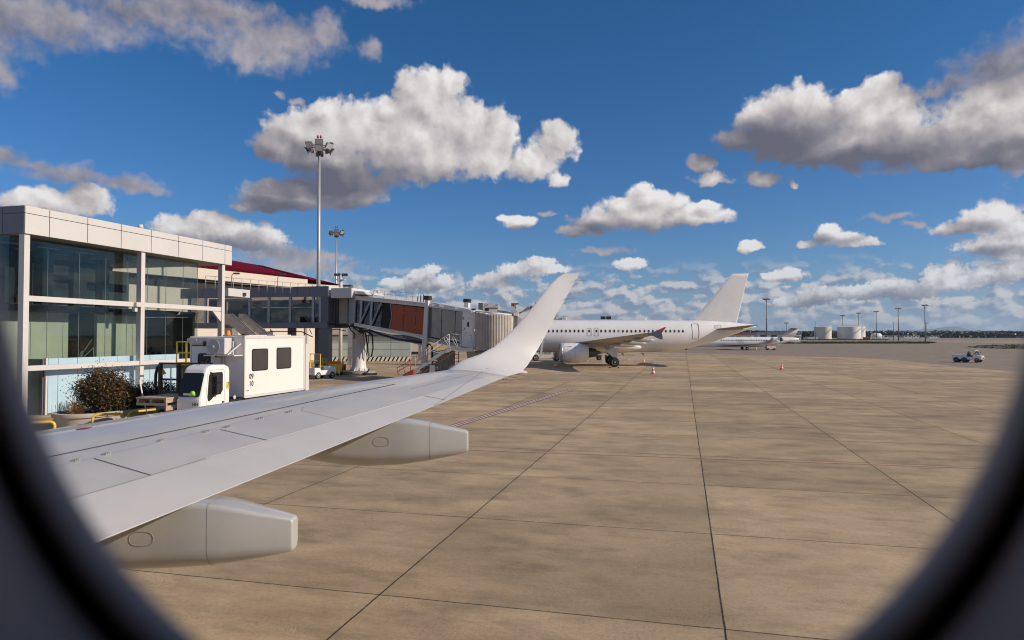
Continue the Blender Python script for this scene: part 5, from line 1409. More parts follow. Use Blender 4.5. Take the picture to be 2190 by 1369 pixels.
b = MB(); b.add([near(1092, 670, .3), near(1112, 672, .3), P(1138, 658, 57), P(1127, 656, 58), P(1098, 655.5, 57)], [(0, 1, 2, 3, 4)], False); b.build('canopy', MAT['steel'], br, recalc=False)
b = MB(); b.add([near(1110, 676, .3), P(1136, 658.5, 56.9), P(1142, 700, 56.5), near(1109, 735, .3)], [(0, 1, 2, 3)], False); b.build('canopy_side', MAT['truck_white'], br, recalc=False)
b = MB(); b.bar(near(1105, 672, .33), P(1128, 658, 56.9), .06); b.build('canopy_rib', MAT['trim_white'], br)
b = MB(); c = P(1097, 652, 57); b.cbox(c, (.3, .2, .25)); b.build('obstruction_lamp', MAT['red_paint'], br)
b = MB(); c = P(1136, 657.5, 56.8); b.cbox(c, (.18, .18, .22)); b.build('obstruction_lamp', MAT['red_paint'], br)
b = MB(); c = P(1103, 650, 57); b.cbox(c, (.5, .15, .12)); b.tube(c - V((0, 0, .4)), c, .03, n=6); b.build('camera', MAT['dark_metal'], br)
b = MB(); c = P(1145, 646, 58); b.tube(c, c - V((0, 0, .8)), .03, n=6); b.build('aerial', MAT['dark_metal'], br)
# wheel bogie under the lift columns
g0 = near(908, 700, .1); g0 = V((g0.x, g0.y, 0))
b = MB(); b.box((g0.x - .3, g0.y - .3, .7), (g0.x + .4, g0.y + 3.4, 1.1)); b.build('bogie_beam', MAT['steel_dark'], br)
for dy in (.2, 2.8): wheel(br, g0 + V((0.05, dy, .5)), .5, .35, (1, 0, 0))
b = MB(); b.path([g0 + V((.3, -.3, 2.9)), g0 + V((.5, -.3, 3.1)), g0 + V((.75, -.3, 2.9)), g0 + V((.8, -.3, 1.0))], .08, 8); b.build('hose', MAT['cable'], br)
# beige service hut and legs under the cab
b = MB(); c = P(957, 790, 60); b.box((c.x - .9, c.y, 0), (c.x + .6, c.y + 1.6, 2.3)); b.build('drive_housing', MAT['concrete_old'], br)
b = MB(); slab(b, [(990, 752), (1050, 757), (1040, 775), (995, 778)], 1.6, -.6); b.build('cab_underframe', MAT['under_grey'], br)
b = MB()
for x_ in (972, 981): b.bar(P(x_, 752, 57.5), P(x_, 790, 57.5), .07)
for y_ in (758, 766, 774, 781): b.bar(P(972, y_, 57.5), P(981, y_, 57.5), .05)
b.build('service_ladder', MAT['tread_red'], br)
# stair and platform at the service door
sb = thing('service_stair', 'steel service stair with dull red treads and white platform under the boarding bridge', 'stairs', (0, 0, 0))
YS = 56.0
def sp(px, py, off=0.0, k=0.0): return P(px, py, YS + k) - V((0, off, 0))
b = MB(); b.prism([sp(872, 800), sp(884, 800), sp(963, 747), sp(960, 741)], (0, .08, 0)); b.build('stringer', MAT['bridge_grey'], sb)
b = MB(); b.prism([sp(885, 808, 0, 1.0), sp(893, 808, 0, 1.0), sp(975, 752, 0, 1.0), sp(968, 749, 0, 1.0)], (0, .08, 0)); b.build('stringer', MAT['bridge_grey'], sb)
for k in range(15):
    u = k / 14; c = sp(888 + 78 * u, 801 - 53 * u, 0, .1)
    b = MB(); b.hexa([c, c + V((.34, 0, 0)), c + V((.34, 1.0, 0)), c + V((0, 1.0, 0)), c + V((0, 0, .05)), c + V((.34, 0, .05)), c + V((.34, 1.0, .05)), c + V((0, 1.0, .05))]); b.build('tread', MAT['tread_red'], sb)
b = MB()
for dz in (14, 24):
    b.path([sp(878, 793 - dz), sp(960, 739 - dz)], .022, 6); b.path([sp(880, 795 - dz, 0, 1.0), sp(962, 741 - dz, 0, 1.0)], .022, 6)
for u in (.1, .4, .7, 1.0):
    for kk in (0, 1.0): b.tube(sp(880 + 80 * u, 792 - 53 * u, 0, kk), sp(880 + 80 * u, 768 - 53 * u, 0, kk), .018, n=6)
b.build('handrail', MAT['bridge_white'], sb)
b = MB(); b.prism([sp(982, 745, .1), sp(1011, 745, .1), sp(1011, 752, .1), sp(982, 752, .1)], (0, 1.1, 0)); b.prism([sp(960, 741), (sp(982, 745)), sp(982, 750), sp(960, 746)], (0, 1.1, 0)); b.build('platform', MAT['trim_white'], sb)
b = MB()
for x in (961, 984.5, 1008): b.tube(sp(x, 745, .1), sp(x, 715 + (x - 961) * .03, .1), .035, n=8)
b.tube(sp(984.5, 716, .1), sp(1008, 717, .1), .035, n=8); b.tube(sp(984.5, 729, .1), sp(1008, 730, .1), .028, n=8); b.tube(sp(961, 714, .1), sp(984, 715.5, .1), .028, n=8); b.tube(sp(961, 726, .1), sp(984, 727.5, .1), .022, n=8)
b.path([sp(961, 741, .1), sp(951, 727, .1), sp(950, 722, .1), sp(953, 720, .1), sp(957, 724, .1), sp(961, 740, .1)], .028, 8)
b.path([sp(978, 742, .6), sp(970, 727, .6), sp(968, 721, .6), sp(971, 720, .6), sp(975, 725, .6), sp(981, 742, .6)], .022, 8)
b.build('guard_rail', MAT['trim_white'], sb)
b = MB(); c = sp(887, 800, .2); b.prism([sp(862, 801, .3, -1), sp(884, 790, .3, -1), sp(884, 803, .3, -1), sp(864, 806, .3, -1)], (0, 1.0, 0))
for p, q in (((852, 802), (849, 787)), ((849, 787), (882, 770)), ((867, 800), (862, 781)), ((879, 797), (877, 771)), ((850, 795), (882, 777))): b.tube(sp(*p, 0, -1), sp(*q, 0, -1), .03, n=6)
b.build('foot_section', MAT['red_paint'], sb)
b = MB(); b.prism([sp(919, 781), sp(929, 781), sp(929, 800), sp(919, 800)], (0, .5, 0)); b.build('leg_box', MAT['steel'], sb)
wheel(sb, sp(935, 787, 0, .2), .32, .2, (0, 1, 0))

# roof plant and railing seen over the bridge
def roofbox(name, label, cat, px0, py0, px1, py1, Y, dep, m, z0=None):
    a, c = P(px0, py1, Y), P(px1, py0, Y); t = thing(name, label, cat, ((a.x + c.x) / 2, a.y, 0))
    w = (c.x - a.x) / 2; b = MB(); b.box((-w, 0, a.z if z0 is None else z0), (w, dep, c.z)); b.build('casing', MAT[m], t, bevel=.03)
    return t, w, a.z, c.z
t_, w, z0, z1 = roofbox('roof_unit', 'grey air handling unit on roof behind the rotunda', 'air handling unit', 744, 611, 756, 626, 90, 2, 'galvanised', 0)
b = MB(); b.box((-w - .7, -.02, z1 - .1), (w * .2, .8, z1 + .12)); b.build('lid', MAT['dark_metal'], t_)
roofbox('roof_unit', 'small white box pair on roof right of the grey air unit', 'air handling unit', 759, 619, 765, 628, 90, 1.5, 'trim_white', 0)
roofbox('roof_unit', 'white square roof unit left of the dome camera', 'air handling unit', 770, 620, 777, 630, 90, 1.5, 'bridge_white', 0)
t_, w, z0, z1 = roofbox('roof_unit', 'wide pale roof unit with two dark vents right of the black column caps', 'air handling unit', 1032, 648, 1067, 664, 88, 2.4, 'panel_white', 0)
b = MB(); b.box((-w - .55, -.01, z1 - 1.2), (-w - .02, 2, z1)); b.build('side_panel', MAT['steel_dark'], t_)
for x in (-.55, .75): b = MB(); b.bar((x - .2, -.06, z1 - .42), (x + .2, -.06, z1 - .2), .12, .05); b.build('vent_flap', MAT['dark_metal'], t_)
b = MB(); b.box((-.4, -.05, z1 - .72), (.9, -.01, z1 - .62)); b.build('louvre', MAT['dark_metal'], t_)
c = near(789, 622, -1.0); t_ = thing('dome_camera', 'white dome camera on a bent post over the bridge tunnel', 'camera', (c.x, c.y, c.z - .6))
b = MB(); b.path([(-.15, 0, 0), (-.15, 0, .6), (.0, 0, .75), (.25, 0, .72)], .07, 8); b.build('arm', MAT['trim_white'], t_); b = MB(); b.lathe([(.001, -.22), (.12, -.18), (.16, 0), (.10, .1), (.001, .12)], 14, Matrix.Translation((.3, 0, .62))); b.build('dome', MAT['trim_white'], t_)
t_ = thing('rooftop_fence', 'thin wire railing on the far roof above the rust-brown panels', 'railing', (0, 0, 0))
b = MB(); p0, p1 = P(800, 621, 96), P(907, 628, 92)
for k in range(10):
    q = p0.lerp(p1, k / 9); b.tube(V((q.x, q.y, 6.5)), q, .035, n=5)
for dz in (0, -.5): b.tube(p0 + V((0, 0, dz)), p1 + V((0, 0, dz)), .02, n=5)
b.build('rails', MAT['galvanised'], t_)
b = MB(); c = P(829, 629, 94); b.tube((c.x, c.y, 6.5), c, .06, n=6); b.cbox(c + V((.25, 0, 0)), (.7, .2, .15)); b.build('lamp_arm', MAT['trim_white'], t_)
b = MB(); c = P(903, 631, 93)
for dx in (-.6, -.2, .2): b.tube((c.x + dx, c.y, 6.0), (c.x + dx, c.y, c.z + dx * .3), .09, n=6)
b.build('antenna_stubs', MAT['dark_metal'], t_)
t_ = thing('pier_building', 'low far pier building with green glass wall behind the striped barrier', 'building', (0, 0, 0))
p0, p1 = P(560, 769, 108), P(879, 766, 108); 
def wallseg(b, px0, px1, z0, z1, Y, th=.3, off=0.0):
    a, c = P(px0, 718, Y), P(px1, 718, Y); b.box((a.x, Y - off, z0), (c.x, Y - off + th, z1))
xs = [560, 600, 640, 700, 770, 836, 879]
for i in range(len(xs) - 1):
    for z0, z1 in ((.45, 1.65), (1.70, 2.75), (2.80, 3.72)):
        b = MB(); wallseg(b, xs[i] + .4, xs[i + 1] - .4, z0, z1, 108); b.build('glass_panel', MAT['green_glass'], t_)
b = MB(); wallseg(b, 560, 879, .0, 3.75, 108.35, .3); b.build('panel_backing', MAT['trim_white'], t_)
b = MB(); wallseg(b, 560, 900, 3.76, 3.98, 107.6, 4); b.build('roof_edge', MAT['dark_metal'], t_)
b = MB(); wallseg(b, 545, 908, 3.99, 6.1, 110, 12); b.build('upper_wall', MAT['beige_wall'], t_)
b = MB(); a = P(903, 718, 104); b.box((a.x, 104, 0), (a.x + .5, 104.5, 3.9)); b.build('pillar', MAT['beige_wall'], t_)
b = MB(); a = P(895, 718, 106); b.box((a.x, 106, 0), (a.x + .45, 106.5, 3.9)); b.build('pillar', MAT['concrete_old'], t_)
# striped barrier in front
t_ = thing('striped_barrier', 'long low barrier with black and cream diagonal stripes before the green glass wall', 'barrier', (0, 0, 0))
a, c = P(706, 775, 99), P(876, 775, 99)
b = MB(); b.box((a.x, 99, .12), (c.x, 99.25, .78)); b.build('beam', MAT['black'], t_)
b = MB(); n = 19; w = (c.x - a.x) / n
for k in range(n):
    x = a.x + w * k + .02; b.prism([(x, 98.97, .14), (x + w * .60, 98.97, .14), (x + w * .60 + .32, 98.97, .76), (x + .32, 98.97, .76)], (0, .02, 0))
    if k % 2 == 0: b.box((x + .1, 98.9, 0), (x + .2, 99.3, .12))
b.build('stripes', MAT['barrier_cream'], t_)

# ------------------------------------------------------------------ parked airliner
YA = 87.2
mat('tail_shade', (0.24, 0.22, 0.19), 0.5, var=0.06)  # shade under the tailplane put into a darker base colour
SC = F / YA
def ax(px): return (px - CX) / SC                     # photo column on the fuselage axis plane
def az(py, Y=YA): return EYE.z + (718.0 - py) / F * Y
AP = V((ax(987), YA, 0))                              # nose
jet = thing('parked_airliner', 'white twin-engine airliner parked side-on behind the winglet', 'airliner', AP)
def body_ring(x, r, zc, n=32, sy=1.0, sz=1.0):
    return [V((x, sy * r * math.cos(2 * math.pi * k / n), zc + sz * r * math.sin(2 * math.pi * k / n))) for k in range(n)]
RA_ = 1.975
prof = [(0.0, .05, 3.1), (.25, .55, 3.15), (.8, 1.0, 3.3), (1.6, 1.38, 3.45), (2.6, 1.66, 3.58), (3.8, 1.86, 3.68), (5.0, 1.95, 3.75), (6.2, RA_, 3.78), (24.5, RA_, 3.78),
        (26.5, 1.93, 3.83), (28.5, 1.80, 3.96), (30.5, 1.55, 4.17), (32.5, 1.22, 4.42), (34.2, .88, 4.66), (35.6, .58, 4.85), (36.8, .32, 4.98), (37.4, .18, 5.02), (37.55, .10, 5.02)]
b = MB(); b.smooth = True; b.loft([body_ring(x, r, zc, 40, 1.0, 1.045 if 4 < x < 27 else 1.02) for x, r, zc in prof])
b.build('fuselage', MAT['aircraft_white'], jet)
def rad_at(x):
    for (x0, r0, z0), (x1, r1, z1) in zip(prof[:-1], prof[1:]):
        if x0 <= x <= x1:
            u = (x - x0) / (x1 - x0); return r0 + (r1 - r0) * u, z0 + (z1 - z0) * u
    return .1, 5
zw = az(708.0, YA - 1.9)
def skin(x, z, d=.012):
    r, zc = rad_at(x); sz = 1.045
    s_ = max(-.99, min(.99, (z - zc) / (r * sz))); return V((x, -r * math.sqrt(1 - s_ * s_) - d, z))
def skin_patch(b, x, z, w, h, d=.012, rr=.45, n=14):
    pts = []
    for k in range(n):
        a = 2 * math.pi * k / n; c, s_ = math.cos(a), math.sin(a)
        pts.append(skin(x + math.copysign(abs(c) ** rr, c) * w / 2, z + math.copysign(abs(s_) ** rr, s_) * h / 2, d))
    b.add(pts, [tuple(range(n))], False)
rnd = random.Random(4)
wins = [1171 + 8.96 * k for k in range(-18, 9)] + [1281.8 + 9.02 * k for k in range(0, 17)] + [1440.5, 1447.5 - 0]
wx_ = []
for k in range(-19, 9): wx_.append(1172 + 8.95 * k)
x_ = 1281.8
while x_ < 1460: wx_.append(x_); x_ += 9.02
wx_ += [1256.8, 1271.5]
for px in wx_:
    x = (px - 987) / SC
    if x < 4.2: continue
    z = zw + (-.02 if x > 20 else 0)
    b = MB(); skin_patch(b, x, z, .27, .37, .010, .7); o = b.build('window', MAT['seam_grey'], jet, recalc=False)
    if rnd.random() > .12:
        b = MB(); skin_patch(b, x - (.03 if rnd.random() > .4 else -.02), z, .17, .28, .016, .8)
        b.build('pane', MAT['black'], o, recalc=False)
def outline(px, zc, w, h, name, m='seam_grey', r=.022):
    x = (px - 987) / SC; pts = []
    rr_ = rrect(0, 0, w, h, .12, 4); rr_ = rr_ + rr_[:1]
    for (u0, v0), (u1, v1) in zip(rr_[:-1], rr_[1:]):
        for q_ in range(6): pts.append(skin(x + u0 + (u1 - u0) * q_ / 6, zc + v0 + (v1 - v0) * q_ / 6, .006))
    b = MB(); b.path(pts + pts[:1], r, 4); return b.build(name, MAT[m], jet)
outline(1256.8, zw - .12, .52, .98, 'overwing_exit'); outline(1271.5, zw - .12, .52, .98, 'overwing_exit'); outline(1480.7, az(708.5), .85, 1.85, 'passenger_door', 'under_grey', .035)
b = MB(); r_, zc_ = rad_at(32); skin_patch(b, 32.4, 4.95, .9, .5, .02, .4); b.build('tail_panel', MAT['trim_white'], jet, recalc=False)
# belly fairing
b = MB(); b.smooth = True
bf = [(11.4, .05, .1), (12.0, 1.1, .35), (13.2, 1.75, .60), (15, 2.05, .80), (18, 2.2, .88), (20.5, 2.15, .86), (22.0, 1.9, .74), (23.2, 1.3, .50), (23.8, .5, .2), (23.9, .05, .05)]
b.loft([[V((x, w * math.cos(2 * math.pi * k / 24), 2.45 + (hh if math.sin(2 * math.pi * k / 24) < 0 else hh * .8) * math.sin(2 * math.pi * k / 24))) for k in range(24)] for x, w, hh in bf])
b.build('belly_fairing', MAT['aircraft_white'], jet)
# fin
def flat_foil(b, secs, n=10):
    """secs: (le, te, thickness vector)"""
    rings = []
    for le, te, tv in secs:
        le, te, tv = V(le), V(te), V(tv); up, lo = [], []
        for i in range(n + 1):
            u = .5 - .5 * math.cos(math.pi * i / n); y = 2.6 * (0.2969 * math.sqrt(u) - .126 * u - .3516 * u * u + .2843 * u ** 3 - .1015 * u ** 4) * 2
            up.append(le + (te - le) * u + tv * y); lo.append(le + (te - le) * u - tv * y)
        rings.append(up + lo[::-1])
    b.smooth = True; b.loft(rings)
fx = lambda px: (px - 987) / SC
b = MB(); flat_foil(b, [((fx(1466), 0, 5.45), (fx(1575), 0, 5.3), (0, .10, 0)), ((fx(1486), 0, az(679)), (fx(1577), 0, az(685)), (0, .22, 0)), ((fx(1496), 0, az(668)), (fx(1579.5), 0, az(675)), (0, .22, 0)), ((fx(1562), 0, az(590)), (fx(1599.5), 0, az(592)), (0, .10, 0)), ((fx(1568), 0, az(585.5)), (fx(1602), 0, az(584.5)), (0, .05, 0))])
fin = b.build('tail_fin', MAT['aircraft_white'], jet)
def rel(px, py, Y): return P(px, py, Y) - AP
for s_ in (-1, 1):
    b = MB(); tip = 6.1
    flat_foil(b, [((fx(1520), s_ * .5, 4.60), (fx(1590), s_ * .5, 4.66), (0, 0, .26)), ((fx(1524), s_ * .95, 4.62), (fx(1583), s_ * .95, 4.70), (0, 0, .24)), ((34.4, s_ * 6.0, 5.05), (35.7, s_ * 6.1, 5.06), (0, 0, .05)), ((34.7, s_ * 6.2, 5.06), (35.65, s_ * 6.22, 5.07), (0, 0, .02))])
    b.build('tailplane', MAT['tail_shade'], jet)
# wings
for s_ in (-1, 1):
    b = MB()
    def wp(x, y, z): return (x, s_ * y, z)
    x0 = AP.x
    flat_foil(b, [(wp(11.9, .8, 2.55), wp(19.3, .8, 2.45), (0, 0, .32)), (wp(13.0, 2.6, 2.78), wp(19.4, 2.6, 2.62), (0, 0, .32)), (wp(14.9, 6.4, 3.12), wp(19.6, 6.4, 2.95), (0, 0, .22)), (wp(20.15, 16.7, 4.08), wp(21.75, 16.7, 4.06), (0, 0, .07))])
    w_ = b.build('wing', MAT['under_grey'], jet)
    b = MB(); fp = [(20.1, -.04), (21.0, .10), (22.15, .62), (22.35, .62), (21.9, .05), (22.0, -.62), (21.75, -.64), (21.0, -.30)]
    b.prism([V((x, s_ * 16.78, 4.08 + z)) for x, z in fp], (0, .05 * s_, 0)); wf = b.build('wingtip_fence', MAT['winglet_grey'], jet)
    b = MB(); b.prism([V((x, s_ * 16.76, 4.08 + z)) for x, z in [(21.35, .27), (22.15, .625), (22.36, .625), (22.05, .27)]], (0, .09 * s_, 0)); b.build('red_tip', MAT['winglet_red'], wf)
    for yy, xa, L_, zz in ((6.6, 17.8, 3.6, 2.72), (9.6, 18.6, 3.2, 3.02), (12.6, 19.4, 2.7, 3.38)):
        b = MB(); b.smooth = True
        b.loft([[V((xa + L_ * u, s_ * yy + r * .8 * math.cos(2 * math.pi * k / 12), zz - .05 * u + r * 1.0 * math.sin(2 * math.pi * k / 12))) for k in range(12)] for u, r in ((0, .05), (.2, .20), (.5, .26), (.8, .17), (1, .03))])
        b.build('flap_fairing', MAT['fairing_paint'], jet)
# engines
for s_ in (-1, 1):
    ey = s_ * 5.75; ez = 1.80
    M = Matrix.Translation((0, ey, ez)) @ Matrix.Rotation(R(90), 4, 'Y')
    ex0 = 12.15 if s_ < 0 else 12.15
    b = MB(); b.smooth = True
    b.lathe([(.92, ex0 + .5), (.95, ex0 + .1), (1.02, ex0), (1.09, ex0 + .08), (1.15, ex0 + .4), (1.17, ex0 + 1.2), (1.14, ex0 + 2.2), (1.03, ex0 + 3.35), (.97, ex0 + 3.36), (.95, ex0 + 2.8)], 40, M, False)
    nac = b.build('nacelle', MAT['aircraft_white'], jet)
    b = MB(); b.lathe([(1.025, ex0 - .004), (1.10, ex0 + .08), (1.145, ex0 + .28), (1.157, ex0 + .28), (1.10, ex0 + .05), (1.02, ex0 - .02), (.94, ex0 + .1), (.94, ex0 + .12)], 40, M, False); b.build('inlet_lip', MAT['wing_metal'], nac)
    b = MB(); b.lathe([(.001, ex0 + .5), (.93, ex0 + .55)], 30, M, False); b.lathe([(.001, ex0 + 2.9), (.96, ex0 + 2.95)], 30, M, False); b.build('fan', MAT['dark_metal'], nac)
    b = MB(); b.smooth = True; b.lathe([(.62, ex0 + 2.9), (.60, ex0 + 3.6), (.48, ex0 + 4.3), (.44, ex0 + 4.3), (.30, ex0 + 4.4), (.10, ex0 + 4.9), (.001, ex0 + 4.95)], 28, M, False); b.build('exhaust_nozzle', MAT['dark_metal'], nac)
    b = MB(); b.prism([(ex0 + 1.2, ey - .12, 2.8), (ex0 + 4.6, ey - .12, 2.95), (ex0 + 5.3, ey - .12, 2.8), (ex0 + 4.0, ey - .12, 2.35), (ex0 + 3.2, ey - .12, 2.6)], (0, .24, 0)); b.build('pylon', MAT['under_grey'], jet)
    b = MB(); b.prism([(ex0 + .75, ey + s_ * .88, ez + .73), (ex0 + 1.35, ey + s_ * .86, ez + .79), (ex0 + 1.35, ey + s_ * .90, ez + .74), (ex0 + 1.0, ey + s_ * .91, ez + .68)], (0, s_ * .06, .02)); b.build('nacelle_vent', MAT['under_grey'], nac)
    for xx in (ex0 + 1.75, ex0 + .45):
        b = MB(); b.lathe([(1.165, xx), (1.172, xx), (1.172, xx + .012), (1.165, xx + .012)], 40, M, False); b.build('nacelle_seam', MAT['seam_grey'], nac)
# landing gear
for s_ in (-1, 1):
    gx_, gy = fx(1313.7) * 1.0, s_ * 3.80
    if s_ < 0: gx_ = P(1313.7, 770, YA - 4.05).x - AP.x
    else: gx_ = gx_
    b = MB(); b.tube((gx_, gy, .6), (gx_, gy, 2.7), .13, .16, 12); b.bar((gx_ - .1, gy, 1.5), (gx_ - 1.2, gy + .3 * -s_, 2.5), .1); b.build('main_gear_leg', MAT['steel'], jet)
    b = MB(); b.prism([(gx_ - 1.05, gy + s_ * .18, 2.45), (gx_ + .42, gy + s_ * .18, 2.35), (gx_ + .38, gy + s_ * .18, 1.1), (gx_ - .1, gy + s_ * .18, 1.15), (gx_ - .95, gy + s_ * .18, 1.9)], (0, .05 * s_, 0)); b.build('gear_door', MAT['steel'], jet)
    for dy in (-.42, .42): wheel(jet, (gx_ + (0 if dy * s_ > 0 else .04), gy + dy, .60), .60, .40, (0, 1, 0))
ng = fx(987) + 5.07
b = MB(); b.tube((ng, 0, .4), (ng, 0, 2.3), .09, .11, 10); b.build('nose_gear_leg', MAT['steel'], jet)
for dy in (-.22, .22): wheel(jet, (ng, dy, .40), .40, .22, (0, 1, 0))
b = MB(); b.prism([(fx(1377), -.02, 5.82), (fx(1384), -.02, 6.25), (fx(1385), -.02, 6.25), (fx(1383), -.02, 5.82)], (0, .05, 0)); b.build('antenna', MAT['aircraft_white'], jet)
b = MB(); b.prism([(fx(1451), -.02, 5.82), (fx(1454), -.02, 6.05), (fx(1455.5), -.02, 6.05), (fx(1456), -.02, 5.82)], (0, .05, 0)); b.build('antenna', MAT['aircraft_white'], jet)
for px in (1328, 1371):
    b = MB(); b.prism([(fx(px), -.02, 1.62), (fx(px + 5), -.02, 1.25), (fx(px + 6), -.02, 1.25), (fx(px + 5), -.02, 1.62)], (0, .05, 0)); b.build('drain_mast', MAT['under_grey'], jet)

# ------------------------------------------------------------------ regional jet beyond
YR = 186.0; SR = F / YR
RP = V(((1422 - CX) / SR, YR, 0)); rx = lambda px: (px - 1422) / SR
rz_ = lambda py: EYE.z + (718.0 - py) / F * YR
rj = thing('regional_jet', 'small white T-tail regional jet parked beyond the airliner tail', 'airliner', RP)
pr = [(0, .05, 1.75), (.5, .5, 1.85), (1.5, .9, 2.0), (3, 1.2, 2.1), (4.5, 1.35, 2.15), (26, 1.35, 2.15), (29, 1.2, 2.3), (32, .85, 2.6), (34.5, .55, 2.8), (36.3, .35, 2.9), (36.5, .1, 2.9)]
b = MB(); b.smooth = True; b.loft([body_ring(x, r, zc, 24) for x, r, zc in pr]); b.build('fuselage', MAT['aircraft_white'], rj)
for k in range(27):
    px = 1539 + 5.36 * k
    if px > 1640: break
    if 16 < k < 0: continue
    b = MB(); zz = rz_(728.2); y_ = -math.sqrt(1.35 ** 2 - (zz - 2.15) ** 2) - .01; b.prism([(rx(px) + .17 * math.cos(a), y_, zz + .26 * math.sin(a)) for a in [2 * math.pi * q / 8 for q in range(8)]], (0, -.01, 0)); b.build('window', MAT['black'], rj)
for px in (1577, 1584):
    b = MB(); b.path([(rx(px) + u, -1.37, rz_(730) + v) for u, v in rrect(0, 0, .55, 1.0, .12, 3)] + [(rx(px) + rrect(0, 0, .55, 1.0, .12, 3)[0][0], -1.37, rz_(730) + rrect(0, 0, .55, 1.0, .12, 3)[0][1])], .03, 4); b.build('exit_door', MAT['seam_grey'], rj)
b = MB(); flat_foil(b, [((rx(1664), 0, 3.1), (rx(1697), 0, 3.2), (0, .16, 0)), ((rx(1690), 0, rz_(702.5)), (rx(1709), 0, rz_(703)), (0, .1, 0))]); b.build('tail_fin', MAT['panel_white'], rj)
for s_ in (-1, 1):
    b = MB(); flat_foil(b, [((rx(1690), 0, rz_(702)), (rx(1708), 0, rz_(702.5)), (0, 0, .12)), ((rx(1697), s_ * 4.3, rz_(701.5)), (rx(1712), s_ * 4.3, rz_(702.5)), (0, 0, .06))]); b.build('tailplane', MAT['aircraft_white'], rj)
    M = Matrix.Translation((0, s_ * 2.1, 2.75)) @ Matrix.Rotation(R(90), 4, 'Y'); e0 = rx(1643) if s_ < 0 else rx(1643)
    b = MB(); b.smooth = True; b.lathe([(.45, e0 + .3), (.62, e0), (.74, e0 + .3), (.76, e0 + 1.1), (.66, e0 + 2.1), (.6, e0 + 2.1)], 24, M, False); n_ = b.build('engine', MAT['aircraft_white'], rj)
    b = MB(); b.lathe([(.001, e0 + .4), (.6, e0 + .4)], 20, M, False); b.lathe([(.6, e0 + 2.05), (.45, e0 + 2.8), (.25, e0 + 3.2), (.001, e0 + 3.3)], 20, M, False); b.build('exhaust_nozzle', MAT['dark_metal'], n_)
    b = MB(); b.box((e0 + .5, min(s_ * 1.1, s_ * 1.9), 2.65), (e0 + 1.9, max(s_ * 1.1, s_ * 1.9), 2.85)); b.build('engine_pylon', MAT['aircraft_white'], rj)
    b = MB(); flat_foil(b, [((rx(1545), s_ * .6, 1.1), (rx(1592), s_ * .6, 1.05), (0, 0, .2)), ((rx(1600), s_ * 11.4, 1.85), (rx(1611), s_ * 11.4, 1.85), (0, 0, .06)), ((rx(1613), s_ * 12.0, 3.0), (rx(1618), s_ * 12.0, 3.0), (0, 0, .02))]); b.build('wing', MAT['under_grey'], rj)
    wheel(rj, (rx(1592), s_ * 2.0, .42), .42, .45, (0, 1, 0))
    b = MB(); b.tube((rx(1592), s_ * 2.0, .4), (rx(1592), s_ * 1.8, 1.2), .12, n=8); b.build('main_gear_leg', MAT['steel'], rj)
b = MB(); b.tube((rx(1467), 0, .3), (rx(1467), 0, 1.0), .09, n=8); b.build('nose_gear_leg', MAT['steel'], rj); wheel(rj, (rx(1467), 0, .32), .32, .4, (0, 1, 0))
b = MB(); b.box((rx(1641), -3.0, 1.0), (rx(1652), -2.9, 1.25)); b.build('red_cover', MAT['orange_stripe'], rj)

# ------------------------------------------------------------------ cones
def make_cone(label, px, py, h=.75):
    p = G(px, py); t_ = thing('traffic_cone', label, 'traffic cone', (p.x, p.y, 0), 0, 'traffic cones on the apron')
    s_ = h / .75
    b = MB(); b.lathe([(.20 * s_, .04), (.165 * s_, .16 * s_), (.16 * s_, .16 * s_)], 18, None, False); b.lathe([(.118 * s_, .34 * s_), (.088 * s_, .48 * s_)], 18, None, False); b.lathe([(.055 * s_, .62 * s_), (.028 * s_, .75 * s_), (.001, .75 * s_)], 18, None, False)
    b.build('cone', MAT['cone_orange'], t_)
    b = MB(); b.lathe([(.168 * s_, .155 * s_), (.120 * s_, .345 * s_)], 18, None, False); b.lathe([(.090 * s_, .475 * s_), (.057 * s_, .625 * s_)], 18, None, False); b.build('reflective_band', MAT['cone_white'], t_)
    b = MB(); b.cbox((0, 0, .025), (.48 * s_, .48 * s_, .05)); b.build('base', MAT['cone_orange'], t_, bevel=.01)
    return t_
for lb, px, py, h in (('orange and white cone alone on the open apron nearest below the airliner tail', 1397, 800.5, .78), ('orange and white cone standing apart far right of the airliner tail', 1672, 790.5, .72),
                      ('orange and white cone behind the wheels under the airliner rear fuselage', 1376.5, 775.5, .68), ('orange cone in the aircraft shadow left of the engine', 1188, 785.5, .78),
                      ('orange cone half hidden behind the bottom of the engine', 1203, 778.5, .68), ('tiny orange cone beside the regional jet wheels', 1617, 748.5, .9), ('orange cone standing right of the white bridge column', 771, 796, .90)):
    make_cone(lb, px, py, h)

# ------------------------------------------------------------------ ground vehicles
def body_prof(b, prof_, w, x_of=0.0):
    b.prism([(x, -w / 2, z) for x, z in prof_], (0, w, 0))
# white tow tractor on the far right, front turned towards the sun
p = G(2080, 775.5)
tg = thing('tow_tractor', 'white open-cab tow tractor alone on the taxiway at far right', 'tow tractor', (p.x - .1, p.y + .8, 0), R(-48))
b = MB(); body_prof(b, [(-1.75, .42), (1.75, .42), (1.85, .60), (1.78, .98), (.75, 1.02), (.70, .80), (.0, .78), (-.1, 1.10), (-1.6, 1.08), (-1.80, .9)], 1.5); b.build('body', MAT['cab_white'], tg, bevel=.04)
b = MB()
for y in (-.7, .7): b.bar((1.30, y, 1.0), (1.05, y, 1.72), .07); b.bar((.0, y, 1.0), (.05, y, 1.72), .08)
b.bar((1.05, -.72, 1.72), (1.05, .72, 1.72), .07); b.bar((.05, -.72, 1.72), (.05, .72, 1.72), .07); b.bar((1.05, -.7, 1.74), (.05, -.7, 1.74), .06); b.bar((1.05, .7, 1.74), (.05, .7, 1.74), .06)
b.build('cab_frame', MAT['cab_white'], tg)
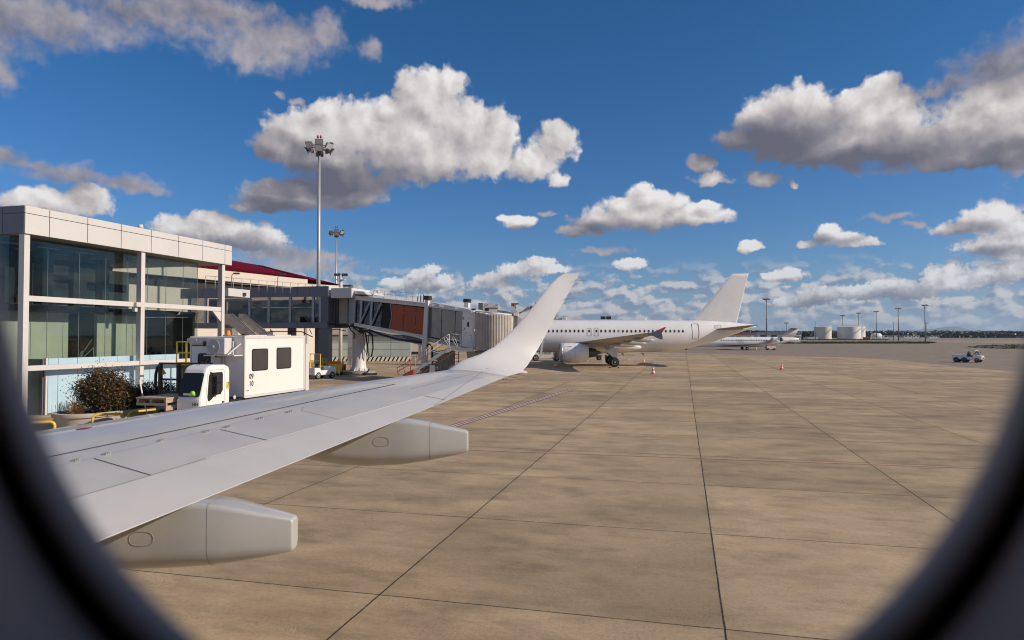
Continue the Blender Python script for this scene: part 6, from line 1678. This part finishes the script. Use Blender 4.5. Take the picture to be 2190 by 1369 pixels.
b = MB(); b.prism([(1.28, -.64, 1.05), (1.28, .64, 1.05), (1.09, .64, 1.66), (1.09, -.64, 1.66)], (.015, 0, 0)); b.build('windscreen', MAT['glass_dark'], tg)
b = MB(); b.box((.03, -.62, 1.0), (.06, .62, 1.66)); b.build('rear_window', MAT['black'], tg)
b = MB(); b.box((.15, -.55, .82), (.6, .55, 1.0)); b.box((.10, -.55, 1.0), (.22, .55, 1.45)); b.build('seat', MAT['black_matte'], tg)
b = MB(); b.tube((.95, .3, 1.0), (.75, .3, 1.3), .03, n=6); b.lathe([(.17, 0), (.20, .02), (.17, .04)], 14, Matrix.Translation((.75, .3, 1.3)) @ Matrix.Rotation(R(-40), 4, 'Y'), False); b.build('steering_wheel', MAT['black'], tg)
b = MB(); b.bar((1.2, -.75, 1.2), (1.25, -1.0, 1.35), .04); b.box((1.2, -1.1, 1.25), (1.28, -.98, 1.5)); b.build('wing_mirror', MAT['black'], tg)
b = MB(); b.bar((1.2, .75, 1.2), (1.25, 1.0, 1.35), .04); b.box((1.2, .98, 1.25), (1.28, 1.1, 1.5)); b.build('wing_mirror', MAT['black'], tg)
b = MB(); b.box((1.84, -.25, .55), (1.92, .25, .75)); b.build('coupling', MAT['red_paint'], tg)
for y in (-.55, .55):
    b = MB(); b.lathe([(.001, 0), (.09, 0), (.09, .03), (.001, .03)], 12, Matrix.Translation((1.82, y, .85)) @ Matrix.Rotation(R(90), 4, 'Y')); b.build('headlight', MAT['lamp_glass'], tg)
for x in (-1.3, -.30):
    for y in (-.66, .66): wheel(tg, (x, y, .38), .38, .25, (0, 1, 0))
for y in (-.66, .66): wheel(tg, (1.25, y, .34), .34, .22, (0, 1, 0))
b = MB(); b.cbox((.4, 0, 1.80), (.14, .14, .1)); b.build('beacon', MAT['amber'], tg)
# low white tractor under the airliner nose side
p = G(1165, 771.5)
lt = thing('pushback_tractor', 'low white tractor with black wheels parked between winglet and airliner engine', 'tow tractor', (p.x, p.y, 0), R(3))
b = MB(); body_prof(b, [(-2.6, .35), (-2.6, .85), (-1.9, .90), (-1.8, 1.25), (-1.2, 1.28), (-1.1, .95), (1.2, .95), (1.25, 1.2), (2.2, 1.15), (2.65, .9), (2.7, .35)], 1.9); b.build('body', MAT['truck_white'], lt, bevel=.05)
for x in (-1.45, 1.75):
    for y in (-.85, .85): wheel(lt, (x, y, .48), .48, .3, (0, 1, 0), hub=MAT['rim_white'])
b = MB(); b.box((-2.2, -.6, .95), (-2.1, .6, 1.9)); b.box((-2.2, -.65, 1.9), (-1.1, .65, 1.97)); b.bar((-1.15, -.6, 1.2), (-1.15, -.6, 1.9), .06); b.bar((-1.15, .6, 1.2), (-1.15, .6, 1.9), .06); b.build('cab', MAT['dark_metal'], lt)
b = MB(); b.box((.0, -.5, .96), (.9, .5, 1.4)); b.box((-.8, -.6, .96), (-.2, .4, 1.3)); b.build('engine_cover', MAT['concrete_old'], lt, bevel=.04)
b = MB()
for x in (-.5, .2, 1.0, 1.6): b.bar((x, .8, .95), (x + .1, .8, 1.85), .05)
b.bar((-.5, .8, 1.85), (1.7, .8, 1.85), .06); b.bar((-.5, .8, 1.45), (1.7, .8, 1.45), .05); b.box((.5, .3, 1.45), (1.6, .78, 1.75)); b.build('yellow_rack', MAT['safety_yellow'], lt)
# orange belt loader behind the main gear
p = G(1296, 770.5)
bl = thing('belt_loader', 'belt loader with orange striped boom under the airliner fuselage', 'belt loader', (p.x, p.y + 1, 0), R(0))
b = MB(); b.box((-1.4, -.8, .35), (1.6, .8, .75)); b.build('chassis', MAT['dark_metal'], bl, bevel=.04)
for k in range(3):
    b = MB(); b.prism([(-1.9 + .0 * k, -.95 + .02 * k, .55 + .25 * k), (.9, -.95 + .02 * k, 1.95 + .25 * k - .25 * (k == 2) * 0), (.9, -.95 + .02 * k, 2.08 + .25 * k), (-1.9, -.95 + .02 * k, .68 + .25 * k)], (0, .06, 0)); b.build('striped_side', MAT['orange_stripe'], bl)
b = MB(); b.prism([(-2.0, -.85, .5), (1.1, -.85, 1.95), (1.1, -.85, 2.2), (-2.0, -.85, .75)], (0, 1.5, 0)); b.build('conveyor', MAT['black_matte'], bl)
b = MB(); b.box((-.2, -.9, 2.0), (1.6, -.8, 2.25)); b.build('yellow_edge', MAT['safety_yellow'], bl)
for x in (-1.0, 1.2):
    for y in (-.75, .75): wheel(bl, (x, y, .32), .32, .22, (0, 1, 0))
# chocks
for lb, px, py in (('pale wheel chock on the apron behind the airliner wheels', 1345, 770.5), ('dark wheel chock in front of the airliner main wheel', 1304.5, 787.5), ('dark wheel chock behind the airliner main wheel', 1322.5, 787.8)):
    p = G(px, py); big = px == 1345; sz = .3 if big else .12
    b = MB(); b.prism([(-sz, 0, 0), (sz, 0, 0), (sz * .5, 0, sz * 1.1), (-sz * .5, 0, sz * 1.1)], (0, sz * 1.3, 0)); o = b.build('wheel_chock', MAT['tank_cream' if big else 'black'], None, loc=(p.x, p.y, 0)); tag(o, lb, 'wheel chock', 'wheel chocks')
p = G(1648, 749); t_ = thing('ground_power_cart', 'small white ground power cart with orange top beside the regional jet engine', 'ground power unit', (p.x, p.y, 0))
b = MB(); b.box((-1.2, -.6, .35), (1.1, .6, 1.0)); b.build('body', MAT['truck_white'], t_, bevel=.06)
b = MB(); b.box((-1.1, -.5, 1.0), (-.3, .5, 1.5)); b.build('orange_cover', MAT['orange_stripe'], t_, bevel=.05)
b = MB(); b.box((-1.4, -.3, .5), (-1.2, .3, .8)); b.build('hitch', MAT['black'], t_)
for x in (-.8, .8):
    for y in (-.55, .55): wheel(t_, (x, y, .3), .3, .2, (0, 1, 0))

# small equipment round the bridge column
p = G(680, 812)
tt = thing('baggage_tractor', 'white baggage tractor showing behind the lift truck box', 'tow tractor', (p.x - .3, p.y + 1.6, 0), -GA + R(75))
b = MB(); body_prof(b, [(-1.3, .35), (1.1, .30), (1.35, .5), (1.3, 1.05), (.5, 1.12), (.4, .75), (-.5, .75), (-.6, 1.0), (-1.3, 1.0)], 1.4); b.build('body', MAT['cab_white'], tt, bevel=.06)
b = MB(); b.bar((-.55, -.6, 1.0), (-.55, -.6, 2.2), .06); b.bar((-.55, .6, 1.0), (-.55, .6, 2.2), .06); b.bar((-.55, -.6, 2.2), (-.55, .6, 2.2), .06); b.bar((-.55, -.6, 1.6), (-.55, .6, 1.6), .05); b.build('roll_bar', MAT['safety_yellow'], tt)
b = MB(); b.box((-.45, -.5, .8), (-.05, .5, 1.05)); b.build('seat', MAT['black_matte'], tt)
for x in (-.85, .85):
    for y in (-.62, .62): wheel(tt, (x, y, .32), .32, .2, (0, 1, 0), hub=MAT['rim_white'])
p = G(717, 803)
yc = thing('service_cart', 'yellow service cart beside the footing of the white bridge column', 'cart', (p.x, p.y, 0), R(-12))
b = MB(); b.box((-.55, -.5, .3), (.5, .5, 1.15)); b.build('bin', MAT['safety_yellow'], yc, bevel=.05)
b = MB(); b.box((-.5, -.45, 1.15), (.45, .45, 1.35)); b.box((-.9, -.4, .4), (-.57, .3, .6)); b.build('load', MAT['orange_stripe'], yc, bevel=.04)
b = MB()
for z in (.5, .9, 1.3, 1.6): b.bar((-1.1, -.4, z), (-.7, -.4, z), .06)
for x in (-1.1, -.7): b.bar((x, -.4, .2), (x, -.4, 1.65), .06)
b.bar((.5, 0, .4), (.9, 0, 1.3), .05); b.build('rack', MAT['safety_yellow'], yc)
for x in (-.4, .4):
    for y in (-.42, .42): wheel(yc, (x, y, .17), .17, .1, (0, 1, 0))
p = G(733, 800); b = MB(); b.box((-.05, -.05, 0), (.05, .05, 1.45)); b.box((-.28, -.06, .35), (-.08, .06, .9)); b.box((.08, -.06, .35), (.3, .06, .95)); o = b.build('fire_extinguisher', [MAT['red_paint']], None, loc=(p.x, p.y, 0)); tag(o, 'red extinguisher trolley between yellow cart and white bridge column', 'fire extinguisher')
p = G(730, 792); t_ = thing('notice_board', 'grey backed notice board on legs left of the white bridge column', 'sign', (p.x, p.y + 6, 0))
b = MB(); b.box((-.6, 0, 1.3), (.5, .06, 2.35)); b.build('board', MAT['steel'], t_); b = MB(); b.box((-.64, -.01, 1.26), (.54, .07, 1.30)); b.box((-.64, -.01, 2.35), (.54, .07, 2.40)); b.box((-.64, -.01, 1.3), (-.6, .07, 2.35)); b.box((-.5, 0, 0), (-.44, .06, 1.26)); b.box((.3, 0, 0), (.36, .06, 1.26)); b.build('frame', MAT['black'], t_)
p = G(792, 803); t_ = thing('tow_bar', 'black tow bar lying on the apron right of the white bridge column', 'tow bar', (p.x, p.y, 0))
b = MB(); b.bar((-.8, 0, .12), (.6, .3, .12), .16, .16); b.bar((-.4, 0, .15), (-.1, .05, .65), .12); b.lathe([(.08, -.08), (.16, -.08), (.16, .08), (.08, .08)], 12, Matrix.Translation((-.5, -.1, .16)) @ Matrix.Rotation(R(90), 4, 'X')); b.build('bar', MAT['black'], t_)
# yellow scissor lift, bollards and white van seen past the bridge
p = G(931, 778); t_ = thing('scissor_lift', 'yellow and blue scissor lift behind the bridge lift column', 'scissor lift', (p.x - .2, p.y + 6, 0))
b = MB(); b.box((-1.1, -.5, .35), (1.0, .5, 1.35)); b.build('base', MAT['blue_paint'], t_, bevel=.04)
b = MB(); b.box((-1.35, -.55, 1.75), (1.2, .55, 1.95)); b.build('platform', MAT['safety_yellow'], t_)
b = MB(); b.bar((-.9, -.45, 1.35), (.8, -.45, 1.75), .1); b.bar((-.9, -.45, 1.75), (.8, -.45, 1.35), .1); b.build('scissor_arm', MAT['dark_metal'], t_)
b = MB()
for x in (-1.3, -.5, .35, 1.15): b.bar((x, -.5, 1.95), (x, -.5, 2.75), .06)
b.bar((-1.33, -.5, 2.75), (1.18, -.5, 2.75), .07); b.bar((-1.33, -.5, 2.35), (1.18, -.5, 2.35), .05); b.build('guard_rail', MAT['safety_yellow'], t_)
for x in (-.8, .7): wheel(t_, (x, -.5, .22), .22, .12, (0, 1, 0))
for px, lb in ((897.5, 'yellow bollard beside the white van behind the striped barrier'), (903.5, 'second yellow bollard left of the bridge lift column')):
    p = G(px, 769.5); t_ = thing('bollard', lb, 'bollard', (p.x, p.y, 0), 0, 'yellow bollards'); b = MB(); b.lathe([(.24, 0), (.24, 1.0), (.2, 1.06), (.001, 1.08)], 14); b.build('post', MAT['safety_yellow'], t_)
    b = MB(); b.lathe([(.245, .7), (.25, .72), (.25, .86), (.245, .88)], 14, None, False); b.build('band', MAT['black'], t_)
p = G(884, 763); t_ = thing('box_van', 'white box van parked right of the green glass wall', 'van', (p.x, p.y + 1, 0))
b = MB(); b.box((-1.6, -1.0, .9), (1.2, 1.0, 3.1)); b.build('box', MAT['truck_white'], t_, bevel=.04); b = MB(); b.box((-1.5, -.9, .4), (2.4, .9, .9)); b.build('chassis', MAT['dark_metal'], t_)
b = MB(); body_prof(b, [(1.25, .7), (2.5, .7), (2.45, 1.3), (2.0, 2.1), (1.25, 2.15)], 1.8); b.build('cab', MAT['cab_white'], t_, bevel=.05)
for x in (-.9, 1.8):
    for y in (-.85, .85): wheel(t_, (x, y, .4), .4, .25, (0, 1, 0))
# second boarding bridge top behind the airliner
t_ = thing('far_boarding_bridge', 'white roof of a second boarding bridge behind the airliner fuselage', 'boarding bridge', (0, 0, 0))
b = MB(); a, c = P(1188, 684, 93), P(1212, 678, 93); b.box((a.x, 93, 3.0), (c.x, 95.5, c.z)); b.build('cab', MAT['bridge_white'], t_, bevel=.05)
b = MB(); b.prism([P(1206, 676.5, 94), P(1248, 682, 94), P(1300, 690, 94), P(1300, 720, 94), P(1206, 715, 94)], (0, 2.5, 0)); b.build('tunnel', MAT['bridge_white'], t_)
b = MB(); c = P(1207, 679, 92.8); b.box((c.x - .1, 92.7, c.z - .3), (c.x + .15, 92.9, c.z + .2)); b.build('post', MAT['bridge_white'], t_)
for px in (1290, 1302):
    b = MB(); c = P(px, 681, 96); b.box((c.x - .2, 96, 0), (c.x + .2, 96.4, c.z)); b.build('lift_column', MAT['bridge_white'], t_); b = MB(); b.box((c.x - .32, 95.9, c.z - .1), (c.x + .32, 96.5, c.z + .28)); b.build('column_cap', MAT['black'], t_)
b = MB(); b.bar(P(1161, 727, 80), P(1156, 764, 80), .22); b.bar(P(1152, 750, 80), P(1158, 740, 80), .14); b.build('support_leg', MAT['bridge_white'], t_)

# ------------------------------------------------------------------ storage tanks, fence, far buildings and trees
def tank(label, px0, px1, pyt, pyb, Y, m, seg=40):
    a, c = P(px0, pyb, Y), P(px1, pyt, Y); r = (c.x - a.x) / 2; h = P(px0, pyt, Y).z
    t_ = thing('storage_tank', label, 'storage tank', ((a.x + c.x) / 2, Y + r, 0))
    b = MB(); b.lathe([(r, 0), (r, h)], seg, None, False); b.build('shell', MAT[m], t_)
    b = MB(); b.lathe([(r * 1.01, h), (r * .5, h + r * .07), (.001, h + r * .1)], seg, None, False); b.build('roof', MAT[m], t_)
    b = MB()
    for k in range(28):
        a_ = 2 * math.pi * k / 28; b.tube((r * math.cos(a_), r * math.sin(a_), h), (r * math.cos(a_), r * math.sin(a_), h + 1.2), .08, n=4)
    b.lathe([(r, h + 1.15), (r, h + 1.3)], 28, None, False); b.lathe([(r * 1.005, h * .98), (r * 1.012, h), (r * 1.005, h)], seg, None, False); b.build('roof_railing', MAT['tank_white'], t_)
    b = MB()
    for k in range(17):
        a_ = -2.4 + k * .10; b.cbox((r * 1.03 * math.cos(a_), r * 1.03 * math.sin(a_), h * (.1 + .05 * k)), (.9, .9, .12))
    b.build('spiral_stair', MAT['galvanised'], t_)
    for z in (.33, .66):
        b = MB(); b.lathe([(r * 1.001, h * z), (r * 1.003, h * z + .05), (r * 1.003, h * z + .15), (r * 1.001, h * z + .2)], seg, None, False); b.build('weld_ring', MAT[m], t_)
    return t_
tank('cream cylindrical storage tank, the narrower one left of the wide white tank', 1750.5, 1785, 699, 727, 600, 'tank_cream')
tank('wide white storage tank with railed roof at right', 1804, 1851, 699, 727, 600, 'tank_white')
tank('white tank partly hidden behind the right side of the wide white tank', 1826, 1857, 698.5, 726, 640, 'tank_white')
t_ = thing('dome_tank', 'low white domed tank right of the big storage tanks', 'storage tank', (P(1874, 720, 600).x, 600, 0)); b = MB(); b.smooth = True; b.loft([[V((-4.5 + 9 * u, r * math.cos(2 * math.pi * k / 18), 3.4 + r * math.sin(2 * math.pi * k / 18))) for k in range(18)] for u, r in ((0, .4), (.06, 1.9), (.15, 2.7), (.85, 2.7), (.94, 1.9), (1, .4))]); b.build('shell', MAT['tank_white'], t_)
b = MB(); b.box((-3, -1, 0), (-2.4, 1, 1.5)); b.box((2.4, -1, 0), (3, 1, 1.5)); b.build('saddle', MAT['concrete_old'], t_)
def lowbuild(label, px0, px1, pyt, Y, dep, wall, roof=None, win=True, cat='building'):
    a, c = P(px0, pyt, Y), P(px1, pyt, Y); w = (c.x - a.x) / 2; h = a.z; t_ = thing('airfield_building', label, cat, ((a.x + c.x) / 2, Y, 0))
    b = MB(); b.box((-w, 0, 0), (w, dep, h)); b.build('wall', MAT[wall], t_)
    b = MB(); b.box((-w - .4, -.4, h), (w + .4, dep + .4, h + .5)); b.build('roof', MAT[roof or wall], t_)
    if win:
        n = max(2, int(w / 3))
        for k in range(min(n, 12)):
            x = -w + (k + .5) * 2 * w / n; b = MB(); b.box((x - w / n * .5, -.06, h * .45), (x + w / n * .5, -.01, h * .8)); b.build('window', MAT['black'], t_)
lowbuild('long pale grey shed behind the regional jet tail', 1620, 1714, 713, 420, 25, 'steel')
lowbuild('brown-red roofed building behind the airliner tail cone', 1570, 1612, 716, 300, 20, 'beige_wall', 'tread_red')
lowbuild('small brick kiosk right of the wide tank', 1852, 1861, 722.5, 590, 5, 'tread_red', None, False)
lowbuild('low dark wall along the foot of the storage tanks', 1725, 1900, 726.6, 570, .6, 'dark_brown', None, False, 'wall')
lowbuild('white van-like tanker shed left of the cream tank', 1727, 1749, 722, 590, 8, 'tank_white', None, False)
for px0, px1, pyt, Y, lb, wm in ((1880, 1900, 717.8, 1180, 'farthest-left white low building on the horizon right of the tanks', 'tank_white'), (1905, 1926, 718.2, 1200, 'long white low building behind the second mast from the right', 'tank_cream'),
                             (1934, 1950, 717.6, 1150, 'white building with red roof on the horizon left of the tallest far mast', 'tank_white'), (1952, 1966, 718.4, 1190, 'small white house immediately left of the tallest far mast', 'tank_cream'), (1990, 2004, 719, 1150, 'small pale shed right of the tallest far mast', 'tank_white')):
    lowbuild(lb, px0, px1, pyt, Y, 15, wm, 'red_paint' if 'red roof' in lb else None)
lowbuild('pale service building with dark openings behind the regional jet tail fin', 1692, 1712, 719, 380, 10, 'tank_white')
t_ = thing('airfield_fence', 'grey mesh fence with posts along the grass before the far masts', 'fence', (0, 0, 0))
b = MB(); Y = 545
for k in range(60):
    px = 1862 + (2010 - 1862) * k / 59; q = P(px, 726, Y); b.tube((q.x, Y, 0), (q.x, Y, 2.6), .07, n=4)
a, c = P(1862, 726, Y), P(2010, 726, Y)
for z in (.6, 1.2, 1.8, 2.5): b.bar((a.x, Y, z), (c.x, Y, z), .06)
b.build('rails', MAT['galvanised'], t_)
# trees on the horizon
rnd = random.Random(21)
def crown_mass(name, n, x0, x1, Y0, Y1, h0, h1, size, label=None, mats=('leaf_tree', 'leaf_tree2', 'leaf_dark')):
    b = MB()
    for _ in range(n):
        x = rnd.uniform(x0, x1); Y = rnd.uniform(Y0, Y1); h = (h0 + (h1 - h0) * (0.5 + 0.5 * mnoise.noise(V((x * .012, Y * .01, 3))) + .3 * mnoise.noise(V((x * .05, Y * .05, 1)))))
        z = h * (1 - rnd.random() ** 2 * .95)
        b.mi = rnd.randrange(len(mats)); a = V((rnd.gauss(0, 1), rnd.gauss(0, .6), rnd.gauss(0, .8))).normalized() * size * rnd.uniform(.5, 1.2); o = a.cross(V((rnd.gauss(0, .5), 1, rnd.gauss(0, .5)))).normalized() * size * rnd.uniform(.4, .9); c = V((x, Y, z))
        b.add([c - a, c + o, c + a, c - o], [(0, 1, 2, 3)], False)
    o = b.build(name, [MAT[m] for m in mats], None, recalc=False); return tag(o, kind='stuff')
crown_mass('treeline', 26000, 280, 1150, 1240, 1330, 4, 13, 2.6, mats=('leaf_dark', 'leaf_tree', 'leaf_dark'))
crown_mass('distant_woods', 22000, 350, 3600, 2900, 3300, 11, 26, 8.0, mats=('leaf_dark', 'leaf_tree'))
def far_tree(label, px, py_top, Y, wide, kind='round'):
    q = P(px, py_top, Y); t_ = thing('tree', label, 'tree', (q.x, Y, 0), 0, 'trees along the airfield'); h = q.z
    b = MB(); b.tube((0, 0, 0), (0, 0, h * .7), h * .035, h * .015, 7)
    for k in range(5):
        a = k * 1.26; b.tube((0, 0, h * (.35 + .05 * k)), (math.cos(a) * wide * .35, math.sin(a) * wide * .35, h * (.6 + .05 * k)), h * .015, h * .006, 5)
    b.build('trunk', MAT['bark'], t_)
    b = MB(); b.pool = [0, 1, 2]; leafy(b, (0, 0, h * .62), (wide / 2, wide / 2, h * .38), 900, h * .055, rnd, shell=.2); b.build('crown', [MAT['leaf_tree'], MAT['leaf_dark'], MAT['leaf_tree2']], t_, recalc=False)
for px, py, w, lb in ((2046, 707.5, 14, 'spiky-topped tree on the horizon right of the tallest far mast'), (2063, 709.5, 16, 'broad dark tree next to the spiky-topped horizon tree'), (2085, 709, 13, 'rounded dark tree midway between the spiky-topped tree and the window edge'),
                      (2134, 707, 26, 'largest dark rounded tree near the right window edge'), (2160, 711, 16, 'low dark tree at the right window edge'), (1906, 708, 8, 'small dark tree above the white buildings right of the tanks')):
    far_tree(lb, px, py, 1180, w)
for px, py, w, lb in ((1626, 703.5, 9, 'green tree just right of the airliner tail cone'), (1634, 705, 8, 'green tree behind the foot of the nearest right-hand mast'), (1618, 704, 8, 'green tree touching the airliner tail cone')):
    far_tree(lb, px, py, 440, w)
crown_mass('hedge_row', 2500, (1715 - CX) / F * 640, (1760 - CX) / F * 640, 640, 655, 3, 7, 1.2)
# distant ridge
def ridge(name, Y, x0, x1, hs, m):
    b = MB(); n = 160; vs = []; fs = []
    for j in range(4):
        for i in range(n + 1):
            x = x0 + (x1 - x0) * i / n; u = (x - x0) / (x1 - x0)
            e = max(0, math.sin(math.pi * u)) ** .7
            h = (hs * e * (.55 + .45 * mnoise.noise(V((x * 3.2 / (x1 - x0) * 1.5, j * .3, 2))) + .12 * mnoise.noise(V((x * 16 / (x1 - x0), j, 5))))) * (0, 1, .8, 0)[j]
            vs.append((x, Y + j * hs * 3, max(0, h)))
    for j in range(3):
        for i in range(n): fs.append((j * (n + 1) + i, j * (n + 1) + i + 1, (j + 1) * (n + 1) + i + 1, (j + 1) * (n + 1) + i))
    b.add(vs, fs, True); return tag(b.build(name, MAT[m], None, recalc=False), kind='structure')
far_mat('hill_mat', (0.05, 0.075, 0.05, 1), (0.035, 0.055, 0.04, 1), 0.002)
ridge('hills', 6000, 900, 9000, 55, 'hill_mat')
ridge('mountains', 19500, (1900 - CX) / F * 19500, (2320 - CX) / F * 19500, 400, 'hill_mat')

# ------------------------------------------------------------------ air
m = bpy.data.materials.new('haze_air'); m.use_nodes = True
m.node_tree.nodes.remove(m.node_tree.nodes['Principled BSDF'])
pv = m.node_tree.nodes.new('ShaderNodeVolumePrincipled')
pv.inputs['Color'].default_value = (0.62, 0.80, 1.0, 1); pv.inputs['Density'].default_value = 4.8e-5; pv.inputs['Anisotropy'].default_value = 0.2
m.node_tree.links.new(pv.outputs[0], m.node_tree.nodes['Material Output'].inputs['Volume'])
b = MB(); b.box((-9500, -3500, -1.0), (18000, 22500, 430)); o = b.build('haze', m); tag(o, kind='stuff')
